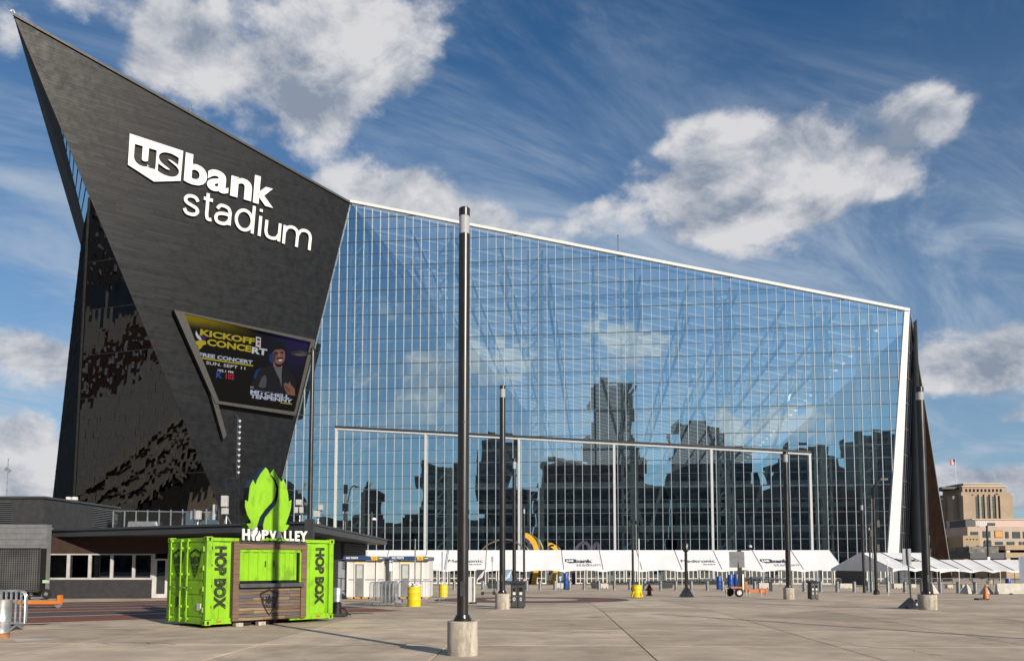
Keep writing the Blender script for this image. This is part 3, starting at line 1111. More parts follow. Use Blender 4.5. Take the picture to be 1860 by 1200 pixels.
def name_sign():
    zm = lambda x, y: uv(210 + x / 5, 230 + y / 5)
    o0 = zm(105, 352)
    sign = framed('name_sign', 'big white us bank stadium name sign on the leaning black wall', 'sign', PA(o0[0], o0[1]), AU, AV, AN)
    def L(x, y):
        a, b = zm(x, y)
        return a - o0[0], b - o0[1]
    mw = M('sign_white', (.66, .66, .64), .5, var=.04)
    lift, dep = .28, .20
    # shield with the letters u and s cut right through it
    sh = [L(*p) for p in ((122, 70), (606, 228), (582, 498), (342, 505), (105, 352))]
    loops = [[(a, b) for a, b in sh]]
    for ch, xl, xr, top, bot in (('u', (150, 390), (352, 408), (258, 190), (258, 372)), ('s', (372, 420), (566, 440), (480, 246), (470, 456))):
        tcu = bpy.data.curves.new('letter', 'FONT')
        tcu.body = ch
        to = bpy.data.objects.new('letter', tcu)
        C.objects.link(to)
        dgr = bpy.context.evaluated_depsgraph_get()
        oc = to.evaluated_get(dgr).to_curve(dgr)
        bp = list(oc.splines[0].bezier_points)
        lp = []
        for i in range(len(bp)):
            p0, p1 = bp[i], bp[(i + 1) % len(bp)]
            for q in interpolate_bezier(p0.co, p0.handle_right, p1.handle_left, p1.co, 7)[:-1]:
                if not lp or (q - lp[-1]).length > 1e-4:
                    lp.append(q.copy())
        if (lp[0] - lp[-1]).length < 1e-4:
            lp.pop()
        bpy.data.objects.remove(to)
        ar = sum(lp[i - 1].x * lp[i].y - lp[i].x * lp[i - 1].y for i in range(len(lp)))
        sg = 1 if ar > 0 else -1
        fat = []
        for i in range(len(lp)):
            e0, e1 = (lp[i] - lp[i - 1]).normalized(), (lp[(i + 1) % len(lp)] - lp[i]).normalized()
            n0, n1 = Vector((e0.y, -e0.x)) * sg, Vector((e1.y, -e1.x)) * sg
            m_ = n0 + n1
            m_ = m_ / max(.5, m_.length_squared / 2)
            fat.append((lp[i].x + m_.x * .036, lp[i].y + m_.y * .036))
        xs, ys = [q[0] for q in fat], [q[1] for q in fat]
        ua, ub, va, vb = L(*xl)[0], L(*xr)[0], L(*bot)[1], L(*top)[1]
        loops.append([(ua + (x - min(xs)) / (max(xs) - min(xs)) * (ub - ua), va + (y - min(ys)) / (max(ys) - min(ys)) * (vb - va)) for x, y in fat])
    cu = bpy.data.curves.new('shield', 'CURVE')
    cu.dimensions, cu.fill_mode, cu.extrude = '2D', 'BOTH', dep / 2
    for lp in loops:
        sp = cu.splines.new('POLY')
        sp.points.add(len(lp) - 1)
        for q, (x, y) in zip(sp.points, lp):
            q.co = (x, y, 0, 1)
        sp.use_cyclic_u = True
    co = bpy.data.objects.new('shield', cu)
    C.objects.link(co)
    me = bpy.data.meshes.new_from_object(co.evaluated_get(bpy.context.evaluated_depsgraph_get()))
    bpy.data.objects.remove(co)
    for v in me.vertices:
        v.co.z += lift + dep / 2
    me.materials.clear()
    me.materials.append(mw)
    obj('shield', me, sign)
    def row(letters, base, bold, xh):
        (bx0, by0), (bx1, by1) = base
        for ch, xl, xr, top, drop in letters:
            yl = by0 + (by1 - by0) * (xl - bx0) / (bx1 - bx0)
            yr = by0 + (by1 - by0) * (xr - bx0) / (bx1 - bx0)
            ua, va = L(xl, yl)
            ub, vb = L(xr, yr)
            vt = va + (vb - va) / 2 + xh * top
            me = solid_text(ch, bold, .5)
            fit(me, ua, ub, (va + vb) / 2 - drop * xh, vt, lift, dep)
            me.materials.append(mw)
            obj('letter', me, sign)
    b0 = L(610, 500)
    asc = L(630, 237)[1] - b0[1]
    row([('b', 610, 815, 1, .02), ('a', 818, 1012, .73, .02), ('n', 1030, 1220, .73, 0), ('k', 1237, 1420, 1, 0)], ((610, 500), (1418, 745)), .032, asc)
    # the second line in an even-stroked sans: every letter drawn as ribbons along its centre line
    b1 = L(1215, 978)
    asc = L(1240, 730)[1] - b1[1]
    sw = asc * .112
    def curve(pts):
        out = []
        for i in range(len(pts) - 1):
            p0, p1, p2, p3 = (Vector(pts[max(i - 1, 0)]), Vector(pts[i]), Vector(pts[i + 1]), Vector(pts[min(i + 2, len(pts) - 1)]))
            for k in range(6):
                t = k / 6
                out.append(.5 * ((2 * p1) + (p2 - p0) * t + (2 * p0 - 5 * p1 + 4 * p2 - p3) * t * t + (3 * p1 - p0 - 3 * p2 + p3) * t ** 3))
        return out + [Vector(pts[-1])]
    ring = [(.46 + .46 * math.cos(i * math.pi / 16), .37 + .37 * math.sin(i * math.pi / 16)) for i in range(33)]
    glyph = {
        's': [curve([(.95, .78), (.78, .95), (.5, 1), (.2, .94), (.05, .76), (.16, .60), (.5, .50), (.85, .40), (.97, .23), (.80, .05), (.5, 0), (.18, .05), (.02, .24)])],
        't': [curve([(.42, 1), (.42, .7), (.42, .4), (.42, .2), (.50, .04), (.70, 0), (.95, .02)]), [(0, .77), (.95, .77)]],
        'a': [curve([(.08, .76), (.24, .96), (.5, 1), (.80, .92), (.92, .70), (.92, .5), (.92, .25), (.92, 0)]), curve([(.92, .56), (.5, .57), (.15, .48), (.02, .27), (.12, .06), (.40, 0), (.72, .07), (.92, .30)])],
        'd': [ring, [(.97, 1), (.97, 0)]],
        'i': [[(.5, .74), (.5, 0)], [(.5, 1.0), (.5, .90)]],
        'u': [curve([(.02, 1), (.02, .7), (.02, .32), (.15, .07), (.45, 0), (.77, .07), (.97, .34)]), [(.97, 1), (.97, 0)]],
        'm': [[(0, 1), (0, 0)], curve([(0, .62), (.10, .90), (.27, 1), (.43, .92), (.5, .70), (.5, .35), (.5, 0)]), curve([(.5, .62), (.60, .90), (.77, 1), (.93, .92), (1, .70), (1, .35), (1, 0)])]}
    (bx0, by0), (bx1, by1) = (1285, 993), (1740, 1126)
    for ch, xl, xr, top in (('s', 595, 750, .74), ('t', 763, 878, .95), ('a', 880, 1045, .74), ('d', 1065, 1248, 1), ('i', 1272, 1316, .98), ('u', 1335, 1488, .72), ('m', 1502, 1760, .74)):
        yl, yr = (by0 + (by1 - by0) * (q - bx0) / (bx1 - bx0) for q in (xl, xr))
        (ua, va), (ub, vb) = L(xl, yl), L(xr, yr)
        v0, v1 = (va + vb) / 2, (va + vb) / 2 + asc * top
        mb = MB()
        for n_, st in enumerate(glyph[ch]):
            flat = {'t': (0, 1), 'i': (0, 0), 'u': (0, 0), 'm': (0, 0), 'a': (0, 0), 'd': (0, 0), 's': (0, 0)}[ch]
            P_ = [Vector((ua + sw / 2 + q[0] * (ub - ua - sw), v0 + (sw / 2 if ch in 'sadut' else 0) + q[1] * (v1 - v0 - (sw / 2 if ch in 'sau' or ch in 'm' else 0) - (sw / 2 if ch in 'sadut' else 0)))) for q in st]
            if len(st) == 2 and ch in 'adu':
                P_[-1].y = v0
            vs, fs = [], []
            dz = .004 * n_
            for i, q in enumerate(P_):
                if ch == 'd' and n_ == 0:
                    t = P_[(i + 1) % 32] - P_[(i - 1) % 32]
                else:
                    t = P_[min(i + 1, len(P_) - 1)] - P_[max(i - 1, 0)]
                t = t.normalized()
                nn = Vector((-t.y, t.x)) * sw / 2
                for sgn, z in ((1, lift), (-1, lift), (-1, lift + dep + dz), (1, lift + dep + dz)):
                    vs.append((q.x + nn.x * sgn, q.y + nn.y * sgn, z))
            for i in range(len(P_) - 1):
                for k in range(4):
                    fs.append((i * 4 + k, i * 4 + (k + 1) % 4, i * 4 + 4 + (k + 1) % 4, i * 4 + 4 + k))
            fs += [(3, 2, 1, 0), tuple((len(P_) - 1) * 4 + k for k in range(4))]
            mb.add(vs, fs)
        mb.build('letter', mw, sign)
name_sign()

def screen():
    zm = lambda x, y: uv(300 + x / 5.217, 550 + y / 5.217)
    o0 = zm(480, 930)
    scr = framed('video_screen', 'large four sided video screen with concert advert on the leaning wall', 'screen', PA(o0[0], o0[1]), AU, AV, AN)
    def L(x, y):
        a, b = zm(x, y)
        return a - o0[0], b - o0[1]
    out = [L(60, 72), L(1392, 352), L(1208, 1066), L(450, 950)]
    inn = [L(158, 108), L(1348, 372), L(1195, 1030), L(484, 928)]
    mfr = M('screen_frame', (.035, .034, .033), .5)
    for i in range(4):
        j = (i + 1) % 4
        MB().prism([(p[0], p[1], .1) for p in (out[i], out[j], inn[j], inn[i])], (0, 0, 1.3)).build('frame_bar', mfr, scr)
    tail = [L(450, 950), L(484, 928), L(548, 1240), L(505, 1200)]
    MB().prism([(p[0], p[1], .1) for p in (L(405, 850), L(452, 850), L(560, 1245), L(530, 1290))], (0, 0, 1.1)).build('frame_tail', mfr, scr)
    # the lit face: black picture, gold wash along the top left, violet to the right
    m = bpy.data.materials.new('display'); m.use_nodes = True
    nt = m.node_tree
    new, link, val, math_, vec, noise, smooth, mix = nodes_of(nt)
    p = nt.nodes['Principled BSDF']
    tc = new('ShaderNodeTexCoord')
    sep = new('ShaderNodeSeparateXYZ'); link(tc.outputs['Generated'], sep.inputs[0])
    x, y = sep.outputs[0], sep.outputs[1]
    n = noise(tc.outputs['Generated'], 5, 4, .6)
    gold = math_('MULTIPLY', smooth(math_('ADD', y, math_('MULTIPLY', n, .10)), .88, 1.08), smooth(x, .10, .62, 1, 0))
    vio = math_('MULTIPLY', smooth(x, .48, 1.0), smooth(y, .25, .95))
    c = mix(gold, (.004, .004, .004), (.55, .40, .012))
    c = mix(math_('MULTIPLY', vio, math_('ADD', n, .2)), c, (.03, .025, .16))
    link(c, p.inputs['Emission Color'])
    p.inputs['Emission Strength'].default_value = .30
    p.inputs['Base Color'].default_value = (.003, .003, .003, 1)
    p.inputs['Roughness'].default_value = .7
    p.inputs['Specular IOR Level'].default_value = .03
    MB().prism([(q[0], q[1], .3) for q in inn], (0, 0, .3)).build('display', m, scr)
    z = .604
    E = lambda name, col, s=.42: emit_mat(name, col, s)
    gold_, white_, lav = E('screen_gold', (.62, .50, .03)), E('screen_white', (.75, .78, .82)), E('screen_pale', (.62, .68, .85))
    red_, blue_, skin, jack, shirt, hat, bluel = (E('screen_red', (.55, .03, .05)), E('screen_blue', (.03, .10, .42)), E('screen_skin', (.30, .135, .10)),
        E('screen_jacket', (.012, .013, .02)), E('screen_shirt', (.17, .16, .17)), E('screen_hat', (.006, .006, .009)), E('screen_rimlight', (.01, .05, .20)))
    def T(s, xl, yl, xr, yr, cap, mat, bold=.05):
        bold *= .6
        a, b = L(xl, yl), L(xr, yr)
        t = L(xl, yl - cap)
        lettering(s, a[0], b[0], (a[1] + b[1]) / 2, (a[1] + b[1]) / 2 + (t[1] - a[1]), z, mat, scr, bold, .004)
    T('KICKOFF', 318, 308, 836, 398, 62, gold_, .07)
    T('CONCE', 385, 393, 800, 478, 64, gold_, .07)
    T('RT', 806, 478, 950, 500, 62, white_, .07)
    T('FREE CONCERT', 310, 505, 815, 585, 38, lav, .06)
    T('SUN. SEPT 11', 377, 575, 745, 640, 30, white_, .015)
    T('102.1 FM', 486, 648, 632, 668, 22, white_, .04)
    T('K', 470, 708, 530, 712, 55, blue_, .08)
    T('102', 560, 716, 640, 730, 52, red_, .06)
    T('FT.', 797, 808, 832, 815, 20, white_, .02)
    T('MITCHELL', 793, 858, 1165, 905, 38, lav, .07)
    T('TENPENNY', 793, 896, 1190, 950, 38, lav, .07)
    def S(name, pts, mat, dz):
        MB().prism([L(a, b) + (z + dz,) for a, b in pts], (0, 0, .004)).build(name, mat, scr)
    S('underline', [(312, 512), (822, 590), (820, 602), (314, 526)], gold_, -.002)
    S('underline', [(1075, 940), (1188, 952), (1186, 962), (1080, 948)], gold_, .002)
    # bottle-cap badge, horned emblem
    S('badge', [(848, 320), (895, 330), (893, 425), (846, 412)], white_, 0)
    S('badge_mark', [(858, 335), (888, 342), (886, 362), (857, 355)], jack, .006)
    S('badge_mark', [(862, 372), (884, 376), (882, 404), (860, 398)], red_, .006)
    S('horn', [(282, 262), (300, 300), (330, 330), (345, 350), (318, 356), (290, 330), (276, 295)], white_, 0)
    S('braid', [(275, 365), (330, 352), (372, 362), (380, 392), (345, 405), (330, 430), (308, 445), (300, 405), (278, 390)], gold_, 0)
    S('helmet', [(322, 318), (352, 300), (372, 330), (368, 358), (335, 352)], E('screen_purple', (.06, .02, .16)), .003)
    # the smiling man: hat, face, jacket, hand
    S('jacket', [(800, 790), (830, 690), (880, 630), (960, 600), (1010, 590), (1090, 610), (1140, 620), (1200, 680), (1232, 760), (1215, 868), (1120, 870), (900, 850)], jack, 0)
    S('rim_light', [(822, 700), (850, 640), (905, 608), (870, 650), (845, 720)], bluel, .005)
    S('jacket_sheen', [(870, 790), (905, 700), (935, 680), (950, 720), (940, 800), (905, 805)], E('screen_sheen', (.10, .10, .11)), .005)
    S('shirt', [(1015, 598), (1095, 612), (1090, 680), (1092, 800), (1070, 720), (1035, 650)], shirt, .005)
    S('neck', [(1010, 560), (1100, 580), (1095, 615), (1040, 612), (1012, 600)], skin, .006)
    S('face', [(1005, 470), (1030, 445), (1090, 440), (1118, 455), (1125, 510), (1112, 560), (1085, 595), (1050, 592), (1015, 560), (1000, 510)], skin, .008)
    S('cheek_light', [(985, 480), (1008, 475), (1004, 520), (1016, 565), (995, 575), (970, 545), (975, 500)], bluel, .009)
    S('face_shade', [(1000, 505), (1012, 470), (1040, 450), (1036, 500), (1030, 550), (1015, 560)], E('screen_skin_shade', (.10, .045, .05)), .0085)
    S('eye_shade', [(1028, 478), (1056, 474), (1054, 488), (1030, 490)], E('screen_eye', (.05, .02, .02)), .0105)
    S('eye_shade', [(1082, 470), (1108, 470), (1106, 483), (1084, 484)], E('screen_eye2', (.05, .02, .02)), .0105)
    S('nose_light', [(1062, 482), (1074, 480), (1080, 512), (1062, 514)], E('screen_nose', (.42, .21, .16)), .0105)
    S('beard', [(1018, 555), (1050, 580), (1085, 580), (1108, 555), (1100, 590), (1075, 608), (1040, 605)], jack, .011)
    S('moustache', [(1040, 522), (1075, 515), (1108, 520), (1104, 532), (1075, 528), (1044, 535)], jack, .012)
    S('smile', [(1058, 538), (1098, 534), (1090, 550), (1070, 553)], white_, .012)
    S('brow', [(1025, 470), (1055, 466), (1054, 473), (1026, 478)], jack, .012)
    S('brow', [(1080, 462), (1110, 462), (1108, 469), (1080, 469)], jack, .012)
    S('hat', [(975, 440), (1005, 400), (1030, 395), (1040, 370), (1090, 372), (1108, 405), (1145, 415), (1130, 440), (1060, 425), (1000, 460)], hat, .013)
    S('hand', [(1108, 770), (1130, 752), (1150, 770), (1165, 742), (1180, 775), (1215, 815), (1218, 880), (1150, 868), (1120, 820)], skin, .009)
    for a, b in (((1112, 778), (1168, 822)), ((1122, 800), (1172, 838)), ((1130, 820), (1170, 852))):
        S('finger_line', [a, (a[0] + 3, a[1] - 4), (b[0] + 2, b[1] - 3), b], jack, .014)
screen()
# ------------------------------------------------------------------ green container kiosk
KO = gnd(372, 1141)
KX = (gnd(604, 1127) - KO); KX.z = 0; KX.normalize()
KROT = math.atan2(KX.y, KX.x)
KYV = Vector((-KX.y, KX.x, 0))
def kf(x, y, dep=0.0):
    """pixel to the kiosk's front plane: along the front, height"""
    q = onplane(x, y, KO + KYV * dep, KYV) - KO
    return q.dot(KX), q.z
KL = kf(604, 1127)[0]
KH = at(372, 974, KO.y).z
KW = 2.5
m_green = M('lime_paint', (0.205, 0.445, 0.010), 0.42, var=0.10, scale=1.2, spec=.4, col2=(.085, .15, .018), c2amt=.55, c2scale=3.6, stretch=(1, 1, .45), bump=.12, bscale=2.5)
m_print = M('black_stencil', (.012, .018, .008), .7, var=.3, col2=(.08, .17, .012), c2amt=.75, c2scale=9)
m_wood = M('brown_boards', (.135, .088, .060), .8, var=.35, scale=2, stretch=(.6, 4, 9), bump=.4, bscale=12)
def boards_mats():
    r = random.Random(5)
    out = []
    for k, c in enumerate(((.15, .10, .068), (.085, .080, .088), (.19, .125, .07), (.11, .075, .055), (.10, .092, .098), (.23, .16, .095))):
        out.append(M('weathered_board_%s' % 'abcdef'[k], c, .85, var=.3, scale=2.5, stretch=(.6, 4, 9), bump=.4, bscale=12))
    return out
def shield_pts(w, h, n=10):
    """outline of the badge: flat-topped shield with pointed foot, centred"""
    pts = [(-w / 2, h * .36), (-w * .28, h * .42), (0, h * .5), (w * .28, h * .42), (w / 2, h * .36)]
    for i in range(1, n):
        t = i / n
        pts.append((w / 2 * math.cos(t * math.pi / 2) ** .8, h * .36 - (h * .86) * (t ** 1.25)))
    pts.append((0, -h / 2))
    for i in range(n - 1, 0, -1):
        t = i / n
        pts.append((-w / 2 * math.cos(t * math.pi / 2) ** .8, h * .36 - (h * .86) * (t ** 1.25)))
    return pts
def badge(parent, c, ex, w, h, nrm, mat):
    """black shield outline with HOP VALLEY in it, flat print on a face"""
    ex, nrm = Vector(ex), Vector(nrm)
    o = bpy.data.objects.new('badge', None)
    C.objects.link(o); o.parent = parent
    ez = Vector((0, 0, 1))
    o.location = c
    o.rotation_euler = Matrix((ex, ez, nrm)).transposed().to_euler()
    a, b = shield_pts(w, h), shield_pts(w * .84, h * .86)
    n = len(a)
    mb = MB()
    for i in range(n):
        j = (i + 1) % n
        mb.prism([a[i] + (0,), a[j] + (0,), b[j] + (0,), b[i] + (0,)], (0, 0, .004))
    mb.build('badge_ring', mat, o)
    lettering('H', -w * .36, -w * .12, -h * .02, h * .22, 0, mat, o, .05)
    lettering('P', w * .13, w * .36, -h * .02, h * .22, 0, mat, o, .05)
    lettering('VALLEY', -w * .33, w * .33, -h * .22, -h * .07, 0, mat, o, .05)
    lettering('Brewing Co.', -w * .16, w * .16, -h * .31, -h * .25, 0, mat, o, .02)
    MB().prism([(p[0] * w * .12, p[1] * h * .16 + h * .13, 0) for p in leaf_outline()], (0, 0, .004)).build('badge_cone', mat, o)
    return o
def leaf_outline():
    """right half mirrored: hop cone with jagged edges, about -1..1"""
    r = [(0, 1.0), (.18, .86), (.34, .60), (.42, .42), (.56, .52), (.72, .22), (.80, -.08), (.98, -.02), (.96, -.34), (.80, -.62), (.70, -.78), (.86, -.80), (.62, -1.0), (.3, -1.0)]
    return r + [(-x, y) for x, y in reversed(r[1:])]
def kiosk():
    k = thing('container_kiosk', 'lime green shipping container kiosk with HOP BOX lettering and wood serving front', 'kiosk', KO, KROT)
    L, H, W = KL, KH, KW
    z0 = .10
    g = m_green
    # corner posts, rails and castings
    for x, y in ((.08, .08), (L - .08, .08), (.08, W - .08), (L - .08, W - .08)):
        MB().box(x - .08, x + .08, y - .08, y + .08, z0 + .14, H - .14).build('corner_post', g, k, bev=.012)
        for z in (z0 - .02, H - .14):
            c = MB().box(x - .095, x + .095, y - .095, y + .095, z, z + .15).build('corner_casting', g, k, bev=.015)
            mb = MB()
            fy = y - .097 if y < 1 else y + .097
            for zz in (z + .075,):
                mb.add([(x - .03, fy, zz - .045), (x + .03, fy, zz - .045), (x + .03, fy, zz + .045), (x - .03, fy, zz + .045)], [(0, 1, 2, 3)])
                fx = x - .097 if x < 1 else x + .097
                mb.add([(fx, y - .03, zz - .045), (fx, y + .03, zz - .045), (fx, y + .03, zz + .045), (fx, y - .03, zz + .045)], [(0, 1, 2, 3)])
            mb.build('casting_hole', m_hole, c, fix=False)
    for y in (.06, W - .06):
        MB().box(.17, L - .17, y - .05, y + .05, H - .12, H - .02).build('top_rail', g, k, bev=.01)
    wx0, wx1 = kf(421, 1000)[0], kf(557, 1000)[0]
    MB().box(.17, wx0 + .05, .0, .14, z0, z0 + .17).build('bottom_rail', g, k, bev=.01)
    MB().box(wx1 - .55, L - .17, .0, .14, z0, z0 + .17).build('bottom_rail', g, k, bev=.01)
    MB().box(.17, L - .17, W - .14, W - .01, z0, z0 + .17).build('bottom_rail', g, k)
    for x in (.06, L - .06):
        MB().box(x - .05, x + .05, .17, W - .17, H - .13, H - .02).build('end_rail', g, k, bev=.01)
        MB().box(x - .05, x + .05, .17, W - .17, z0, z0 + .16).build('end_rail', g, k, bev=.01)
    MB().box(.1, L - .1, .1, W - .1, H - .06, H - .03).build('roof_sheet', g, k)
    MB().box(.1, L - .1, .1, W - .1, z0 + .02, z0 + .1).build('floor', m_dark, k)
    # ribbed side sheets
    def ribbed(x0, x1, y, za, zb, pitch=.36, dpt=.035):
        pr, x = [], x0
        while x < x1 - 1e-3:
            for dx, d in ((0, 0), (pitch * .42, 0), (pitch * .5, dpt), (pitch * .92, dpt)):
                if x + dx < x1:
                    pr.append((x + dx, y + d))
            x += pitch
        pr.append((x1, y))
        mb = MB()
        vs, fs = [], []
        for a, b in pr:
            vs += [(a, b, za), (a, b, zb)]
        for i in range(len(pr) - 1):
            fs.append((2 * i, 2 * i + 2, 2 * i + 3, 2 * i + 1))
        return mb.add(vs, fs)
    ribbed(.16, wx0 + .1, .075, z0 + .17, H - .12, .62, .03).build('side_sheet', g, k, fix=False, label='ribbed sheet left of the serving front with HOP BOX down it')
    ribbed(wx1 - .1, L - .16, .075, z0 + .17, H - .12, .62, .03).build('side_sheet', g, k, fix=False, label='ribbed sheet right of the serving front with HOP BOX down it')
    ribbed(.16, L - .16, W - .07, z0 + .17, H - .12).build('side_sheet', g, k, fix=False)
    MB().box(L - .09, L - .06, .16, W - .16, z0 + .16, H - .13).build('end_sheet', g, k)
    MB().box(wx0 - .1, wx1 + .1, .5, .53, z0 + .17, H - .12).build('inner_sheet', m_dark, k)
    # HOP BOX reading downwards on both sheets
    for (xa, xb), (ya, yb) in (((391, 413.5), (991, 1106)), ((575, 591), (994, 1097))):
        a, b = kf(xa, 1050)[0], kf(xb, 1050)[0]
        zt, zb = kf((xa + xb) / 2, ya)[1], kf((xa + xb) / 2, yb)[1]
        me = text_mesh('HOP BOX', .06, .01)
        fit(me, 0, zt - zb, 0, b - a, 0, .004)
        me.materials.append(m_print)
        o = obj('lettering', me, k, (a, .062, zt))
        # text runs down, tops of letters to the right
        o.rotation_euler = Matrix(((0, 0, -1), (1, 0, 0), (0, -1, 0))).transposed().to_euler()
        o.location = (a, .070, zt)
    # marker lamps
    for x in (.42, L - .55):
        MB().box(x - .07, x + .07, -.012, 0, z0 + .06, z0 + .11).build('marker_lamp', M('amber_lens', (.45, .12, .01), .3), k)
    # lash rings up the front corner post
    for x in (.155, ):
        for z in (.55, 1.15, 1.75, 2.25):
            MB().box(x, x + .02, -.006, .0, z, z + .09).build('lash_slot', m_hole, k)
    # ---- doors on the left end: two leaves, locking bars, recessed panels
    m_end = g
    for d, (y0, y1) in enumerate(((.17, W / 2 - .02), (W / 2 + .02, W - .17))):
        leaf = MB()
        leaf.box(.03, .06, y0, y1, z0 + .16, H - .13)
        lf = leaf.build('door', m_end, k)
        for za, zb in ((z0 + .22, z0 + .78), (z0 + .86, z0 + 1.2), (z0 + 1.28, H - .2)):
            b = MB().box(.012, .032, y0 + .07, y1 - .07, za, zb)
            b.build('door_panel', m_end, lf, bev=.012)
        for yy in ((y0 + .28, y1 - .12) if d else (y0 + .95,)):
            MB().tube((-.035, yy, z0 + .04), (-.035, yy, H - .05), .021, n=8).build('locking_bar', g, lf, smooth=True)
            for z in (z0 + .1, z0 + .45, 1.5, H - .35, H - .12):
                MB().box(-.06, .02, yy - .045, yy + .045, z, z + .07).build('bar_keeper', g, lf)
            MB().beam((-.06, yy, 1.17), (-.06, yy - .33, 1.14), .035, .02, (1, 0, 0)).build('bar_handle', g, lf, bev=.004)
            MB().tube((-.07, yy - .06, 1.1), (-.045, yy - .06, 1.1), .035, n=8).build('handle_hub', m_steel, lf)
        hy = y0 if d == 0 else y1
        for z in (.45, 1.05, 1.65, 2.2):
            MB().tube((-.005, hy, z), (-.005, hy, z + .14), .03, n=8).build('hinge', g, lf)
        badge(k, ((-.002, (y0 + y1) / 2, 1.86)), (0, -1, 0), .70, .86, (-1, 0, 0), m_print)
    MB().box(-.008, .01, .30, .52, .50, .70).build('data_plate', m_white, k)
    MB().box(-.008, .01, W - .75, W - .62, .55, .85).build('data_plate', m_dark, k)
    # ---- timber serving front
    dp = -.12
    F0, F1 = kf(424, 1050, dp)[0], kf(557.5, 1050, dp)[0]
    zt, zb = kf(440, 984, dp)[1], kf(440, 1127, dp)[1]
    fw = .20
    for a, b in ((F0, F0 + fw), (F1 - fw, F1)):
        MB().box(a, b, dp, .06, zb, zt - fw).build('timber_post', m_wood, k, bev=.012)
    MB().box(F0, F1, dp, .06, zt - fw, zt).build('timber_lintel', m_wood, k, bev=.012)
    ct = kf(490, 1059, dp)[1]
    # serving shutter: lime, ribbed, framed, in the opening
    sx0, sx1 = F0 + fw, F1 - fw
    fz = zt - fw
    MB().box(sx0, sx1, -.07, -.03, fz - .09, fz).build('shutter_rail', g, k)
    MB().box(sx1 - .05, sx1, -.10, -.03, ct + .02, fz - .09).build('shutter_rail', g, k)
    ribbed(sx0 + .03, sx1 - .14, -.045, ct + .09, fz - .09, .305, .03).build('serving_shutter', g, k, fix=False)
    MB().box(sx0, sx1, .03, .05, ct, fz).build('shutter_recess', m_hole, k)
    for x in (.42, .56):
        MB().box(sx0 + (sx1 - sx0) * x - .015, sx0 + (sx1 - sx0) * x + .015, -.05, -.045, ct + .50, ct + .68).build('shutter_latch', m_dark, k)
    MB().box(sx0 - .03, sx1 + .03, dp - .12, .0, ct - .11, ct + .005).build('counter', M('counter_steel', (.12, .125, .14), .35, .6), k, bev=.01)
    # weathered boards under the counter, laid in courses of broken lengths
    bm_, rnd = boards_mats(), random.Random(12)
    rows, z = 10, zb
    bh = (ct - .13 - zb) / rows
    for r in range(rows):
        x = sx0
        while x < sx1 - .02:
            Lb = min(rnd.uniform(.45, 1.25), sx1 - x)
            pr = rnd.uniform(0, .012)
            MB().box(x + .003, x + Lb - .003, dp + .05 - pr, .04, z + .004, z + bh - .004).build('board', rnd.choice(bm_), k, bev=.004)
            x += Lb
        z += bh
    MB().box(sx0, sx1, dp + .075, .02, zb, ct - .1).build('board_backing', m_hole, k)
    bx, bz = kf(490, 1093, dp)
    badge(k, (bx, dp + .026, bz), (1, 0, 0), .64, .80, (0, -1, 0), m_black)
    # wheels of the chassis under the timber front
    for px in (453, 497):
        x = kf(px, 1120)[0]
        w = MB().lathe([(.0, -.1), (.26, -.1), (.31, -.06), (.31, .06), (.26, .1), (.0, .1)], n=20).build('wheel', m_rubber, k, smooth=True)
        w.rotation_euler = (R(90), 0, 0)
        w.location = (x, .25, .31)
        hub = MB().lathe([(.0, -.01), (.15, -.01), (.13, .02), (.05, .03), (.0, .03)], n=12).build('hub', m_steel, w)
        hub.location = (0, 0, .1)
    MB().box(sx0 - .1, sx1 + .1, .2, .5, .30, .42).build('chassis_rail', m_dark, k)
    for px in (434, 475):
        x = kf(px, 1125)[0]
        MB().box(x - .12, x + .12, -.05, .15, .0, .11).build('wheel_chock', m_conc, k, bev=.01)
    return k, dp, zt, F0, F1
kio, K_DP, K_ZT, K_F0, K_F1 = kiosk()

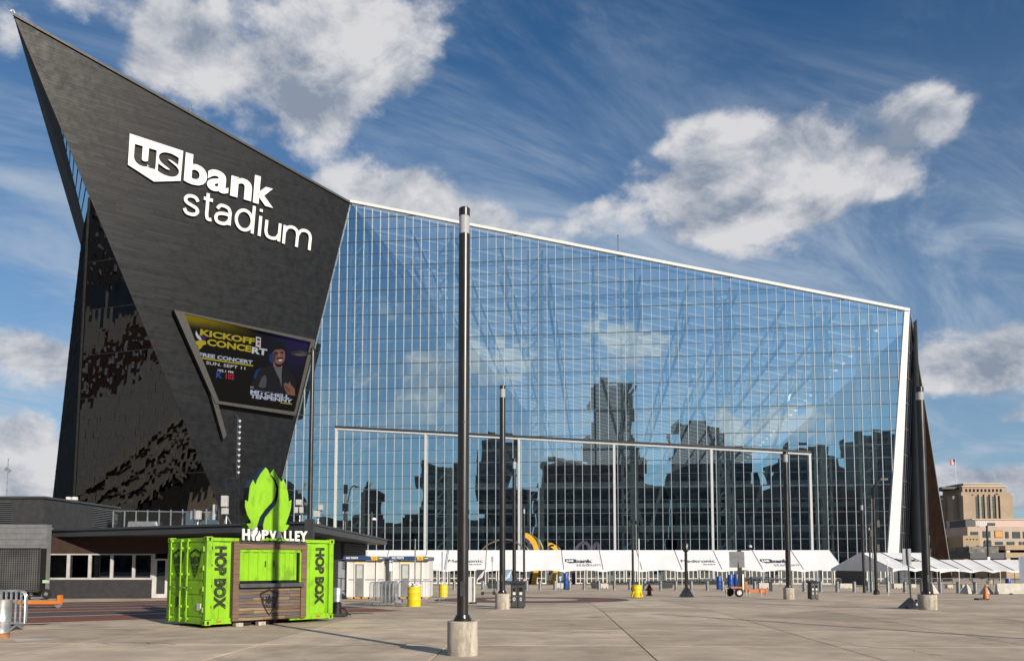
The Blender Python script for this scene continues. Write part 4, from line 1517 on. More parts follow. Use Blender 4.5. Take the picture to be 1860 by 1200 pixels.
def kworld(x, y, z):
    return KO + KX * x + KYV * y + Vector((0, 0, z))
def hop_signs():
    # green hop cone: two jagged leaf halves, black returns, S-shaped gap
    dpt = .15
    c = kf(484, 985, dpt)
    s = thing('hop_cone_sign', 'tall lime green hop cone cutout sign standing on the kiosk roof', 'sign', kworld(c[0], dpt, K_ZT - .1), KROT)
    q = lambda x, y: (lambda a: (a[0] - c[0], a[1] - (K_ZT - .1)))(kf(380 + x / 7.5, 840 + y / 7.5, dpt - .12))
    left = [(770, 62), (700, 150), (655, 230), (632, 298), (597, 232), (555, 330), (532, 530), (492, 505), (490, 600), (520, 710), (570, 800), (570, 825), (510, 828), (540, 880), (590, 925), (655, 940),
            (655, 850), (690, 740), (760, 640), (850, 540), (900, 450), (915, 350), (890, 260), (830, 165), (800, 95)]
    right = [(878, 85), (915, 150), (955, 215), (985, 262), (1010, 222), (1050, 310), (1075, 420), (1083, 525), (1122, 505), (1112, 620), (1085, 720), (1042, 838), (1092, 848), (1060, 905), (1010, 940), (740, 940),
             (735, 850), (760, 750), (840, 650), (910, 560), (940, 460), (945, 330), (900, 230), (832, 150)]
    mf = m_green
    for pts in (left, right):
        p2 = [q(*p) for p in pts]
        MB().prism([(a, -.12, b) for a, b in p2], (0, .025, 0)).build('leaf_face', mf, s)
        cx = sum(a for a, b in p2) / len(p2); cz = sum(b for a, b in p2) / len(p2)
        big = [(cx + (a - cx) * 1.015, cz + (b - cz) * 1.01) for a, b in p2]
        MB().prism([(a, -.094, b) for a, b in big], (0, .30, 0)).build('leaf_return', M('gloss_black', (.01, .01, .014), .15, spec=.6), s)
    for x in (-.35, .35):
        MB().tube((x, .15, -.05), (x, .15, .5), .04).build('bracket', m_dark, s)
    # white name letters in front of its foot
    d2 = -.12
    c2 = kf(497, 982, d2)
    t = thing('name_letters', 'white HOP VALLEY channel letters along the kiosk lintel', 'sign', kworld(c2[0], d2, K_ZT), KROT)
    q2 = lambda x, y: (lambda a: (a[0] - c2[0], a[1] - K_ZT))(kf(380 + x / 7.5, 840 + y / 7.5, d2 - .08))
    mwl = M('channel_letter_white', (.68, .68, .66), .4)
    for ch, xl, xr, yt, yb, mt in (('H', 437, 548, 900, 1052, mwl), ('P', 705, 800, 918, 1040, mwl), ('V', 805, 910, 925, 1052, mwl), ('A', 895, 1005, 928, 1058, mwl), ('L', 1005, 1075, 925, 1060, mwl),
                                   ('L', 1080, 1150, 928, 1062, mwl), ('E', 1155, 1225, 930, 1066, mwl), ('Y', 1215, 1332, 932, 1072, mwl)):
        me = solid_text(ch, .03, .5)
        a, b = q2(xl, yb), q2(xr, yt)
        fit(me, a[0] + .012, b[0] - .012, 0, b[1] - a[1], 0, .07)
        me.materials.append(mt)
        o = obj('letter', me, t)
        o.rotation_euler = (R(90), 0, 0)
        o.location = (0, -.07, a[1])
    a, b = q2(558, 1058), q2(700, 880)
    cx, cz, hw, hh = (a[0] + b[0]) / 2, (a[1] + b[1]) / 2, (b[0] - a[0]) / 2, (b[1] - a[1]) / 2
    MB().prism([(cx + p[0] * hw, -.14, cz + p[1] * hh) for p in leaf_outline()], (0, .14, 0)).build('cone_letter', mwl, t)
    vein = [(.25, .7), (.35, .3), (.1, -.1), (-.25, -.5), (-.2, -1.0)]
    MB().path([(cx + x * hw, -.145, cz + y * hh) for x, y in vein], .022, 5).build('cone_vein', m_black, t)
    a, b = q2(750, 1068), q2(1028, 1024)
    o = lettering('Brewing Co.', a[0], b[0], 0, b[1] - a[1], 0, m_green, t, .03, .03)
    o.rotation_euler = (R(90), 0, 0)
    o.location = (0, -.17, a[1])
    MB().box(q2(437, 1066)[0], q2(1330, 1066)[0], -.03, .03, -.03, .06).build('letter_rail', m_dark, t)
hop_signs()
# ------------------------------------------------------------------ city: what stands across the street and shows in the glass
def mirror(p, o, n):
    return p - n * (2 * (p - o).dot(n))
def block(name, label, x0, x1, z0, z1, y0, y1, mat, rot=0.0, origin=None, cat='building', group=None, floors=0, bays=0, wm=None, cap=None, faces='f', parent=None, tiers=None):
    """a building block with real window openings set as panes in frames on its faces"""
    t = thing(name, label, cat, origin, rot, group) if parent is None else parent
    MB().box(x0, x1, y0, y1, z0, z1).build('wall', mat, t)
    return t
m_tower = M('tower_stone', (.15, .145, .135), .8, var=.15, scale=.1)
m_tower2 = M('tower_glass_green', (.12, .15, .14), .5, var=.2, scale=.1)
m_tower3 = M('tower_brick', (.15, .10, .08), .85, var=.15, scale=.1)
m_win = M('tower_windows', (.03, .033, .036), .3, spec=.5, var=.3, scale=.3)
def reflected(label, mat, spec, D, o=FP0, n=FN, depth=30, ledges=True):
    """a tower placed where its mirror image in the stadium glass is seen; spec = [(x0, x1, ytop), ...] stacked tiers"""
    wid = []
    for x0, x1, yt in spec:
        a = mirror(at(x0, yt, D), o, n)
        b = mirror(at(x1, yt, D), o, n)
        wid.append((a, b))
    a, b = wid[0]
    c = (a + b) / 2
    dr = (b - a); dr.z = 0; dr.normalize()
    rot = math.atan2(dr.y, dr.x)
    t = thing('office_tower', label, 'building', (c.x, c.y, -2), rot)
    nrm = Vector((-dr.y, dr.x, 0))           # may point to or from the glass
    toward = 1 if nrm.dot(o - c) > 0 else -1
    first = True
    prev = 0
    for i, (a, b) in enumerate(wid):
        u0, u1 = (a - c).dot(dr), (b - c).dot(dr)
        u0, u1 = min(u0, u1), max(u0, u1)
        h = a.z + 2
        dd = depth * (1 - .12 * i)
        y0, y1 = sorted((-toward * 0.0 - toward * (.04 * i) * depth, -toward * dd))
        MB().box(u0, u1, y0, y1, 0 if i == 0 else prev, h).build('wall', mat, t)
        # window bands, and piers between
        fz = max(y0, y1) if toward > 0 else min(y0, y1)
        mb = MB()
        zz = (0 if i == 0 else prev) + 3
        k = 0
        while zz < h - 2.2 and k < 60:
            mb.box(u0 + 1, u1 - 1, fz - .25 + toward * .05, fz + .25 + toward * .05, zz, zz + 1.9)
            zz += 4.0
            k += 1
        if k:
            mb.build('window_band', m_win, t)['kind'] = 'stuff'
        mb = MB()
        nb = max(2, int((u1 - u0) / 5))
        for j in range(nb + 1):
            uu = u0 + (u1 - u0) * j / nb
            mb.box(uu - .5, uu + .5, fz - .3 + toward * .25, fz + .3 + toward * .25, (0 if i == 0 else prev), h)
        mb.build('pier', mat, t)['kind'] = 'stuff'
        MB().box(u0 - .5, u1 + .5, y0 - .5, y1 + .5, h, h + 1.4).build('parapet', mat, t)
        prev = h
    return t
reflected('tall stepped dark tower seen mirrored in the middle of the glass front', m_tower, [(1066, 1160, 800), (1080, 1150, 715), (1092, 1143, 697)], 640, depth=40)
reflected('second tallest mirrored tower, right of the tall stepped one', m_tower, [(1232, 1308, 822), (1240, 1303, 768)], 560)
reflected('mirrored office block with a gabled rooftop near the right door post', m_tower2, [(1425, 1530, 850), (1440, 1512, 826), (1455, 1495, 812)], 430)
reflected('mirrored tower touching the white edge of the glass front', m_tower2, [(1563, 1640, 785)], 520)
reflected('dark mirrored slab tower behind the second lamp post', m_tower, [(868, 938, 840), (873, 936, 797)], 500)
reflected('mirrored mid rise block left of the front lamp post', m_tower2, [(770, 834, 845)], 420)
reflected('broad low mirrored block at the foot of the tall stepped tower', m_tower3, [(985, 1176, 842)], 470)
reflected('mirrored block right of the second tallest mirrored tower', m_tower2, [(1300, 1366, 822)], 480)
reflected('mirrored church tower with a pointed cap above the white tents on the left', m_tower3, [(656, 690, 903), (662, 684, 893), (668, 678, 880)], 420, depth=9)
reflected('mirrored small dark tower beside the leaning black wall', m_tower, [(514, 546, 886)], 430, depth=12)
reflected('long low mirrored parking structure along the foot of the glass, left part', m_tower2, [(735, 868, 940)], 380, depth=25)
reflected('long mirrored courthouse block along the foot of the glass, middle part', m_tower, [(975, 1205, 884)], 390, depth=25)
reflected('long mirrored apartment block along the foot of the glass, right part', m_tower, [(1335, 1474, 893)], 375, depth=25)
reflected('low mirrored brick block along the foot of the glass, at the white edge', m_tower3, [(1512, 1640, 890)], 385, depth=25)
reflected('low mirrored glass block between the slab tower and the courthouse block', m_tower, [(880, 968, 900)], 395, depth=20)
reflected('low mirrored block under the second tallest mirrored tower', m_tower2, [(1222, 1318, 890)], 400, depth=20)
reflected('low mirrored row behind the ticket booths', m_tower3, [(560, 745, 952)], 360, depth=15)
# blocks to the left of the plaza, mirrored in the leaning smoked glass
Ba, Bb, Bc, Bn = prow_pts['B']
def side_mirror(label, mat, x0, x1, yt, yb, dist, depth=18):
    """box whose image in the smoked triangle fills the pixel rectangle, at a path length beyond the glass"""
    pts = []
    for x, y in ((x0, yb), (x1, yb), (x1, yt), (x0, yt)):
        q = onplane(x, y, Ba, Bn)
        d = ray(x, y).normalized()
        r = d - Bn * (2 * d.dot(Bn))
        pts.append(q + r * dist)
    return pts
rb_ = [onplane(x, y, Ba, Bn) for x, y in ((160, 690), (300, 860))]
def rdir(x, y):
    d = ray(x, y).normalized()
    return onplane(x, y, Ba, Bn), d - Bn * (2 * d.dot(Bn))
print('B refl', rdir(170, 690), rdir(300, 870), rdir(200, 500))

def facade_grid(t, x0, x1, z0, z1, y, sgn, nx, nz, wmat, fmat, fw=.62, fh=.55, name='window'):
    """windows standing a little proud of a wall facing -y or +y, each a frame with its pane"""
    cw, ch = (x1 - x0) / nx, (z1 - z0) / nz
    w, h = cw * fw, ch * fh
    fb, pb = MB(), MB()
    d = .12
    for a, b, c_, e in ((-w / 2, w / 2, h / 2 - .12, h / 2), (-w / 2, w / 2, -h / 2, -h / 2 + .12), (-w / 2, -w / 2 + .1, -h / 2 + .12, h / 2 - .12), (w / 2 - .1, w / 2, -h / 2 + .12, h / 2 - .12)):
        fb.box(a, b, -d / 2, d / 2, c_, e)
    pb.box(-w / 2 + .1, w / 2 - .1, -.02, .02, -h / 2 + .12, h / 2 - .12)
    fm, pm = fb.mesh('window_frame', fmat), pb.mesh('pane', wmat)
    for i in range(nx):
        for j in range(nz):
            o = obj(name, fm, t, (x0 + cw * (i + .5), y + sgn * .05, z0 + ch * (j + .5)))
            obj('pane', pm, o)

def left_blocks():
    q, r = rdir(175, 690)
    c = q + r * 60
    t = thing('brick_building', 'red brick block left of the plaza seen mirrored in the smoked glass', 'building', (c.x, c.y, gz(c.y)), 0)
    ang = math.atan2(r.y, r.x)
    t.rotation_euler = (0, 0, ang + math.pi / 2)
    mbk = M('red_brick', (.065, .038, .031), .85, var=.2, scale=1)
    MB().box(-22, 26, -20, 0, 0, 14).build('wall', mbk, t)
    facade_grid(t, -20, 24, 1, 13.5, .0, 1, 12, 4, M('painted_sky_pane', (.34, .36, .39), .3), m_white, .36, .42)  # pale pane colour stands in for sky reflected in the windows
    MB().box(-23, 27, -21, .4, 14, 14.8).build('cornice', M('buff_stone', (.3, .27, .22), .8), t)
    MB().box(26.2, 30, -18, 2, 0, 20).build('stair_tower', M('yellow_brick', (.55, .36, .12), .8), t)
    q, r = rdir(190, 560)
    c = q + r * 112
    t = thing('grey_office_slab', 'dark grey office slab left of the plaza mirrored high in the smoked glass', 'building', (c.x, c.y, gz(c.y)), math.atan2(r.y, r.x) + math.pi / 2)
    mgs = M('slab_grey', (.07, .07, .072), .7, var=.2)
    MB().box(-40, 45, -20, 0, 0, 36).build('wall', mgs, t)
    facade_grid(t, -39, 44, 1, 35, .0, 1, 20, 9, M('painted_sky_pane', (.34, .36, .39), .3), m_dark, .3, .45)  # same pale panes, sky reflection painted into their colour
    q, r = rdir(300, 860)
    c = q + r * 27
    t = thing('parking_ramp', 'grey concrete parking ramp left of the plaza mirrored low in the smoked glass', 'building', (c.x, c.y, gz(c.y)), 0)
    ang = math.atan2(r.y, r.x)
    t.rotation_euler = (0, 0, ang + math.pi / 2)
    mc = M('ramp_concrete', (.30, .28, .25), .9, var=.15)
    for i in range(4):
        MB().box(-25, 18, -25, 0, i * 3.2 + 2.0, i * 3.2 + 3.2).build('deck', mc, t)
    for i in range(9):
        x = -24.4 + i * 5.2
        MB().box(x - .3, x + .3, -1, -.3, 0, 12.6).build('column', mc, t)
    MB().box(-25, 18, -25, -24, 0, 12).build('rear_wall', m_hole, t)
left_blocks()

# ------------------------------------------------------------------ buildings in the distance on the right
def far_right():
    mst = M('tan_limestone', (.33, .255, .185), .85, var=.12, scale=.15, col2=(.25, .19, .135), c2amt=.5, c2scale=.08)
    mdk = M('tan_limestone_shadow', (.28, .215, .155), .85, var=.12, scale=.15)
    mtr = M('pale_cornice', (.50, .44, .36), .8)
    wg = M('green_glass', (.03, .05, .055), .15, spec=.7)
    Y = 330.0
    g = lambda x, y, YY=Y: at(x, y, YY)
    # tan tower with pilasters and a row of small windows
    a, b = g(1748, 900), g(1838, 900)
    w = b.x - a.x
    t = thing('limestone_tower', 'tan limestone tower with tall green windows and a flagpole, far right', 'building', (a.x, Y, -2))
    zz = lambda y: g(1800, y).z + 2
    dpt = 18
    lx = g(1729, 900).x - a.x
    MB().box(0, w, .8, dpt, 0, zz(893)).build('wall', mst, t)
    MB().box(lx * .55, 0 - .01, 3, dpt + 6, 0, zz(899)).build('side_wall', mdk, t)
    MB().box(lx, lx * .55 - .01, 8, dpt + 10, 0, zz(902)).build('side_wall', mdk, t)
    MB().box(1.0, w - 1.2, 1.6, dpt - 1, zz(893), zz(883)).build('attic', mst, t)
    MB().box(.6, w - .8, 1.2, dpt - 1, zz(883), zz(881.5)).build('cornice', mtr, t)
    MB().box(2, w - 3, 2.5, dpt - 2, zz(881.5), zz(877.5)).build('upper_attic', mst, t)
    MB().box(1.7, w - 2.7, 2.2, dpt - 2, zz(877.5), zz(876)).build('cornice', mtr, t)
    MB().box(-6, 2, 4, dpt - 2, zz(886), zz(882)).build('roof_step', m_dark, t)
    for i in range(10):
        x = g(1759 + i * 7.0, 889).x - a.x
        MB().box(x - .35, x + .35, 1.45, 1.65, zz(892), zz(887)).build('attic_window', m_hole, t)
    for px in (1775.5, 1785.5, 1795.5, 1805.5):
        x = g(px, 900).x - a.x
        o = MB().box(x - .55, x + .55, .62, .86, zz(955), zz(901)).build('tall_window', wg, t)
        for q in range(8):
            MB().box(x - .55, x + .55, .58, .61, zz(905 + q * 6), zz(904 + q * 6)).build('spandrel', m_dark, o)
    for px in (1770, 1780.5, 1790.5, 1800.5, 1811):
        x = g(px, 900).x - a.x
        MB().box(x - .4, x + .4, .2, .9, 0, zz(897)).build('pilaster', mst, t)
    MB().box(g(1811, 900).x - a.x, g(1814.5, 900).x - a.x, .55, .85, 0, zz(895)).build('shade_groove', m_hole, t)
    for x0, x1 in ((1748, 1770), (1815, 1838)):
        MB().box(g(x0, 900).x - a.x, g(x1, 900).x - a.x, -.4, .85, 0, zz(899.5)).build('corner_pier', mst, t)
    # flag on its pole
    px = g(1758.5, 876)
    f = thing('flagpole', 'white flagpole with the stars and stripes flying above the tan tower', 'flag', (px.x, Y + 9, zz(878) - 2))
    ztop = g(1757, 832, Y + 9).z - (zz(878) - 2)
    MB().tube((0, 0, 0), (0, 0, ztop), .14, .09, 8).build('pole', m_white, f)
    MB().lathe([(.0, -.2), (.2, -.05), (.2, .05), (0, .2)], (0, 0, ztop), 8).build('finial', m_white, f)
    fw, fh, n = 2.1, 2.2, 10
    def wave(x):
        return .25 * math.sin(x * 3.2)
    def strip(name, x0, x1, z0, z1, mat, par, dy=0):
        mb = MB()
        vs = []
        for i in range(n + 1):
            x = x0 + (x1 - x0) * i / n
            drop = .35 * (x / fw) ** 1.3
            for z in (z0, z1):
                for th in (-.015, .015):
                    vs.append((-x, wave(x) + th + dy, ztop - .3 - drop - z))
        fs = []
        for i in range(n):
            k, m = i * 4, i * 4 + 4
            fs += [(k, m, m + 2, k + 2), (k + 1, k + 3, m + 3, m + 1), (k, k + 1, m + 1, m), (k + 2, m + 2, m + 3, k + 3)]
        return mb.add(vs, fs).build(name, mat, par)
    mred, mwh, mbl = M('flag_red', (.42, .05, .06), .7), M('flag_white', (.6, .58, .6), .7), M('flag_blue', (.03, .04, .16), .7)
    base = None
    fl = bpy.data.objects.new('flag', None); C.objects.link(fl); fl.parent = f
    for i in range(13):
        strip('stripe', .92 if i < 7 else 0, fw, i * fh / 13, (i + 1) * fh / 13, mwh if i % 2 else mred, fl)
    strip('canton', 0, .92, 0, fh * 7 / 13, mbl, fl)
    # lighter office block in front
    Y2 = 270.0
    g2 = lambda x, y: at(x, y, Y2)
    a = g2(1757, 955)
    t = thing('office_block', 'pinkish beige office block with dark ribbon windows below the tan tower', 'building', (a.x, Y2, -2))
    mp = M('beige_panels', (.38, .305, .25), .8, var=.08, scale=.2)
    z2 = lambda y: g2(1800, y).z + 2
    x2 = lambda x: g2(x, 950).x - a.x
    MB().box(0, x2(1960), 0, 20, 0, z2(956)).build('wall', mp, t)
    MB().box(x2(1778), x2(1960), 4, 20, z2(956), z2(942)).build('upper_wall', M('pink_panels', (.50, .38, .34), .8, var=.08), t)
    MB().box(x2(1777), x2(1960), 3.5, 20, z2(942), z2(940.5)).build('coping', mtr, t)
    for x0, x1, y0, y1, mt in ((1762, 1776, 965, 971, wg), (1784, 1798, 964, 976, wg), (1805.5, 1820, 963, 976, M('plywood', (.55, .27, .08), .8)), (1825, 1831, 965, 977, wg), (1838, 1852, 965, 977, wg), (1857, 1880, 965, 977, wg),
                               (1785, 1799, 983, 993, wg), (1806, 1820, 983, 989, wg), (1827, 1841, 983, 989, wg), (1849, 1854, 983, 989, wg), (1856, 1875, 983, 989, wg)):
        o = MB().box(x2(x0), x2(x1), -.15, .05, z2(y1), z2(y0)).build('window', m_dark, t)
        MB().box(x2(x0) + .15, x2(x1) - .15, -.2, -.16, z2(y1) + .15, z2(y0) - .15).build('pane', mt, o)
    MB().box(x2(1806), x2(1820), 3.8, 4.02, z2(953), z2(948)).build('window', wg, t)
    MB().box(x2(1760), x2(1778), 2, 12, z2(956), z2(943)).build('plant_room', m_dark, t)
    # antennas on its roof
    an = thing('roof_antennas', 'cluster of white mobile antennas on the beige block roof', 'antenna', (g2(1789, 950).x, Y2 + 2, z2(956) - 2))
    for i in range(6):
        x = -1.6 + i * .65
        MB().box(x - .12, x + .12, -.1, .1, .3, 1.7 + .3 * (i % 2)).build('panel_antenna', m_white, an)
        MB().tube((x, .15, 0), (x, .15, 2.0), .04, n=6).build('mast', m_steel, an)
    # small tan block in front with four vents
    Y3 = 215.0
    g3 = lambda x, y: at(x, y, Y3)
    a = g3(1749, 972)
    t = thing('tan_annex', 'small tan annex with four square vents below the office block', 'building', (a.x, Y3, -2))
    z3 = lambda y: g3(1760, y).z + 2
    x3 = lambda x: g3(x, 980).x - a.x
    MB().box(0, x3(1780), 0, 12, 0, z3(972)).build('wall', M('tan_render', (.34, .26, .175), .85), t)
    for i in range(4):
        MB().box(x3(1755.5 + i * 6), x3(1757.5 + i * 6), -.1, .05, z3(980), z3(978)).build('vent', m_hole, t)
    for x0, x1, y0, y1 in ((1754, 1759, 990, 997), (1773, 1778, 990, 995)):
        MB().box(x3(x0), x3(x1), -.1, .05, z3(y1), z3(y0)).build('window', m_dark, t)
    # grey block with broken glass reflections left of it
    t = thing('dark_glass_block', 'narrow dark glazed block between stadium and tan annex', 'building', (g3(1722, 980).x, Y3 + 8, -2))
    MB().box(0, x3(1749) - x3(1722), 0, 12, 0, z3(977)).build('wall', M('mottled_glass', (.10, .12, .15), .2, var=.5, scale=.6), t)
    for i in range(5):
        MB().box(.4 + i * .8, .55 + i * .8, -.1, .05, 0, z3(978)).build('mullion', m_steel, t)
    MB().box(-.6, x3(1749) - x3(1722) + .4, -.4, 12, z3(977), z3(972)).build('roof_slab', m_conc, t)
    # parking deck, lower right
    Y4 = 190.0
    g4 = lambda x, y: at(x, y, Y4)
    a = g4(1826, 990)
    t = thing('parking_deck', 'tan parking deck with open levels at the right edge', 'building', (a.x, Y4, -2))
    z4 = lambda y: g4(1840, y).z + 2
    mt = M('deck_tan', (.35, .265, .18), .85)
    for y0, y1 in ((990, 998), (1003, 1012), (1017, 1024), (1036, 1050)):
        MB().box(0, 24, 0, 14, z4(y1), z4(y0)).build('parapet_band', mt, t)
    for i in range(5):
        MB().box(.4 + i * 4.6, 1.2 + i * 4.6, .3, 1.0, 0, z4(998)).build('column', M('deck_column', (.5, .48, .45), .8), t)
    MB().box(0, 24, 13, 14.5, 0, z4(998)).build('rear_wall', m_hole, t)
    # dark canopy roof beside it
    a = g4(1762, 1010)
    t = thing('dark_canopy', 'low dark grey canopy roof in front of the tan annex', 'building', (a.x, Y4 - 15, -2))
    g5 = lambda x, y: at(x, y, Y4 - 15)
    z5 = lambda y: g5(1800, y).z + 2
    x5 = lambda x: g5(x, 1000).x - g5(1762, 1000).x
    t.location.x = g5(1762, 1000).x
    MB().box(0, x5(1824), 0, 10, z5(1014), z5(1003)).build('fascia', M('charcoal_fascia', (.06, .062, .07), .6), t)
    MB().box(x5(1770), x5(1824), 2, 10, z5(1003), z5(992)).build('roof', M('mottled_roof', (.15, .145, .135), .8, var=.5, scale=.8), t)
    for x in (.3, x5(1824) - .6):
        MB().box(x, x + .3, 1, 1.3, 0, z5(1014)).build('post', m_dark, t)
far_right()
# ------------------------------------------------------------------ low dark service building on the left
def service_building():
    GZ = gz(52)
    Y = 52.0
    q = lambda x, y, YY=Y: at(x, y, YY)
    t = thing('service_building', 'low dark building with flat canopy roof and a strip of windows behind the kiosk', 'building', (0, 0, 0))
    md = M('dark_masonry', (.030, .031, .035), .8, var=.2, scale=3, bump=.3)
    mbrn = M('brown_cladding', (.040, .022, .016), .7, var=.25, scale=2, bump=.2)
    mgr = M('grey_block', (.15, .155, .165), .85, var=.12, scale=2, bump=.3)
    mfa = M('charcoal_fascia_metal', (.040, .045, .052), .45, var=.12, scale=.7)
    A, B, Cc = Vector((-33.6, 54.6, 3.5)), Vector((-10.45, 42.0, 3.5)), Vector((-11.2, 74, 3.5))
    # canopy slab with thin upper lip
    MB().prism([A, B, Cc, Vector((-33.6, 74, 3.5))], (0, 0, .34)).build('canopy', mfa, t)
    out = lambda p, k: Vector((p.x, p.y, p.z))
    MB().prism([A + Vector((-.1, -.12, .36)), B + Vector((.05, -.16, .36)), Cc + Vector((.1, .1, .36)), Vector((-33.7, 74, 3.86))], (0, 0, .12)).build('canopy_lip', mfa, t)
    # front wall: plinth, windows, upper cladding
    x0, x1 = q(85, 1050).x, -13.8
    zs, zh = q(180, 1052).z, q(180, 1005).z
    MB().box(x0, x1, Y, Y + .3, GZ, zs).build('plinth', md, t)
    MB().box(x0, x1, Y, Y + .3, zh, 3.5).build('upper_cladding', mbrn, t)
    mfr = M('window_aluminium', (.42, .42, .42), .45)
    wg = glass_mat('shop_glass', .16, (.16, .17, .16), refl_col=(.8, .85, .9))
    edges = [85, 124, 163, 203, 243, 277]
    for i in range(5):
        a, b = q(edges[i], 1030).x, q(edges[i + 1], 1030).x
        fb = MB()
        for c in ((a, a + .09, zs, zh), (b - .09, b, zs, zh), (a + .09, b - .09, zs, zs + .12), (a + .09, b - .09, zh - .08, zh)):
            fb.box(c[0], c[1], Y - .04, Y + .12, c[2], c[3])
        o = fb.build('window', mfr, t)
        MB().box(a + .09, b - .09, Y + .03, Y + .05, zs + .12, zh - .08).build('pane', wg, o)
    MB().box(x0 - 2, x1, Y + 3.5, Y + 3.6, GZ, 3.5).build('inner_wall', M('room_wall', (.10, .09, .08), .8, var=.4, scale=.8), t)
    MB().box(q(92, 1040).x, q(110, 1040).x, Y + 1.6, Y + 2.6, GZ, GZ + 1.5).build('counter', M('wood_counter', (.30, .13, .05), .6), t)
    MB().box(x0 - 2, x1, Y + .3, Y + 3.5, GZ - .02, GZ + .02).build('floor', m_dark, t)
    # glazed door
    a, b = q(277, 1050).x, q(308, 1050).x
    db = MB()
    dz = q(290, 1017).z
    for c in ((a, a + .13, GZ, zh), (b - .13, b, GZ, zh), (a + .13, b - .13, dz, dz + .1), (a + .13, b - .13, GZ, GZ + .25), (a + .13, a + .26, GZ + .25, dz), (b - .26, b - .13, GZ + .25, dz)):
        db.box(c[0], c[1], Y - .07, Y + .1, c[2], c[3])
    o = db.build('door', M('door_grey', (.48, .48, .49), .5), t)
    MB().box(a + .26, b - .26, Y + .01, Y + .03, GZ + .25, dz).build('pane', wg, o)
    MB().box(b, x1, Y - .01, Y + .31, GZ, zh).build('front_wall', md, t)
    # right wall under the canopy, louvred at its far end, with a pale panel door
    P0_, P1_ = Vector((-13.8, 52, 0)), Vector((-12.9, 73, 0))
    dd = (P1_ - P0_).normalized(); nn = Vector((dd.y, -dd.x, 0))
    mb = MB()
    mb.prism([P0_ + Vector((0, 0, GZ)), P1_ + Vector((0, 0, -1)), P1_ + Vector((0, 0, 3.5)), P0_ + Vector((0, 0, 3.5))], -nn * .3)
    mb.build('side_wall', md, t)
    for i in range(12):
        z = 3.35 - i * .17
        MB().obox(P0_ + dd * 16.5 + nn * .12 + Vector((0, 0, z)), dd * 4.2, nn * .12, Vector((0, 0, .025)) - nn * .0).build('louvre_slat', M('slate_louvre', (.06, .065, .075), .5), t)
    MB().obox(P0_ + dd * 12.2 + nn * .05 + Vector((0, 0, gz(62) + 1.2)), dd * .9, nn * .05, Vector((0, 0, 1.25))).build('side_door', M('steel_door', (.25, .27, .30), .45), t)
    for i in range(26):
        z = -.3 + i * .145
        MB().obox(P0_ + dd * 6 + nn * .02 + Vector((0, 0, z)), dd * 5.8, nn * .02, Vector((0, 0, .065))).build('cladding_board', md, t)
    # end wall of grey blocks at the far left
    gl0, gl1 = q(-60, 1000, 50.5).x, q(84, 1000, 50.5).x
    zt = q(40, 952, 50.5).z
    MB().box(gl0, gl1, 50.5, 51.0, GZ, zt).build('block_wall_core', mgr, t)
    rnd = random.Random(2)
    r, z = 0, GZ
    while z < zt - .05:
        x = gl0 - (.0 if r % 2 else .6)
        while x < gl1:
            xa, xb = max(x, gl0), min(x + 1.2, gl1)
            if xb - xa > .1:
                pr = rnd.uniform(.0, .012)
                MB().box(xa + .008, xb - .008, 50.46 - pr, 50.495, z + .008, min(z + .36, zt) - .008).build('block', mgr, t)
            x += 1.2
        z += .36
        r += 1
    # plant room on the roof with louvres
    cx = q(89, 930).x
    zr = q(60, 906).z
    MB().box(q(-60, 930).x, cx, Y - .6, Y + 9.2, 3.9, zr).build('plant_room', md, t)
    MB().box(q(-62, 930).x, cx + .12, Y - .72, Y + 9.3, zr, zr + .13).build('plant_room_coping', mfa, t)
    mlv = M('louvre_grey', (.075, .082, .092), .5)
    for i in range(13):
        z = 4.15 + i * .125
        MB().obox(Vector((cx + .08, Y + 7.4, z)), (0, 2.0, 0), (.07, 0, .0), (0, 0, .028)).build('louvre_slat', mlv, t)
        MB().obox(Vector((q(5, 930).x, Y - .68, z)), (.95, 0, 0), (0, .07, 0), (0, 0, .028)).build('louvre_slat', mlv, t)
    # downpipe brackets, lamps under the canopy
    for px in (75, 88):
        MB().box(q(px, 968).x - .12, q(px, 968).x + .12, Y + 2.6 - 2.6, Y + .3, 3.86 + .14, 4.05).build('roof_vent', m_conc, t)
    return t
service_building()

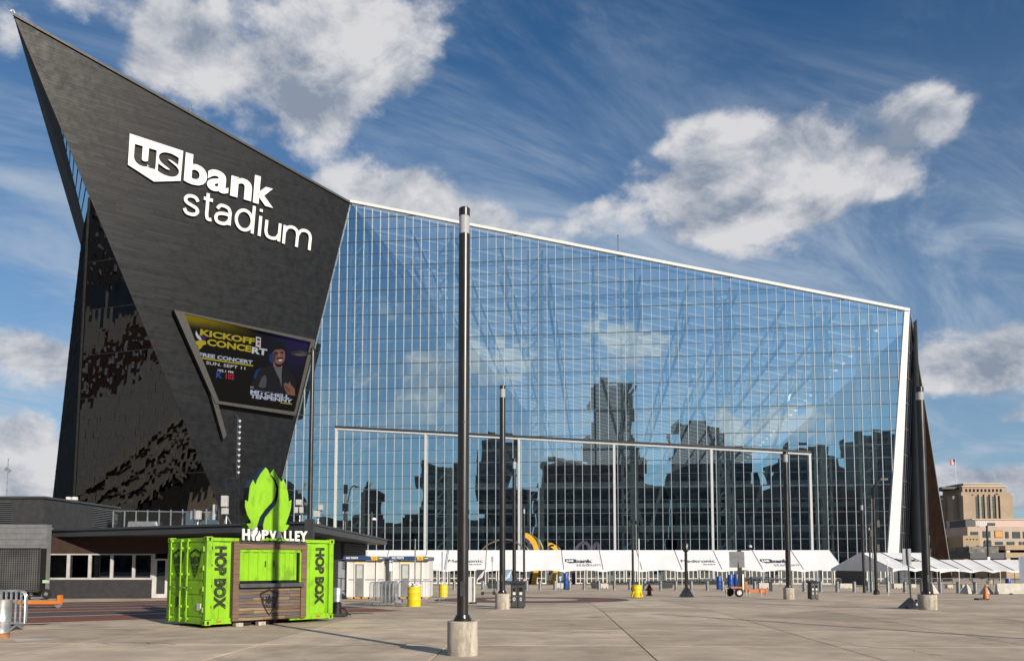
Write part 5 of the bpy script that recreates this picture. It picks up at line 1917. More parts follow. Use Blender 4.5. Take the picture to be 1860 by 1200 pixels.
def roof_gear():
    # glass-panelled railing along the roof edge
    pts = [at(206, 927, 58), at(397, 930, 56)]
    t = thing('roof_railing', 'steel railing with glass panels on the dark roof behind the kiosk', 'railing', (pts[0].x, pts[0].y, 3.98))
    d = pts[1] - pts[0]
    zt = pts[0].z - 3.98
    MB().beam((0, 0, zt), (d.x, d.y, d.z + zt), .07, .07).build('top_rail', m_steel, t)
    n = 9
    gp = glass_mat('rail_glass', .25, (.45, .5, .52))
    for i in range(n + 1):
        p = d * (i / n)
        MB().box(p.x - .03, p.x + .03, p.y - .03, p.y + .03, 0, zt).build('post', m_steel, t)
        if i < n:
            b = d * ((i + 1) / n)
            MB().beam((p.x + .05, p.y, zt * .5), (b.x - .05, b.y, zt * .5), .02, zt * .84).build('panel', gp, t)
    # tower with a column loudspeaker
    b = at(422, 930, 66); b.z = 3.98
    t = thing('loudspeaker_tower', 'black lattice tower with tall loudspeaker column behind the hop cone', 'tower', b)
    zt, zm = at(422, 753, 66).z - 3.98, at(422, 868, 66).z - 3.98
    w = .36
    for sx in (-w, w):
        for sy in (-w, w):
            MB().tube((sx, sy, 0), (sx, sy, zm), .045, n=6).build('leg', m_black, t)
    i, z = 0, .2
    while z + .75 < zm:
        MB().beam((-w, -w, z), (w, -w, z + .75), .05, .05).beam((w, -w, z + .75), (w, w, z), .05, .05).beam((-w, -w, z + .75), (w, -w, z + .75), .05, .05).build('brace', m_black, t)
        z += .75
    MB().box(-.38, .38, -.4, .4, zm, zt - .35).build('speaker_column', m_black, t, bev=.03)
    MB().prism([(-.38, -.4, zt - .35), (.38, -.4, zt - .35), (0.1, -.4, zt)], (0, .8, 0)).build('speaker_cap', m_black, t)
    n = 10
    for i in range(n):
        z = zm + .4 + (zt - zm - 1.0) * i / (n - 1)
        MB().lathe([(.02, -.1), (.1, .0), (.13, .08), (.0, .1)], (0.55, -.42, z), 8).build('horn', m_white, t)
        MB().beam((.38, -.42, z), (.5, -.42, z), .03, .03).build('horn_arm', m_steel, t)
    # white radio boxes and cameras on tripods
    def rig(label, px, py, Y, boxes, group='white radio units along the roof edge', tri=True):
        b = at(px, py, Y); b.z = 3.98
        t = thing('radio_unit', label, 'radio unit', b, 0, group)
        top = 0
        for (bx, by, bw, bh) in boxes:
            c = at(bx, by, Y)
            u, z = c.x - b.x, c.z - 3.98
            hw, hh = bw / 2 * Y / F, bh / 2 * Y / F
            MB().box(u - hw, u + hw, -.25, .1, z - hh, z + hh).build('box', M('radio_grey', (.40, .40, .39), .5), t, bev=.02)
            MB().box(u - .04, u + .04, .1, .2, z - hh * 1.5, z + hh).build('bracket', m_steel, t)
            top = max(top, z)
        MB().tube((0, .22, 0), (0, .22, top), .05, n=8).build('mast', m_steel, t)
        if tri:
            for a in range(3):
                th = a * 2.094 + .5
                MB().tube((math.cos(th) * .55, .22 + math.sin(th) * .55, 0), (0, .22, top * .55), .028, n=6).build('leg', m_steel, t)
        return t
    rig('tall white two box radio unit left of the hop cone', 409, 945, 55, [(409, 910, 11, 20), (409.5, 928, 10.5, 11)])
    rig('white stacked radio unit between hop cone and black street lamp', 543, 945, 60, [(543.5, 912, 10, 10), (539, 926, 6, 11), (548, 926, 6, 11)])
    rig('white radio unit with dish just right of the black street lamp', 576, 950, 60, [(576, 933, 11, 11), (583, 921, 8, 10)])
    rig('slim tilted white antenna panel at the right end of the roof railing', 391, 945, 56, [(391, 930, 5, 28)])
    rig('grey service box on the roof railing', 357, 945, 56, [(357, 935, 17, 16)], tri=False)
    # pair of small cameras on the plant room
    b = at(131, 907, 59); b.z = 5.85
    t = thing('roof_camera', 'small white twin camera on a stalk above the plant room', 'camera', (b.x, b.y, 5.9))
    MB().tube((0, 0, 0), (0, 0, .55), .04, n=8).build('stalk', m_white, t)
    for s in (-.22, .22):
        MB().box(s - .13, s + .13, -.2, .15, .45, .68).build('camera_head', m_white, t, bev=.03)
    MB().beam((-.3, 0, .42), (.3, 0, .42), .05, .05).build('crossbar', m_white, t)
    # small roof sign reading us bank on end, flat skylight
    b = at(210, 952, 60)
    t = thing('roof_sign', 'small white us bank sign stood on end beside the plant room', 'sign', (b.x, b.y, 4.0))
    MB().box(-.25, .25, -.05, .05, 0, 1.55).build('board', m_dark, t)
    me = text_mesh('usbank', .05, .01)
    o = lettering('us', -.02, .5, -.16, .16, 0, m_white, t, .05, .02)
    o.rotation_euler = Matrix(((0, 0, 1), (-1, 0, 0), (0, -1, 0))).transposed().to_euler(); o.location = (0, -.07, .95)
    o = lettering('bank', .0, .75, -.16, .16, 0, m_white, t, .05, .02)
    o.rotation_euler = Matrix(((0, 0, 1), (-1, 0, 0), (0, -1, 0))).transposed().to_euler(); o.location = (0, -.07, .12)
    b = at(258, 950, 57)
    t = thing('skylight', 'low grey skylight box in front of the roof railing', 'skylight', (b.x, b.y, 3.98))
    MB().prism([(-1.05, 0, 0), (1.05, 0, 0), (.8, 0, .75), (-.95, 0, .75)], (0, 1.4, 0)).build('housing', m_steel, t)
    MB().box(-1.1, 1.1, -.06, 1.46, .0, .25).build('kerb', m_conc, t)
    # bent pole with lamp and gear, dome lamp, thin masts: on the roof's right half
    b = at(627, 955, 62); b.z = 3.98
    t = thing('camera_mast', 'dark roof mast with cameras and a curved lamp arm, right of the street lamp', 'mast', b)
    zz = lambda y: at(627, y, 62).z - 3.98
    MB().tube((0, 0, 0), (0, 0, zz(880)), .09, n=8).build('pole', m_black, t)
    MB().box(-.13, .13, -.15, .15, zz(896), zz(880)).build('antenna_box', m_black, t)
    MB().box(-.2, .2, -.2, .15, zz(928), zz(914)).build('equipment_box', m_black, t)
    MB().box(-.12, .16, -.2, .1, zz(945), zz(932)).build('equipment_box', m_dark, t)
    MB().path([(.15, 0, zz(912)), (.28, 0, zz(898)), (.35, 0, zz(888)), (.55, 0, zz(881.5)), (.75, 0, zz(883))], .05, 6).build('lamp_arm', m_black, t)
    MB().lathe([(.0, .08), (.14, .05), (.2, -.04), (0, -.05)], (.85, 0, zz(884)), 10).build('lamp_head', m_dark, t)
    b = at(675, 962, 64); b.z = 3.98
    t = thing('dome_lamp', 'dark roof post carrying a small white dome, left above the ticket booths', 'lamp', b)
    zz = lambda y: at(675, y, 64).z - 3.98
    MB().tube((0, 0, 0), (0, 0, zz(930)), .07, n=8).build('post', m_dark, t)
    MB().lathe([(.2, 0), (.19, .08), (.12, .17), (.0, .2)], (.17, 0, zz(944)), 12).build('dome', m_white, t, smooth=True)
    MB().tube((-.2, 0, 0), (-.2, 0, zz(932)), .035, n=6).build('side_mast', m_steel, t)
roof_gear()

def left_things():
    # trailer wrapped in perforated screen
    b = gnd(38, 1082)
    Yt = 48.5
    b = Vector((at(38, 1080, Yt).x, Yt, gz(Yt)))
    t = thing('screened_trailer', 'dark trailer wrapped in perforated mesh at the far left', 'trailer', b)
    x0, x1 = at(-45, 1040, Yt).x - b.x, at(71, 1040, Yt).x - b.x
    z0, z1 = at(0, 1073, Yt).z - b.z, at(0, 995, Yt).z - b.z
    MB().box(x0, x1, .1, .7, z0, z1).build('body', m_hole, t)
    mm = M('mesh_grey', (.075, .075, .078), .6, var=.4, scale=.5)
    fb = MB()
    n = int((x1 - x0) / .13)
    for i in range(n + 1):
        x = x0 + (x1 - x0) * i / n
        fb.box(x - .03, x + .03, -.01, .02, z0, z1)
    for j in range(int((z1 - z0) / .13) + 1):
        z = z0 + j * .13
        fb.box(x0, x1, .021, .045, z - .03, z + .03)
    fb.build('mesh_screen', mm, t)['kind'] = 'stuff'
    for a, bb, c, d in ((x0, x1, z1 - .06, z1 + .02), (x0, x1, z0 - .06, z0), (x1 - .06, x1 + .02, z0, z1)):
        MB().box(a, bb, -.04, .06, c, d).build('frame_bar', m_dark, t)
    for px in (49, 76):
        x = at(px, 1078, Yt).x - b.x
        w = MB().lathe([(0, -.09), (.26, -.09), (.3, 0), (.26, .09), (0, .09)], n=16).build('wheel', m_rubber, t, smooth=True)
        w.rotation_euler = (R(90), 0, 0); w.location = (x, .5, .3)
        MB().lathe([(0, 0), (.12, 0), (.1, .03), (0, .03)], (0, 0, .09), 10).build('hub', m_steel, w)
    MB().box(x1 + .05, x1 + .35, .3, .5, .95, 1.12).build('plate', M('pale_green_sticker', (.35, .55, .35), .6), t)
    # orange tow frame
    b = gnd(108, 1104)
    t = thing('orange_tow_bar', 'orange steel drawbar on a small jockey wheel, far left on the striped paving', 'trailer', b)
    mo = M('safety_orange', (.62, .17, .02), .5, var=.1)
    L = lambda x: at(x, 1095, b.y).x - b.x
    Z = lambda y: at(100, y, b.y).z - b.z
    MB().box(L(30), L(109), -.1, .1, Z(1096), Z(1090.5)).build('beam', mo, t, bev=.01)
    MB().box(L(106), L(111.5), -.12, .12, Z(1096), Z(1080)).build('hitch_post', mo, t, bev=.01)
    MB().beam((L(100), 0, Z(1090)), (L(109), 0, Z(1081)), .05, .05).build('brace', m_steel, t)
    w = MB().lathe([(0, -.06), (.13, -.06), (.15, 0), (.13, .06), (0, .06)], n=14).build('jockey_wheel', m_steel, t)
    w.rotation_euler = (R(90), 0, 0); w.location = (L(106), 0, .15)
    MB().tube((L(106), 0, .2), (L(106), 0, Z(1090)), .03, n=6).build('wheel_stem', m_steel, t)
    MB().box(L(48), L(60), .3, .6, Z(1088), Z(1084)).build('bracket', m_steel, t)
    MB().box(L(38), L(41), -.1, .2, .0, Z(1092)).build('leg', mo, t)
    # round bin by the windows
    b = gnd(246, 1084)
    t = thing('round_bin', 'grey round litter bin in front of the dark building windows', 'bin', b)
    r = 9 * b.y / F
    h = at(246, 1050, b.y).z - b.z
    ms = M('ribbed_bin', (.10, .095, .09), .5, .3, var=.3, stretch=(8, 8, 1))
    MB().lathe([(r * .9, 0), (r, .05), (r, h * .74), (0, h * .74)], n=18).build('body', ms, t, smooth=True)
    MB().lathe([(r * 1.03, h * .74), (r * 1.03, h * .92), (r * .6, h), (0, h)], n=18).build('lid', m_dark, t, smooth=True)
    MB().box(-r * .5, r * .5, -r * 1.05, -r * .9, h * .78, h * .9).build('mouth', m_hole, t)
    # steel drum at the very edge
    b = gnd(2, 1158)
    t = thing('steel_drum', 'shiny steel drum on a rusty foot cut by the left edge', 'barrel', b)
    r = 13.5 * b.y / F
    h = at(5, 1088, b.y).z - b.z
    MB().lathe([(r, .13), (r, h * .42), (r * 1.03, h * .44), (r, h * .46), (r, h - .03), (r * 1.03, h), (0, h)], n=24).build('body', m_steel, t, smooth=True)
    MB().lathe([(r * .93, 0), (r * 1.0, .12), (0, .13)], n=24).build('foot', M('rust', (.26, .12, .05), .8, var=.4, scale=8), t)
    # white paint dash on the ground
    p = [gnd(x, y) for x, y in ((24, 1161), (60, 1159), (112, 1159.5), (75, 1162.5), (30, 1165))]
    struct('paint_mark', MB().poly([(v.x, v.y, v.z + .004) for v in p]), M('worn_white_paint', (.6, .55, .48), .8, col2=(.45, .38, .3), c2amt=.7, c2scale=4), fix=False)
left_things()
# ------------------------------------------------------------------ lamp posts on the plaza
m_post = M('lamp_black', (.014, .014, .015), .32, var=.15, scale=1, spec=.55)
m_lens = bpy.data.materials.new('lamp_lens'); m_lens.use_nodes = True
_p = m_lens.node_tree.nodes['Principled BSDF']
_p.inputs['Base Color'].default_value = (.42, .44, .47, 1); _p.inputs['Roughness'].default_value = .15
_p.inputs['Transmission Weight'].default_value = .25; _p.inputs['IOR'].default_value = 1.2
def zat(x, y, p):
    return at(x, y, p.y).z - p.z
def bollard_lamp(label, base, top, wpole, lens, base_px=None, group='black cylinder lamps on concrete drums', px_shift=0):
    """black cylinder lamp: base = pixel of foot, top = pixel y of the cap, wpole = pixel width"""
    b = gnd(*base)
    if base_px:
        r = base_px[0] / 2 * b.y / F
        b.y += r; b.z = gz(b.y); b.x = at(base[0], base[1], b.y).x
    t = thing('lamp_post', label, 'lamp post', b, 0, group)
    k = b.y / F
    rp = wpole / 2 * k
    ht = zat(top[0], top[1], b)
    zb = 0.0
    if base_px:
        zb = base_px[1] * k
        r = base_px[0] / 2 * k
        MB().lathe([(r, -.02), (r, zb - .02), (r - .02, zb), (0, zb)], n=28).build('concrete_drum', m_conc, t, smooth=True)
        MB().lathe([(rp * 1.55, zb), (rp * 1.55, zb + .05), (rp * 1.3, zb + .06), (rp * 1.2, zb + .12), (0, zb + .12)], n=20).build('flange', m_post, t, smooth=True)
        zb += .05
        for i in range(4):
            a = i * math.pi / 2 + .6
            MB().tube((math.cos(a) * rp * 1.42, math.sin(a) * rp * 1.42, zb), (math.cos(a) * rp * 1.42, math.sin(a) * rp * 1.42, zb + .04), .018, n=6).build('bolt', m_dark, t)
    zl0, zl1 = zat(top[0], lens[1], b), zat(top[0], lens[0], b)
    if wpole > 10:
        MB().box(-.05, .05, -rp - .006, -rp + .03, zb + .45, zb + .75).build('access_hatch', m_dark, t, bev=.004)
        MB().lathe([(rp + .004, 0), (rp + .004, .02), (rp, .02)], (0, 0, (zb + zl0) * .5), 24).build('joint_band', m_dark, t)
    MB().tube((0, 0, zb), (0, 0, zl0), rp, n=24).build('pole', m_post, t, smooth=True)
    MB().tube((0, 0, zl0 + .004), (0, 0, zl1 - .004), rp * .94, n=24).build('lens', m_lens, t, smooth=True)
    MB().tube((0, 0, zl0), (0, 0, zl1), rp * .35, n=10).build('lamp_core', m_white, t, smooth=True)
    MB().lathe([(rp, zl1), (rp, ht - .02), (rp - .02, ht), (0, ht)], n=24).build('cap', m_post, t, smooth=True)
    return t
bollard_lamp('tall front black cylinder lamp post on a stained concrete drum', (840, 1192), (840, 378), 20.5, (393, 426), (55, 61))
bollard_lamp('black lamp post on a concrete drum beside the double recycling bin', (912.5, 1106), (909.5, 700), 10.5, (706, 722), (26, 28))
bollard_lamp('black lamp post on a concrete drum at the right, beside the grey sign', (1685, 1107), (1668, 702), 14, (712, 727), (32, 27))
bollard_lamp('black lamp post on a concrete drum beside the right hand recycling bin', (1433, 1088), (1426, 820), 9, (825, 839), (19, 21))
bollard_lamp('slim black lamp post rising behind the double recycling bin', (934, 1084), (932, 832), 6.5, (838, 851), (9, 8))
bollard_lamp('thin black lamp post right of the recycling bin, in front of the gold arch', (952, 1066), (950, 920), 4, (924, 932), (6, 15))
bollard_lamp('thin black lamp post before the pyramid roofed grey sided tent', (1570, 1076), (1567, 912), 5, (917, 926), None)
bollard_lamp('short slim black lamp post far off between the two tent rows', (1582, 1066), (1578, 955), 3, (958, 964), None)
# a lamp post off to the right of the frame whose shadow reaches across the paving
def side_lamp(label, base, top_y, arm=None, ball=None, foot=None, w=5, name='lamp_post', group=None):
    b = gnd(*base)
    t = thing(name, label, 'lamp post', b, 0, group)
    k = b.y / F
    zt = zat(base[0], top_y, b)
    MB().tube((0, 0, 0), (0, 0, zt), w / 2 * k, w / 2.4 * k, 12).build('pole', m_post, t, smooth=True)
    if foot == 'pyramid':
        MB().add([(-.42, -.42, 0), (.42, -.42, 0), (.42, .42, 0), (-.42, .42, 0), (-.1, -.1, .62), (.1, -.1, .62), (.1, .1, .62), (-.1, .1, .62)],
                 [(3, 2, 1, 0), (4, 5, 6, 7), (0, 1, 5, 4), (1, 2, 6, 5), (2, 3, 7, 6), (3, 0, 4, 7)]).build('foot', m_black, t)
    else:
        MB().lathe([(w * .9 * k, 0), (w * .9 * k, .25), (w / 2 * k, .35), (0, .35)], n=14).build('foot', m_post, t, smooth=True)
    return t, k, zt
# tall street lamp behind the kiosk
b = at(562, 975, 40); b.z = gz(40)
t = thing('street_lamp', 'tall black street lamp with a flat hooded head in front of the screen', 'street lamp', b)
zt = zat(562, 637, b)
MB().tube((0, 0, 0), (0, 0, zt), .135, .10, 14).build('pole', m_post, t, smooth=True)
MB().lathe([(.12, 0), (.12, .1), (.06, .16), (0, .16)], (0, 0, zt), 12).build('cap', m_post, t)
MB().beam((0, 0, zt - .12), (-.45, 0, zt - .12), .1, .1).build('arm', m_post, t)
hd = MB().lathe([(.0, -.03), (.40, -.05), (.42, 0), (.36, .07), (.12, .13), (.0, .14)], n=18).build('lamp_head', m_post, t, smooth=True)
hd.location = (-.62, 0, zt - .14); hd.scale = (1, .7, 1)
o = MB().lathe([(0, -.01), (.3, -.01), (.3, 0), (0, 0)], (0, 0, -.045), 14).build('lamp_lens', m_lens, hd)
MB().lathe([(.3, 0), (.3, .5), (.17, .55), (0, .55)], n=14).build('base_cover', m_post, t)
MB().box(-.2, .2, -.18, .18, 3.1, 4.1).build('junction_box', m_dark, t)
# poles further off
t, k, zt = side_lamp('black lamp pole with a crossbar head standing behind the yellow strapped drum', (1150, 1072), 952, w=4.5)
MB().box(-.42, .42, -.12, .12, zt, zt + .14).build('crossbar', m_post, t)
for s in (-.34, .0, .34):
    MB().lathe([(.1, 0), (.12, .22), (.0, .26)], (s, 0, zt + .12), 8).build('lamp_head', m_post, t)
t, k, zt = side_lamp('slim black pole with a bulb shaped shroud on a black pyramid foot', (1247, 1083), 918, w=2.6, foot='pyramid', name='shrouded_pole')
MB().tube((0, 0, .5), (0, 0, zat(1247, 1003, t.location)), .1, n=10).build('lower_sleeve', m_post, t)
MB().lathe([(.06, 0), (.2, .12), (.22, .55), (.15, .66), (0, .66)], (0, 0, zat(1247, 1003, t.location)), 12).build('shroud', m_post, t, smooth=True)
t, k, zt = side_lamp('black pole with curved top and hanging cables in front of the second tent', (1592, 1079), 905, w=6, name='curved_lamp')
MB().path([(0, 0, zt), (.05, 0, zt + .7), (.25, 0, zt + 1.2), (.7, 0, zt + 1.5)], .1, 8).build('curved_arm', m_post, t, smooth=True)
MB().box(.55, 1.1, -.12, .12, zt + 1.38, zt + 1.52).build('lamp_head', m_post, t)
for s, z in ((-.25, .6), (.2, .45), (.26, .7)):
    MB().box(s - .1, s + .1, -.12, .12, zt * z, zt * z + .5).build('sign_box', m_dark, t)
MB().path([(-.16, 0, .8), (-.2, 0, zt * .5), (-.12, 0, zt)], .035, 6).build('cable', m_steel, t)
b = gnd(1797, 1061)
t, k, zt = side_lamp('grey street pole with loudspeakers before the beige office block', (1797, 1060), 958, w=4)
MB().lathe([(.45, 0), (.45, .6), (0, .6)], n=12).build('footing', m_conc, t)
for s in (-.4, .4):
    MB().beam((0, 0, zt * .72), (s, 0, zt * .74), .06, .06).build('bracket', m_post, t)
    MB().box(s - .14, s + .14, -.12, .12, zt * .72, zt * .78).build('speaker', m_post, t)
MB().lathe([(.14, 0), (.2, .3), (.0, .4)], (0, 0, zt), 10).build('cap', m_post, t)
MB().box(-.2, .2, -.2, .2, zt * .3, zt * .48).build('box', m_steel, t)

# ------------------------------------------------------------------ white tents
m_tent = M('tent_white', (.74, .74, .75), .65, var=.05, scale=.4, bump=.1, bscale=1.5)
m_val = M('tent_valance', (.68, .68, .69), .65, var=.05)
def tent_bay(label, o, ux, uy, wid, dep, eave, ridge, words=None, legs=(0, 1), group='white frame tents', arch=.28, hip=None):
    """one bay: o = front left foot, ux along the front, uy towards the back"""
    t = thing('frame_tent', label, 'tent', o, math.atan2(ux.y, ux.x), group)
    nx, ny = 6, 6
    def roofpt(u, v):
        z = eave + (ridge - eave) * (v / .5 if v <= .5 else (1 - v) / .5)
        sag = -.10 * math.sin(math.pi * u) * math.sin(math.pi * min(v, 1 - v) * 2)
        return (u * wid, v * dep, z + sag)
    for side in (0, 1):
        vs, fs = [], []
        for j in range(ny + 1):
            for i in range(nx + 1):
                v = (.5 * j / ny) if side == 0 else (.5 + .5 * j / ny)
                vs.append(roofpt(i / nx, v))
        for j in range(ny):
            for i in range(nx):
                a = j * (nx + 1) + i
                fs.append((a, a + 1, a + nx + 2, a + nx + 1))
        MB().add(vs, fs).build('roof', m_tent, t, smooth=True, fix=False)
    for y, nm in ((0, 'valance'), (dep, 'valance')):
        vs, fs = [], []
        n = 12
        for i in range(n + 1):
            u = i / n
            drop = .34 - arch * math.sin(math.pi * u)
            vs += [(u * wid, y, eave), (u * wid, y, eave - drop)]
        for i in range(n):
            fs.append((2 * i, 2 * i + 1, 2 * i + 3, 2 * i + 2))
        MB().add(vs, fs).build(nm, m_val, t, fix=False)
    for u in legs:
        for y in (.04, dep - .04):
            MB().tube((u * wid, y, -.02), (u * wid, y, eave), .05, n=6).build('leg', m_mull, t)
        seam = [Vector(roofpt(u, .5 * j / 6)) + Vector((0, -.02, .03)) for j in range(7)]
        MB().path(seam, .035, 5).build('seam', M('seam_grey', (.07, .07, .075), .7), t)
    MB().beam((0, 0, eave), (wid, 0, eave), .06, .06).build('eave_beam', m_mull, t)
    if words:
        L = math.hypot(dep / 2, ridge - eave)
        ang = math.atan2(ridge - eave, dep / 2)
        e = bpy.data.objects.new('printed_logo', None); C.objects.link(e); e.parent = t
        e.location = (0, 0, eave + .03)
        e.rotation_euler = (ang, 0, 0)
        mk = M('tent_print', (.03, .03, .035), .7)
        if words == 'us':
            u0, u1 = wid * .06, wid * .95
            sh = [(u0, L * .52), (u0 + wid * .25, L * .52), (u0 + wid * .25, L * .34), (u0 + wid * .12, L * .32), (u0, L * .40)]
            MB().prism([(a, b, 0) for a, b in sh], (0, 0, .01)).build('shield', mk, e)
            lettering('us', u0 + wid * .03, u0 + wid * .22, L * .38, L * .47, .012, m_tent, e, .04)
            lettering('bank', u0 + wid * .26, u0 + wid * .70, L * .34, L * .52, 0, mk, e, .02)
            lettering('stadium', u0 + wid * .28, u1, L * .17, L * .31, 0, mk, e, -.015)
        else:
            lettering('Medtronic', wid * .06, wid * .92, L * .36, L * .50, 0, mk, e, .0)
            lettering('PLAZA', wid * .60, wid * .90, L * .23, L * .28, 0, mk, e, .02)
    return t
def tents():
    Y0 = 124.0
    ground = gz(Y0)
    ez = at(1100, 1034, Y0).z - ground
    rz = at(1100, 998.5, Y0 + 5.5).z - ground
    bx = [640, 707, 776, 813, 884, 951, 1020, 1088.5, 1156, 1225, 1295, 1366, 1436.5, 1507]
    names = {2: None}
    words = {1: 'us', 3: 'med', 6: 'us', 9: 'med', 11: 'us'}
    n = len(bx) - 1
    desc = {0: 'white tent bay hidden behind the left ticket booth', 1: 'white tent bay behind the gap between the ticket booths', 2: 'narrow plain white tent bay behind the right ticket booth',
            3: 'white tent bay with Medtronic print, behind the front lamp post', 4: 'plain white tent bay just right of the first Medtronic print', 5: 'plain white tent bay in front of the gold arch',
            6: 'white tent bay with us bank stadium print, in the middle of the row', 7: 'plain white tent bay just right of the middle us bank print', 8: 'plain white tent bay behind the yellow strapped drum',
            9: 'white tent bay with Medtronic print behind the shrouded pole', 10: 'plain white tent bay behind the orange trailer', 11: 'white tent bay with us bank stadium print behind the lamp by the right bin',
            12: 'plain white tent bay that ends the long row at the right'}
    for i in range(n):
        a, b = at(bx[i], 998, Y0 + 5.5).x, at(bx[i + 1], 998, Y0 + 5.5).x
        tent_bay(desc[i], Vector((a, Y0, ground)), Vector((1, 0, 0)), Vector((0, 1, 0)), b - a, 11, ez, rz, words.get(i), (0, 1) if i == n - 1 else (0,), group='white tent bays of the long row')
    # second tent, nearer, its grey gable towards us
    Y1 = 104.0
    g1 = gz(Y1)
    ez = at(1622, 1033, Y1).z - g1
    half = 7.0
    rz = at(1553, 1003, Y1 + half).z - g1
    xa = at(1622, 1033, Y1).x
    words = {1: None}
    for i in range(3):
        t = tent_bay(('white tent bay with grey gable end facing the plaza', 'middle white bay of the gabled tent, behind the grey sign', 'last white bay of the gabled tent, behind the right lamp post')[i],
                     Vector((xa + i * 3.1 * .985, Y1 + i * 3.1 * .174, g1)), Vector((.985, .174, 0)), Vector((0, 1, 0)), 3.1, half * 2, ez, rz, None, (0, 1), group='bays of the gabled tent', arch=.24)
        if i == 0:
            MB().poly([(.0, 0, ez - .3), (.0, 0, ez), (0, half, rz), (0, half * 2, ez), (0, half * 2, ez - .3)]).build('gable', m_tent, t, fix=False)
            MB().box(.3, .35, half * .9, half * 1.9, .0, ez - .3).build('side_curtain', m_dark, t)
            e = bpy.data.objects.new('printed_logo', None); C.objects.link(e)
        if i == 1:
            L = math.hypot(half, rz - ez)
            e.parent = t
            e.location = (0, 0, ez + .03); e.rotation_euler = (math.atan2(rz - ez, half), 0, 0)
            lettering('bank', .2, 3.0, L * .45, L * .62, 0, M('tent_print', (.03, .03, .035), .7), e, .04)
    # third row, further right
    Y2 = 128.0
    g2 = gz(Y2)
    ez = at(1760, 1036, Y2).z - g2
    rz = at(1760, 1016, Y2 + 6).z - g2
    bx = [1672, 1728, 1764, 1801, 1855]
    for i in range(4):
        a, b = at(bx[i], 1016, Y2 + 6).x, at(bx[i + 1], 1016, Y2 + 6).x
        tent_bay('bay of the low tent row at the far right, ' + ('behind the lamp post', 'behind the concrete pyramids', 'before the tan annex', 'ending at the blue grey banner')[i],
                 Vector((a, Y2, g2)), Vector((1, 0, 0)), Vector((0, 1, 0)), b - a, 12, ez, rz, None, (0, 1), group='low tent row at the right')
    p = at(1856, 1062, Y2 - 6)
    t = thing('banner', 'blue grey banner board at the right edge, end of the tents', 'banner', (p.x, Y2 - 6, gz(Y2 - 6)))
    MB().box(-.25, 2.2, -.05, .05, .1, 4.2).build('panel', M('panel_blue', (.13, .16, .22), .6), t)
    for x in (-.25, 2.2):
        MB().tube((x, 0, 0), (x, 0, 4.3), .05, n=6).build('post', m_steel, t)
tents()

# ------------------------------------------------------------------ bollards, barriers, small things
def bollards():
    me = MB().lathe([(.155, 0), (.155, .82), (.15, .86), (.1, .90), (0, .915)], n=16).mesh('body', M('bollard_steel', (.20, .215, .235), .42, .5, var=.2), True)
    ring = MB().lathe([(.17, 0), (.17, .03), (.155, .04), (0, .04)], n=16).mesh('foot_ring', m_steel, True)
    xs = [825, 877, 904, 957, 981, 1008, 1035, 1061, 1088, 1116, 1144, 1171, 1200, 1228, 1256, 1285, 1313, 1342, 1371, 1400, 1461, 1491, 1521, 1552, 1577, 1583.5, 1614, 1644, 1675, 1708, 1741, 1772]
    first = None
    for i, x in enumerate(xs):
        yb = 1070.5 + max(0, (x - 1150)) * .010
        if x in (1577,):
            yb = 1073
        p = gnd(x, yb)
        lab = 'grey steel bollard, %s from the left in the row before the tents' % ORD[i]
        if first is None:
            t = thing('bollard', lab, 'bollard', p, 0, 'grey bollards in a row before the tents')
            obj('post', me, t); obj('foot_ring', ring, t)
            first = t
        else:
            dup(first, p, random.uniform(0, 6), lab)
bollards()

def barrier_mb(w=2.3, h=1.08):
    """crowd-control barrier: bent tube frame with uprights, in its own XZ plane"""
    fr = MB().path([(.0, 0, .2), (0, 0, h - .16), (.05, 0, h - .05), (.16, 0, h), (w - .16, 0, h), (w - .05, 0, h - .05), (w, 0, h - .16), (w, 0, .2)], .021, 6)
    fr.path([(0, 0, .2), (w, 0, .2)], .021, 6)
    bars = []
    n = int(w / .13)
    for i in range(1, n):
        bars.append(MB().tube((w * i / n, 0, .2), (w * i / n, 0, h - .01), .010, n=5))
    ft = [MB().beam((x, -.34, .02), (x, 0, .16), .05, .02).beam((x, .34, .02), (x, 0, .16), .05, .02) for x in (.22, w - .22)]
    return fr, bars, ft
def make_barrier(label, group, w=2.3):
    fr, bars, ft = barrier_mb(w)
    t = thing('crowd_barrier', label, 'barrier', (0, 0, 0), 0, group)
    fr.build('frame', m_steel, t, smooth=True)
    one = bars[0].mesh('bar', m_steel)
    n = len(bars) + 1
    for i in range(len(bars)):
        obj('bar', one, t, (w * i / n, 0, 0))
    for f in ft:
        f.build('foot', m_steel, t)
    return t
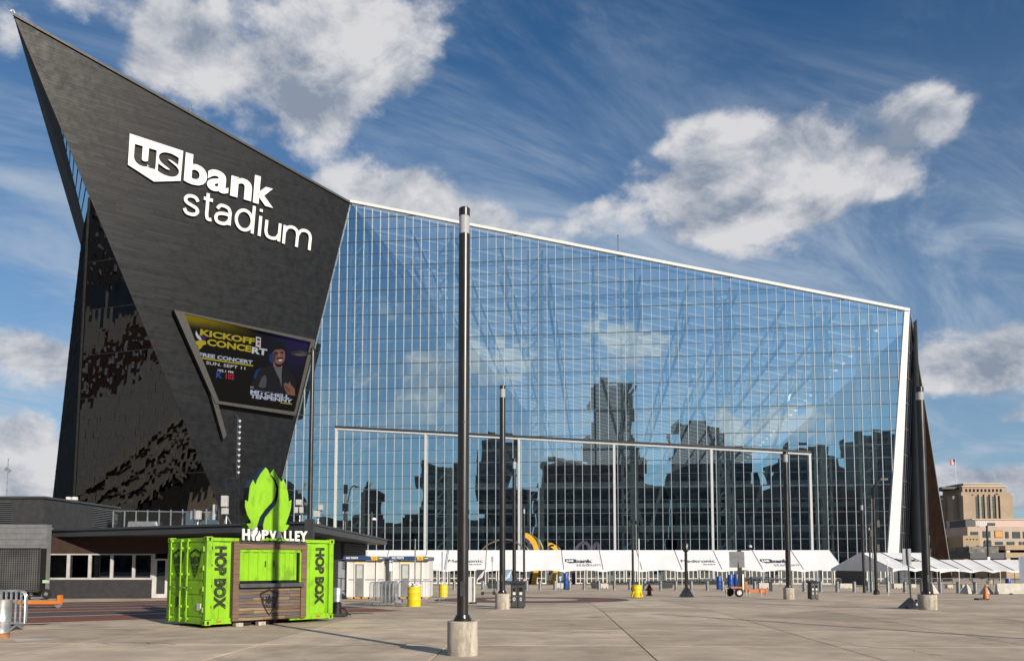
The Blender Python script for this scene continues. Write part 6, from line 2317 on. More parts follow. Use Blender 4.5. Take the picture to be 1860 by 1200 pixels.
def barriers():
    # stack standing on edge at the far left, seen end on
    g = 'barriers stacked at the far left'
    b0 = gnd(22, 1145)
    for i in range(6):
        lab = 'galvanised crowd barrier in the stack beside the steel drum, %s from the front' % ORD[i]
        if i == 0:
            t0 = make_barrier(lab, g)
            t = t0
        else:
            t = dup(t0, (0, 0, 0), 0, lab)
        t.location = (at(42, 1140, b0.y + .14 * i).x - 2.32, b0.y + .14 * i, b0.z)
        t.rotation_euler = (0, 0, R(2 + i * .5))
    # fan of barriers before the ticket booths
    g = 'barriers fanned before the ticket booths'
    c = gnd(705, 1100)
    for i in range(7):
        lab = 'crowd barrier in the fanned bunch before the booths, %s from the left' % ORD[i]
        t = dup(t0, (c.x - .85 + i * .17, c.y + .06 * i, c.z), R(78 + i * 2.5), lab, g)
    p = gnd(712, 1097)
    dup(t0, (p.x + .1, p.y + 1.4, p.z), R(3), 'crowd barrier standing crosswise between the fanned bunch and yellow drum', g)
    # line of barriers and fencing far behind the bollards
    g = 'barriers far off under the tents'
    rnd = random.Random(6)
    k = 0
    for x0, x1, Y in ((1385, 1520, 100), (1640, 1860, 100)):
        a, b = at(x0, 1060, Y).x, at(x1, 1060, Y).x
        x = a
        while x < b:
            place = ('under the long tent row by the right bin', 'under the tents at the far right')[0 if x0 < 1500 else 1]
            n_ = k if x0 < 1500 else k - nfirst
            dup(t0, (x, Y + rnd.uniform(-.2, .2), gz(Y)), R(rnd.uniform(-3, 3)), 'crowd barrier standing %s, %s from the left' % (place, ORD[min(n_, 33)]), g)
            x += 2.4
            k += 1
        nfirst = k
barriers()

def drums():
    my = M('drum_yellow', (.66, .50, .012), .45, var=.08, scale=3, col2=(.45, .33, .02), c2amt=.35, c2scale=3)
    def drum(label, px, yb, yt, wpx, junk=None):
        b = gnd(px, yb)
        r = wpx / 2 * b.y / F
        b.y += r; b.z = gz(b.y); b.x = at(px, yb, b.y).x
        h = zat(px, yt, b)
        t = thing('yellow_drum', label, 'drum', b, 0, 'yellow weighted drums on the plaza')
        MB().lathe([(r * .98, 0), (r, .02), (r, h * .32), (r * 1.035, h * .345), (r, h * .37), (r, h * .65), (r * 1.035, h * .675), (r, h * .70), (r, h * .94), (r * 1.03, h * .96), (r * 1.0, h * .98), (0, h * .97)], n=28).build('body', my, t, smooth=True)
        return t, r, h
    t, r, h = drum('yellow steel drum heaped with grey scrap beside the barriers', 752, 1101, 1064, 24)
    rnd = random.Random(9)
    for i in range(7):
        a = rnd.uniform(0, 6.28)
        MB().beam((math.cos(a) * r * .5, math.sin(a) * r * .5, h * .95), (math.cos(a + 2) * r * .9, math.sin(a + 2) * r * .9, h * 1.06 + rnd.random() * .06), .12, .07).build('scrap', (m_steel, m_white, m_dark)[i % 3], t)
    MB().tube((r * .1, 0, h * .9), (r * .1, 0, zat(752, 978, t.location)), .03, n=6).build('pole', m_steel, t)
    t, r, h = drum('plain yellow drum with a thin leaning pole, behind the barriers', 805, 1084, 1060, 16)
    MB().tube((-r * .3, 0, h * .9), (-r * .3, 0, zat(805, 1001, t.location)), .035, n=6).build('pole', m_steel, t)
    MB().path([(r * .4, 0, h * .9), (r * .6, 0, h * 2.2), (r * 1.2, 0, h * 3.6)], .03, 5).build('pole', m_steel, t)
    MB().lathe([(r * .2, 0), (r * .25, .18), (0, .2)], (-r * .3, 0, h * .97), 8).build('lid_knob', m_white, t)
    t, r, h = drum('yellow drum strapped with four splayed legs under the crossbar lamp', 1157, 1084, 1061, 18)
    for a in range(4):
        th = a * math.pi / 2 + .7
        c, s = math.cos(th), math.sin(th)
        MB().beam((c * r, s * r, h * .45), (c * r * 1.55, s * r * 1.55, .02), .07, .05).build('splayed_leg', my, t)
    MB().tube((r * .5, 0, h * .9), (r * .5, 0, zat(1157, 978, t.location)), .045, n=6).build('pole', m_white, t)
    # blue barrels
    mb_ = M('barrel_blue', (.015, .065, .26), .4, var=.1)
    for label, px, yb, yt, w in (('blue plastic barrel near the gold sculpture, behind the bollards', 1028, 1066, 1040, 9), ('short blue barrel left of the two tall ones behind the trailer', 1306, 1066, 1046, 9),
                                 ('left of two tall blue barrels behind the orange trailer', 1327, 1068, 1043, 9.5), ('right of two tall blue barrels behind the orange trailer', 1337.5, 1068, 1042, 9.5),
                                 ('small blue box far off under the right tents', 1831, 1057, 1050, 9)):
        Y = 84.0
        b = at(px, yb, Y); b.z = gz(Y)
        t = thing('blue_barrel', label, 'barrel', b, 0, 'blue barrels behind the bollards')
        r, h = w / 2 * Y / F, max(.5, zat(px, yt, b))
        MB().lathe([(r * .94, 0), (r, .06), (r, h * .33), (r * 1.03, h * .36), (r, h * .39), (r, h * .63), (r * 1.03, h * .66), (r, h * .69), (r, h - .06), (r * .9, h), (0, h)], n=16).build('body', mb_, t, smooth=True)
        MB().lathe([(.05, 0), (.05, .03), (0, .03)], (r * .5, 0, h), 8).build('bung', m_white, t)
drums()

def bins():
    mg = M('bin_grey', (.055, .058, .060), .5, var=.15)
    def bin2(label, x0, xm, x1, yb, yt, side):
        b = gnd(xm, yb)
        k = b.y / F
        w = (x1 - xm) * k
        h = zat(xm, yt, b)
        t = thing('recycling_bin', label, 'bin', b, R(side), 'double recycling bins on the plaza')
        dep = w * 1.15
        MB().box(0, w, 0, dep, .04, h - .12).build('body', m_dark, t, bev=.01)
        MB().prism([(-.04, -.06, h - .13), (-.04, dep + .04, h - .13), (-.04, dep + .02, h), (-.04, .05, h - .04)], (w + .08, 0, 0)).build('lid', m_dark, t)
        for i in range(2):
            a, c = .02 + i * (w / 2), w / 2 - .02 + i * (w / 2)
            d = MB().box(a + .01, c - .01, -.02, 0, .06, h - .17).build('door', mg, t, bev=.006)
            cx = (a + c) / 2
            if i == 0:
                MB().tube((cx, -.026, h - .35), (cx, -.021, h - .35), w * .11, n=14).build('opening', m_hole, d)
                MB().lathe([(w * .07, 0), (w * .12, 0), (w * .12, .004), (w * .07, .004)], n=14)
                s = 'CAN'
            else:
                MB().box(cx - w * .14, cx + w * .14, -.026, -.021, h - .42, h - .26).build('opening', m_hole, d)
                s = 'Waste'
            mk = MB()
            n = 18
            zc, r0, r1 = h * .34, w * .055, w * .10
            vs = []
            for q in range(n):
                th = 2 * math.pi * q / n
                for rr in (r0, r1):
                    vs.append((cx + rr * math.cos(th) * (1 if i == 0 else .75), -.024, zc + rr * 1.3 * math.sin(th)))
            mk.add(vs, [(2 * q, 2 * q + 1, (2 * q + 3) % (2 * n), (2 * q + 2) % (2 * n)) for q in range(n)]).build('white_mark', m_white, d, fix=False)
            MB().box(cx - w * .10, cx + w * .10, -.026, -.021, h * .50, h * .60).build('sticker', m_white, d)
        for x in (.05, w - .05):
            MB().box(x - .04, x + .04, .02, .1, 0, .05).build('foot', m_dark, t)
        return t
    bin2('grey double recycling bin with round and square openings beside the second lamp', 905, 928, 952, 1104, 1055, -6)
    bin2('grey double recycling bin standing at the right beside a short lamp drum', 1455, 1473.5, 1487, 1088.5, 1054, 3)
bins()

def booths():
    mw = M('booth_white', (.58, .58, .57), .55, var=.05, scale=.8, bump=.05)
    mb_ = M('booth_blue', (.020, .055, .17), .45)
    mye = M('booth_yellow', (.62, .42, .03), .5)
    mgd = M('booth_door_grey', (.17, .175, .18), .5)
    mgl = M('pallet_wood', (.42, .27, .12), .8, var=.3, scale=4)
    for label, px, pw in (('white rail tickets booth on pallets, left of the pair', (629, 696), None), ('white rail tickets booth, right of the pair, behind barriers', (712, 779), None)):
        b = gnd(px[0], 1086.5)
        w = (px[1] - px[0]) * b.y / F
        t = thing('ticket_booth', label, 'booth', b, 0, 'rail ticket booths')
        Z = lambda y: zat(px[0], y, b)
        X = lambda x: (x - px[0]) * b.y / F
        zr, zb = Z(1017), Z(1083.5)
        D = 2.3
        MB().box(0, w, 0, D, zb, zr).build('wall', mw, t)
        MB().box(-.02, w + .02, -.03, -.002, Z(1052.5), Z(1051.5)).build('belt_rail', m_dark, t)
        # door
        fx0, fx1 = X(px[0] + 13.5), X(px[0] + 33)
        for c in ((fx0, fx0 + .06, zb, Z(1021)), (fx1 - .06, fx1, zb, Z(1021)), (fx0 + .06, fx1 - .06, Z(1024), Z(1021))):
            MB().box(c[0], c[1], -.05, -.001, c[2], c[3]).build('door_frame', mw, t)
        d = MB().box(fx0 + .065, fx1 - .065, -.045, -.004, zb + .02, Z(1024) - .01).build('door', mgd, t)
        MB().box(fx0 + .17, fx1 - .15, -.055, -.046, Z(1049.5), Z(1026)).build('door_pane', M('frosted_pane', (.42, .44, .43), .3), d)
        MB().tube((fx0 + .12, -.1, Z(1053.5)), (fx0 + .12, -.045, Z(1053.5)), .04, n=8).build('handle', m_steel, d)
        MB().box(fx0, fx1, -.05, -.001, Z(1021), Z(1018.5)).build('yellow_strip', mye, t)
        for x in (X(px[0] + 0.5), X(px[0] + 53)):
            MB().box(x, x + .10, -.04, -.001, zb, zr).build('panel_joint', m_white, t)
        MB().box(X(px[0] + 52), X(px[0] + 52.8), -.035, -.001, Z(1062), zr).build('drain_pipe', m_dark, t)
        # blue fascia with yellow tab
        x0, x1 = X(px[0] - 5), X(px[0] + 69)
        zf0, zf1 = Z(1016.5), Z(1009.5)
        MB().box(x0, X(px[0] + 46), -.32, D + .2, zf0, zf1).build('fascia', mb_, t, bev=.02)
        MB().box(X(px[0] + 57), x1, -.32, D + .2, zf0 - .02, zf1 - .04).build('fascia_end', M('booth_slate', (.10, .115, .15), .5), t, bev=.02)
        MB().prism([(X(px[0] + 44), -.34, zf1), (X(px[0] + 57), -.34, zf1), (X(px[0] + 57), -.34, zf0), (X(px[0] + 46.5), -.34, zf0)], (0, D + .5, 0)).build('yellow_tab', mye, t)
        MB().box(X(px[0] + 49), X(px[0] + 54), -.35, -.341, Z(1015), Z(1011.5)).build('tab_mark', M('tab_orange', (.6, .2, .02), .5), t)
        lettering('RAIL TICKETS', X(px[0] + .5), X(px[0] + 22), 0, .13, 0, m_white, t, .05, rot=(R(90), 0, 0), loc=(0, -.326, Z(1014.5)))
        MB().beam((X(px[0] + 59), -.326, Z(1013.6)), (X(px[0] + 66), -.326, Z(1013.2)), .004, .05).build('script_mark', m_white, t)
        # pallets
        for i in range(5):
            x = w * i / 5
            MB().box(x + .04, x + w / 5 - .06, .02, D, .0, zb - .01).build('pallet_block', mgl, t)
booths()

def sundries():
    # white board on a wheeled foot behind the front lamp post
    b = gnd(855, 1096)
    t = thing('white_sign_board', 'tall white sign board on a dark wheeled foot behind the front lamp post', 'sign board', b, R(-18))
    h0, h1 = zat(855, 1093, b), zat(855, 1047, b)
    MB().box(-.65, .22, -.06, .06, h0, h1).build('board', m_white, t, bev=.02)
    MB().box(.10, .18, -.07, -.06, h0 + .05, h1 - .05).build('edge_strip', m_steel, t)
    MB().lathe([(.2, 0), (.2, .06), (.1, .1), (0, .1)], (.12, 0, 0), 14).build('foot', m_dark, t)
    MB().tube((0, 0, .04), (0, 0, h0), .04, n=8).build('stem', m_dark, t)
    # e-scooter
    b = gnd(887, 1080)
    t = thing('kick_scooter', 'dark green electric scooter standing left of the second lamp post', 'scooter', b, R(8))
    k = b.y / F
    mg = M('scooter_green', (.02, .045, .035), .4)
    for x in (-.42, .42):
        w = MB().lathe([(0, -.04), (.11, -.04), (.125, 0), (.11, .04), (0, .04)], n=16).build('wheel', m_rubber, t, smooth=True)
        w.rotation_euler = (R(90), 0, 0); w.location = (x, 0, .125)
    MB().box(-.36, .30, -.08, .08, .13, .19).build('deck', mg, t, bev=.02)
    MB().beam((.28, 0, .16), (.46, 0, .36), .07, .06).build('neck', mg, t)
    MB().tube((.46, 0, .2), (.40, 0, 1.12), .03, n=8).build('stem', mg, t)
    MB().tube((.38, -.26, 1.12), (.38, .26, 1.12), .02, n=8).build('handlebar', m_black, t)
    MB().prism([(-.5, -.05, .2), (-.36, -.05, .28), (-.3, -.05, .2)], (0, .1, 0)).build('mudguard', mg, t)
    # parking signs on thin posts
    def post_sign(label, px, yb, yt, sw, sh, mat, w=1.2, back=False, dz=0):
        b = gnd(px, yb)
        k = b.y / F
        t = thing('post_sign', label, 'sign', b)
        zt = zat(px, yt, b)
        MB().tube((0, 0, 0), (0, 0, zt), w / 2 * k, n=6).build('post', m_steel, t)
        MB().box(-sw / 2 * k, sw / 2 * k, -.05, -.03, zt - sh * k, zt).build('plate', mat, t)
        return t, k, zt
    post_sign('small grey post sign beside the scooter, before the tents', 894, 1079, 1010, 4.5, 10, M('sign_grey', (.30, .30, .32), .5))
    t, k, zt = post_sign('blue and white disabled parking sign before the gold sculpture', 1018.5, 1077, 1046, 5.5, 10, M('sign_blue', (.03, .14, .45), .5))
    MB().box(-2.5 * k, 2.5 * k, -.06, -.051, zt - 3.2 * k, zt - .5 * k).build('white_field', m_white, t)
    MB().tube((0, -.06, zt - 6 * k), (0, -.052, zt - 6 * k), 1.6 * k, n=10).build('white_mark', m_white, t)
    t, k, zt = post_sign('thin leaning pole with a small disc among the bollards at right', 1614, 1081, 1014, 3, 4, m_white, 1.6)
    # grey sign on a black pyramid foot with a sandbag
    b = gnd(1655, 1104)
    k = b.y / F
    t = thing('base_sign', 'grey sign plate on a black post with pyramid foot and white sandbag', 'sign', b)
    Z = lambda y: zat(1655, y, b)
    MB().add([(-18 * k, -.35, 0), (8 * k, -.35, 0), (8 * k, .35, 0), (-18 * k, .35, 0), (-3 * k, -.06, Z(1085)), (1 * k, -.06, Z(1085)), (1 * k, .06, Z(1085)), (-3 * k, .06, Z(1085))],
             [(3, 2, 1, 0), (4, 5, 6, 7), (0, 1, 5, 4), (1, 2, 6, 5), (2, 3, 7, 6), (3, 0, 4, 7)]).build('foot', m_black, t)
    MB().beam((0, 0, Z(1086)), (-3.5 * k, 0, Z(996)), .05, .05).build('post', m_black, t)
    MB().box(-11.5 * k, 4 * k, .03, .06, Z(1026), Z(996)).build('plate', M('sign_plate_grey', (.26, .27, .31), .45), t)
    sb = bpy.data.objects.new('sandbag_hull', None)
    bpy.data.objects.remove(sb)
    s = thing('sandbag', 'bulging white sandbag leaning between sign foot and right lamp drum', 'sandbag', (b.x + 10 * k, b.y - .1, b.z))
    bm = bmesh.new()
    bmesh.ops.create_icosphere(bm, subdivisions=3, radius=1)
    for v in bm.verts:
        c = v.co
        n = 1 + .10 * math.sin(5 * c.x + 2 * c.z) + .06 * math.sin(9 * c.y)
        v.co = Vector((c.x * 8 * k * n, c.y * .22 * n, max(0, (c.z * .5 + .45)) * 15 * k * n * (1 - .25 * abs(c.x))))
    me = bpy.data.meshes.new('bag'); bm.to_mesh(me); bm.free()
    me.materials.append(m_tent); me.shade_smooth()
    obj('bag', me, s)
    MB().box(-3 * k, 2.5 * k, -.1, .1, 13 * k, 16 * k).build('strap', m_dark, s)
    # hydrant
    b = gnd(1179.5, 1081)
    k = b.y / F
    t = thing('fire_hydrant', 'dark red fire hydrant right of the yellow strapped drum', 'hydrant', b)
    mr = M('hydrant_red', (.16, .02, .022), .45, var=.1)
    h = zat(1179, 1060, b)
    r = .15
    MB().lathe([(r * 1.5, 0), (r * 1.5, .06), (r, .09), (r, h * .62), (r * 1.25, h * .64), (r * 1.25, h * .7), (r, h * .72), (r * .9, h * .82), (r * .45, h * .92), (0, h * .93)], n=16).build('barrel', mr, t, smooth=True)
    MB().lathe([(.05, h * .92), (.05, h), (0, h)], n=6).build('operating_nut', mr, t)
    for s in (-1, 1):
        MB().tube((0, 0, h * .52), (s * r * 1.8, 0, h * .52), .07, n=10).build('outlet', mr, t)
    MB().tube((0, 0, h * .45), (0, -r * 1.9, h * .45), .09, n=10).build('outlet', mr, t)
    # orange trailer with camera mast
    b = gnd(1340, 1083)
    k = b.y / F
    t = thing('mast_trailer', 'orange surveillance trailer with black mast and solar panel', 'trailer', b)
    X = lambda x: (x - 1340) * k
    Z = lambda y: zat(1340, y, b)
    mo = M('trailer_orange', (.45, .13, .03), .5, var=.1)
    w = MB().lathe([(0, -.11), (.28, -.11), (.34, -.07), (.36, 0), (.34, .07), (.28, .11), (0, .11)], n=22).build('wheel', m_rubber, t, smooth=True)
    w.rotation_euler = (R(90), 0, 0); w.location = (X(1341), -.2, Z(1075.5))
    sc = (1083 - 1067) / 2 * k / .36
    w.scale = (sc, sc, 1)
    rim = MB().lathe([(0, 0), (.20, 0), (.19, .03), (.08, .02), (.06, .05), (0, .05)], (0, 0, .10), 14).build('rim', m_white, w)
    for i in range(6):
        a = i * 1.047
        MB().tube((math.cos(a) * .13, math.sin(a) * .13, .12), (math.cos(a) * .13, math.sin(a) * .13, .127), .03, n=8).build('rim_hole', m_dark, w)
    w2 = w.copy(); C.objects.link(w2); w2.location = (X(1335), 1.3, Z(1075.5))
    MB().box(X(1328), X(1348), .0, 1.0, Z(1068), Z(1065)).build('body', mo, t, bev=.02)
    MB().beam((X(1350), .4, Z(1072.5)), (X(1396), .4, Z(1073)), .16, .2).build('drawbar', mo, t)
    MB().beam((X(1350), .4, Z(1070)), (X(1362), .4, Z(1072)), .2, .2).build('drawbar_gusset', mo, t)
    MB().box(X(1393), X(1396), .3, .5, Z(1079), Z(1070)).build('jockey_stand', mo, t)
    for px in (1321.5, 1357, 1363.5, 1385):
        MB().tube((X(px), .2, 0), (X(px), .2, Z(1069)), .03, n=6).build('stabiliser', m_steel, t)
    MB().beam((X(1320.5), .2, Z(1068)), (X(1326), .2, Z(1068)), .05, .05).build('stabiliser_arm', m_steel, t)
    MB().beam((X(1348), .4, Z(1066)), (X(1347), .4, Z(999)), .24, .24).build('mast', m_black, t)
    MB().box(X(1350.5), X(1353.5), .2, .5, Z(1070), Z(1042)).build('battery_case', m_white, t)
    MB().box(X(1355), X(1360), .2, .5, Z(1068), Z(1056)).build('control_box', mo, t)
    MB().box(X(1345), X(1366), .3, .5, Z(999), Z(997)).build('top_arm', m_black, t)
    MB().tube((X(1367), .4, Z(998)), (X(1367), .4, Z(975)), .04, n=6).build('whip', m_black, t)
    MB().lathe([(.0, -.12), (.1, -.08), (.12, 0), (.0, .1)], (X(1367), .3, Z(991)), 10).build('dome_camera', m_white, t)
    p = MB().box(-.03, .03, -.55, .45, 0, Z(1001) - Z(1030)).build('solar_panel', M('solar_frame', (.40, .42, .44), .3, .3), t)
    p.location = (X(1341.5), .4, Z(1030)); p.rotation_euler = (0, R(-4), R(62))
    # concrete pyramids, barrier, cone, blocks
    def pyramid(label, x0, x1, yt, yb):
        b = gnd((x0 + x1) / 2, yb)
        k = b.y / F
        w, h = (x1 - x0) / 2 * k * .8, zat((x0 + x1) / 2, yt, b)
        t = thing('concrete_pyramid', label, 'barrier', b, R(28), 'pale concrete pyramids')
        MB().add([(-w, -w, 0), (w, -w, 0), (w, w, 0), (-w, w, 0), (-.05, -.05, h), (.05, -.05, h), (.05, .05, h), (-.05, .05, h)],
                 [(3, 2, 1, 0), (4, 5, 6, 7), (0, 1, 5, 4), (1, 2, 6, 5), (2, 3, 7, 6), (3, 0, 4, 7)]).build('body', M('pale_concrete', (.46, .43, .38), .85, var=.12, scale=3), t, bev=.02)
        MB().tube((0, 0, h - .02), (0, 0, h + .05), .03, n=6).build('lifting_eye', m_steel, t)
    pyramid('pale concrete pyramid partly hidden by the right lamp post', 1684, 1704, 1060, 1077)
    pyramid('pale concrete pyramid between two bollards, middle of the three', 1745, 1768, 1060.5, 1077.5)
    pyramid('pale concrete pyramid behind the orange cone', 1781, 1803, 1061, 1078)
    b = gnd(1814, 1078.5)
    t = thing('jersey_barrier', 'long pale concrete barrier lying at the right edge', 'barrier', b)
    mj = M('pale_concrete', (.46, .43, .38), .85)
    pr = [(0, 0), (0, .12), (.12, .25), (.2, .8), (.36, .8), (.44, .25), (.56, .12), (.56, 0)]
    MB().prism([(0, y, z * 1.0) for y, z in pr], (3.4, 0, 0)).build('body', mj, t, bev=.02)
    for x in (.8, 2.4):
        MB().box(x, x + .25, -.01, .02, 0, .07).build('lifting_slot', m_hole, t)
    b = gnd(1791, 1089)
    t = thing('traffic_cone', 'small orange traffic cone on a dark plate before the concrete pyramid', 'cone', b)
    MB().box(-.55, .05, -.25, .25, 0, .10).build('plate', m_black, t)
    MB().lathe([(.16, .1), (.05, .75), (0, .76)], n=14).build('cone', M('cone_orange', (.62, .16, .03), .55), t)
    MB().lathe([(.115, .32), (.085, .5), (0, .5)], n=14).build('sleeve', M('cone_band', (.62, .3, .2), .5), t)
    # concrete blocks and planters under the tents
    for i, (px, yb, w, h, lab) in enumerate(((1019, 1064, 18, 10, 'pale concrete block beside the blue barrel near the gold sculpture'), (1098, 1065, 14, 9, 'pale concrete block under the tent, left of the crossbar lamp'),
                                             (1389, 1066, 20, 10, 'pale concrete block with graffiti behind the trailer drawbar'), (1537, 1064, 22, 9, 'long pale concrete block under the gabled tent corner'),
                                             (1633, 1066, 18, 9, 'white concrete block right of the thin leaning pole'), (1660, 1064, 9, 8, 'small cream block behind the grey sign'),
                                             (1726, 1061, 10, 7, 'small pale block behind the first concrete pyramid'), (1752, 1061, 8, 7, 'small pale block behind the middle concrete pyramid'), (842, 1062, 20, 9, 'pale block behind the front lamp post'))):
        Y = 90.0
        b = at(px, yb, Y); b.z = gz(Y)
        t = thing('concrete_block', lab, 'block', b, 0, 'concrete blocks under the tents')
        k = Y / F
        MB().box(-w / 2 * k, w / 2 * k, 0, .6, 0, h * k).build('body', mj, t, bev=.03)
        for s in (-.25, .25):
            MB().box(w * k * s - .05, w * k * s + .05, -.01, .0, .02, .1).build('fork_slot', m_hole, t)
    for i, (px, lab) in enumerate(((1085, 'dark planter box under the middle tents'), (895, 'dark planter box behind the scooter'), (1212, 'low dark planter box right of the hydrant'))):
        Y = 92.0
        b = at(px, 1063, Y); b.z = gz(Y)
        t = thing('planter_box', lab, 'planter', b)
        MB().prism([(-.55, 0, 0), (.55, 0, 0), (.7, 0, .62), (-.7, 0, .62)], (0, .8, 0)).build('box', m_dark, t)
        MB().box(-.62, .62, .06, .74, .62, .66).build('soil', M('soil', (.04, .03, .02), .9), t)
    # power kit behind the kiosk's right end
    b = gnd(612, 1118)
    t = thing('generator_set', 'steel tank and black pump unit behind the right end of the kiosk', 'generator', b)
    k = b.y / F
    MB().lathe([(.16, .1), (.16, .45), (.1, .5), (0, .5)], n=14).build('pump', m_black, t, smooth=True)
    MB().lathe([(.15, .5), (.15, .95), (.12, 1.0), (0, 1.0)], n=14).build('tank', m_steel, t, smooth=True)
    MB().box(-.2, .35, -.15, .2, 0, .1).build('skid', m_dark, t)
    MB().path([(.1, 0, .3), (.3, -.1, .25), (.38, -.1, .1), (.5, -.05, .05)], .03, 6).build('hose', m_rubber, t)
    # metal steps with handrail left of the booths
    b = gnd(619, 1085)
    t = thing('access_ramp', 'galvanised handrail and ramp beside the left ticket booth', 'railing', b)
    k = b.y / F
    for a, c in (((-12, 0), (-12, 38)), ((9, 0), (9, 32)), ((0, 0), (2, 36))):
        MB().tube((a[0] * k, 0, 0), (a[0] * k, 0, c[1] * k), .03, n=6).build('post', m_steel, t)
    for z in (14, 36):
        MB().tube((-14 * k, 0, z * k), (9 * k, 0, (z - 2) * k), .03, n=6).build('rail', m_steel, t)
    MB().beam((-14 * k, .3, 14 * k), (9 * k, .3, 1 * k), .6, .06).build('ramp', m_steel, t)
sundries()

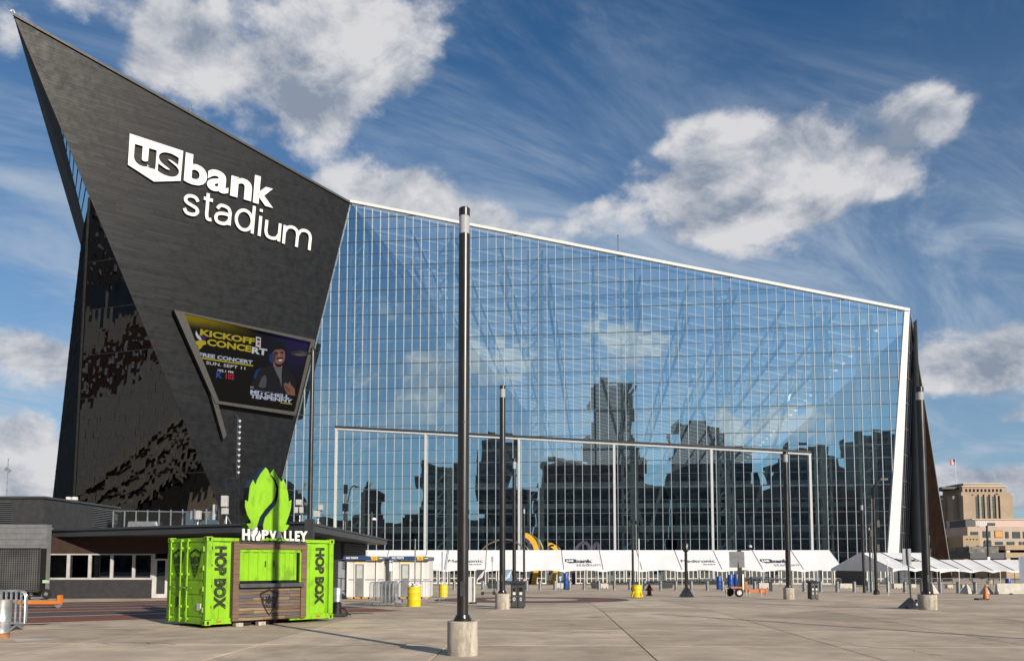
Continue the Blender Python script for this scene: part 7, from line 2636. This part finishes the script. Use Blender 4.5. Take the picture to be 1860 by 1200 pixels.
def sculptures():
    # gold and purple arched ribbons rising through the tents
    mgold = M('sculpture_gold', (.62, .36, .035), .35, .1, var=.06)
    mpur = M('sculpture_purple', (.045, .035, .065), .4, var=.1)
    mbr = M('sculpture_bronze', (.14, .11, .075), .4, .3, var=.15)
    def ribbon(name, pts, w, th, mat, par, side):
        """curved band through pixel points at one depth; w = width in depth, th = face thickness"""
        mb = MB()
        n = len(pts)
        vs, fs = [], []
        for i, p in enumerate(pts):
            t_ = pts[min(i + 1, n - 1)] - pts[max(i - 1, 0)]
            t_.y = 0; t_.normalize()
            nn = Vector((-t_.z, 0, t_.x)) * th * (1 - .5 * abs(2 * i / (n - 1) - 1) * 0)
            for a, b in ((-1, 0), (1, 0), (1, 1), (-1, 1)):
                vs.append(p + nn * a * .5 + Vector((0, w * b, 0)))
        for i in range(n - 1):
            for k in range(4):
                fs.append((i * 4 + k, i * 4 + (k + 1) % 4, i * 4 + 4 + (k + 1) % 4, i * 4 + 4 + k))
        fs += [(3, 2, 1, 0), tuple((n - 1) * 4 + k for k in range(4))]
        return mb.add(vs, fs).build(name, mat, par, smooth=True)
    Y = 138.0
    def arc(px):
        out = []
        P_ = [at(x, y, Y) for x, y in px]
        for i in range(len(P_) - 1):
            for s in range(5):
                t = s / 5
                p0, p1, p2, p3 = P_[max(i - 1, 0)], P_[i], P_[i + 1], P_[min(i + 2, len(P_) - 1)]
                out.append(.5 * ((2 * p1) + (p2 - p0) * t + (2 * p0 - 5 * p1 + 4 * p2 - p3) * t * t + (3 * p1 - p0 - 3 * p2 + p3) * t ** 3))
        return out + [P_[-1]]
    def loc(pts, o):
        return [p - o for p in pts]
    for label, layers in (
        ('large gold arched ribbon sculpture with purple inner face behind the tents', (('gold_face', [(966, 1062), (972, 1045), (975, 1020), (974, 997), (968, 982), (960, 974), (953, 971)], 1.0, .85, mgold), ('purple_back', [(962, 1062), (968, 1020), (963, 992), (955, 978)], 1.6, .4, mpur))),
        ('wide bronze arched ribbon sculpture left of the gold one', (('bronze_arch', [(874, 1000), (884, 990), (900, 982), (918, 979), (934, 982), (946, 991), (952, 1004)], 1.2, .22, mbr),)),
        ('smaller gold ribbon sculpture right of the large gold arch', (('gold_face', [(1002, 1062), (1008, 1040), (1013, 1015), (1010, 998), (1003, 990), (996, 989)], .9, .7, mgold), ('bronze_back', [(994, 1000), (999, 991), (1006, 990)], 1.5, .3, mbr))),
        ('dark purple arched ribbon sculpture behind the us bank tent print', (('purple_arch', [(1042, 1062), (1042, 1030), (1046, 1000), (1053, 988), (1062, 985), (1069, 990), (1072, 1004)], 1.1, .5, mpur),)),
        ('small dark purple curved piece right of the purple arch', (('purple_piece', [(1078, 1003), (1080, 990), (1086, 987), (1088, 1003)], .8, .5, mpur),))):
        o = arc(layers[0][1])[0].copy(); o.z = gz(Y)
        t = thing('ribbon_sculpture', label, 'sculpture', o, 0, 'arched ribbon sculptures')
        for nm, px, w, th, mt in layers:
            ribbon(nm, loc(arc(px), o), w, th, mt, t, 1)
    # patterned banners under the tents
    for label, px, mt in (('patterned purple and white banner panel under the tent left of the scooter', 873, mpur), ('blue and white striped banner panel behind the second lamp post', 922, M('banner_blue', (.12, .25, .38), .6))):
        b = at(px, 1060, 112.0); b.z = gz(112)
        t = thing('banner', label, 'banner', b)
        MB().box(-.55, .55, -.03, .03, .7, 2.2).build('cloth', mt, t)
        for i in range(5):
            MB().beam((-.5 + i * .17, -.04, .75 + i * .1), (-.1 + i * .14, -.04, 1.4 + i * .16), .02, .12).build('stripe', m_white, t)
        for x in (-.55, .55):
            MB().tube((x, 0, 0), (x, 0, 2.3), .03, n=6).build('post', m_steel, t)
sculptures()

def roof_bits():
    # lightning rods and beacons on the stadium roof
    for label, px, py, yb in (('thin white beacon hook on the very tip of the prow', 27, 14, 28), ('short mast on the sloping black roof edge', 348, 188, 206)):
        p = pan(px, yb) - AN * .6
        t = thing('roof_mast', label, 'mast', p)
        h = (yb - py) * p.y / F
        if px < 100:
            MB().path([(0, 0, -.3), (.05, 0, h * .5), (-.1, 0, h * .85), (-.35, 0, h), (-.5, 0, h * .8)], .08, 6).build('hook', m_white, t)
            MB().lathe([(.12, 0), (.12, .2), (0, .22)], (-.5, 0, h * .7), 8).build('beacon', m_white, t)
        else:
            MB().tube((0, 0, -.5), (0, 0, h), .08, n=6).build('rod', m_steel, t)
            MB().box(-.15, .15, -.1, .1, h * .6, h).build('beacon', m_steel, t)
    p = fac(1123, 466) + FI * 1.0
    t = thing('roof_mast', 'hair thin mast above the white roof edge', 'mast', p)
    MB().tube((0, 0, -.5), (0, 0, 4.2), .05, n=6).build('rod', m_dark, t)
    MB().lathe([(.0, -.2), (.15, 0), (0, .2)], (0, 0, 4.2), 8).build('tip', m_dark, t)
    # mast on the far left skyline
    p = at(12, 905, 60); p.z = 5.9
    t = thing('whip_antenna', 'thin lattice antenna on the left edge above the plant room', 'antenna', p)
    MB().tube((0, 0, 0), (0, 0, zat(12, 832, p)), .04, n=6).build('mast', m_steel, t)
    MB().beam((-.2, 0, zat(12, 850, p)), (.2, 0, zat(12, 856, p)), .05, .25).build('aerial', m_steel, t)
    # shadow-casting neighbour of the lamps, standing just outside the right of the frame
    b = Vector((19.8, 11.0, 0))
    t = thing('lamp_post', 'black lamp post just outside the frame on the right, throwing the long shadow', 'lamp post', b, 0)
    MB().lathe([(.3, 0), (.3, .6), (0, .6)], n=20).build('concrete_drum', m_conc, t, smooth=True)
    MB().tube((0, 0, .6), (0, 0, 8.3), .105, n=16).build('pole', m_post, t, smooth=True)
roof_bits()
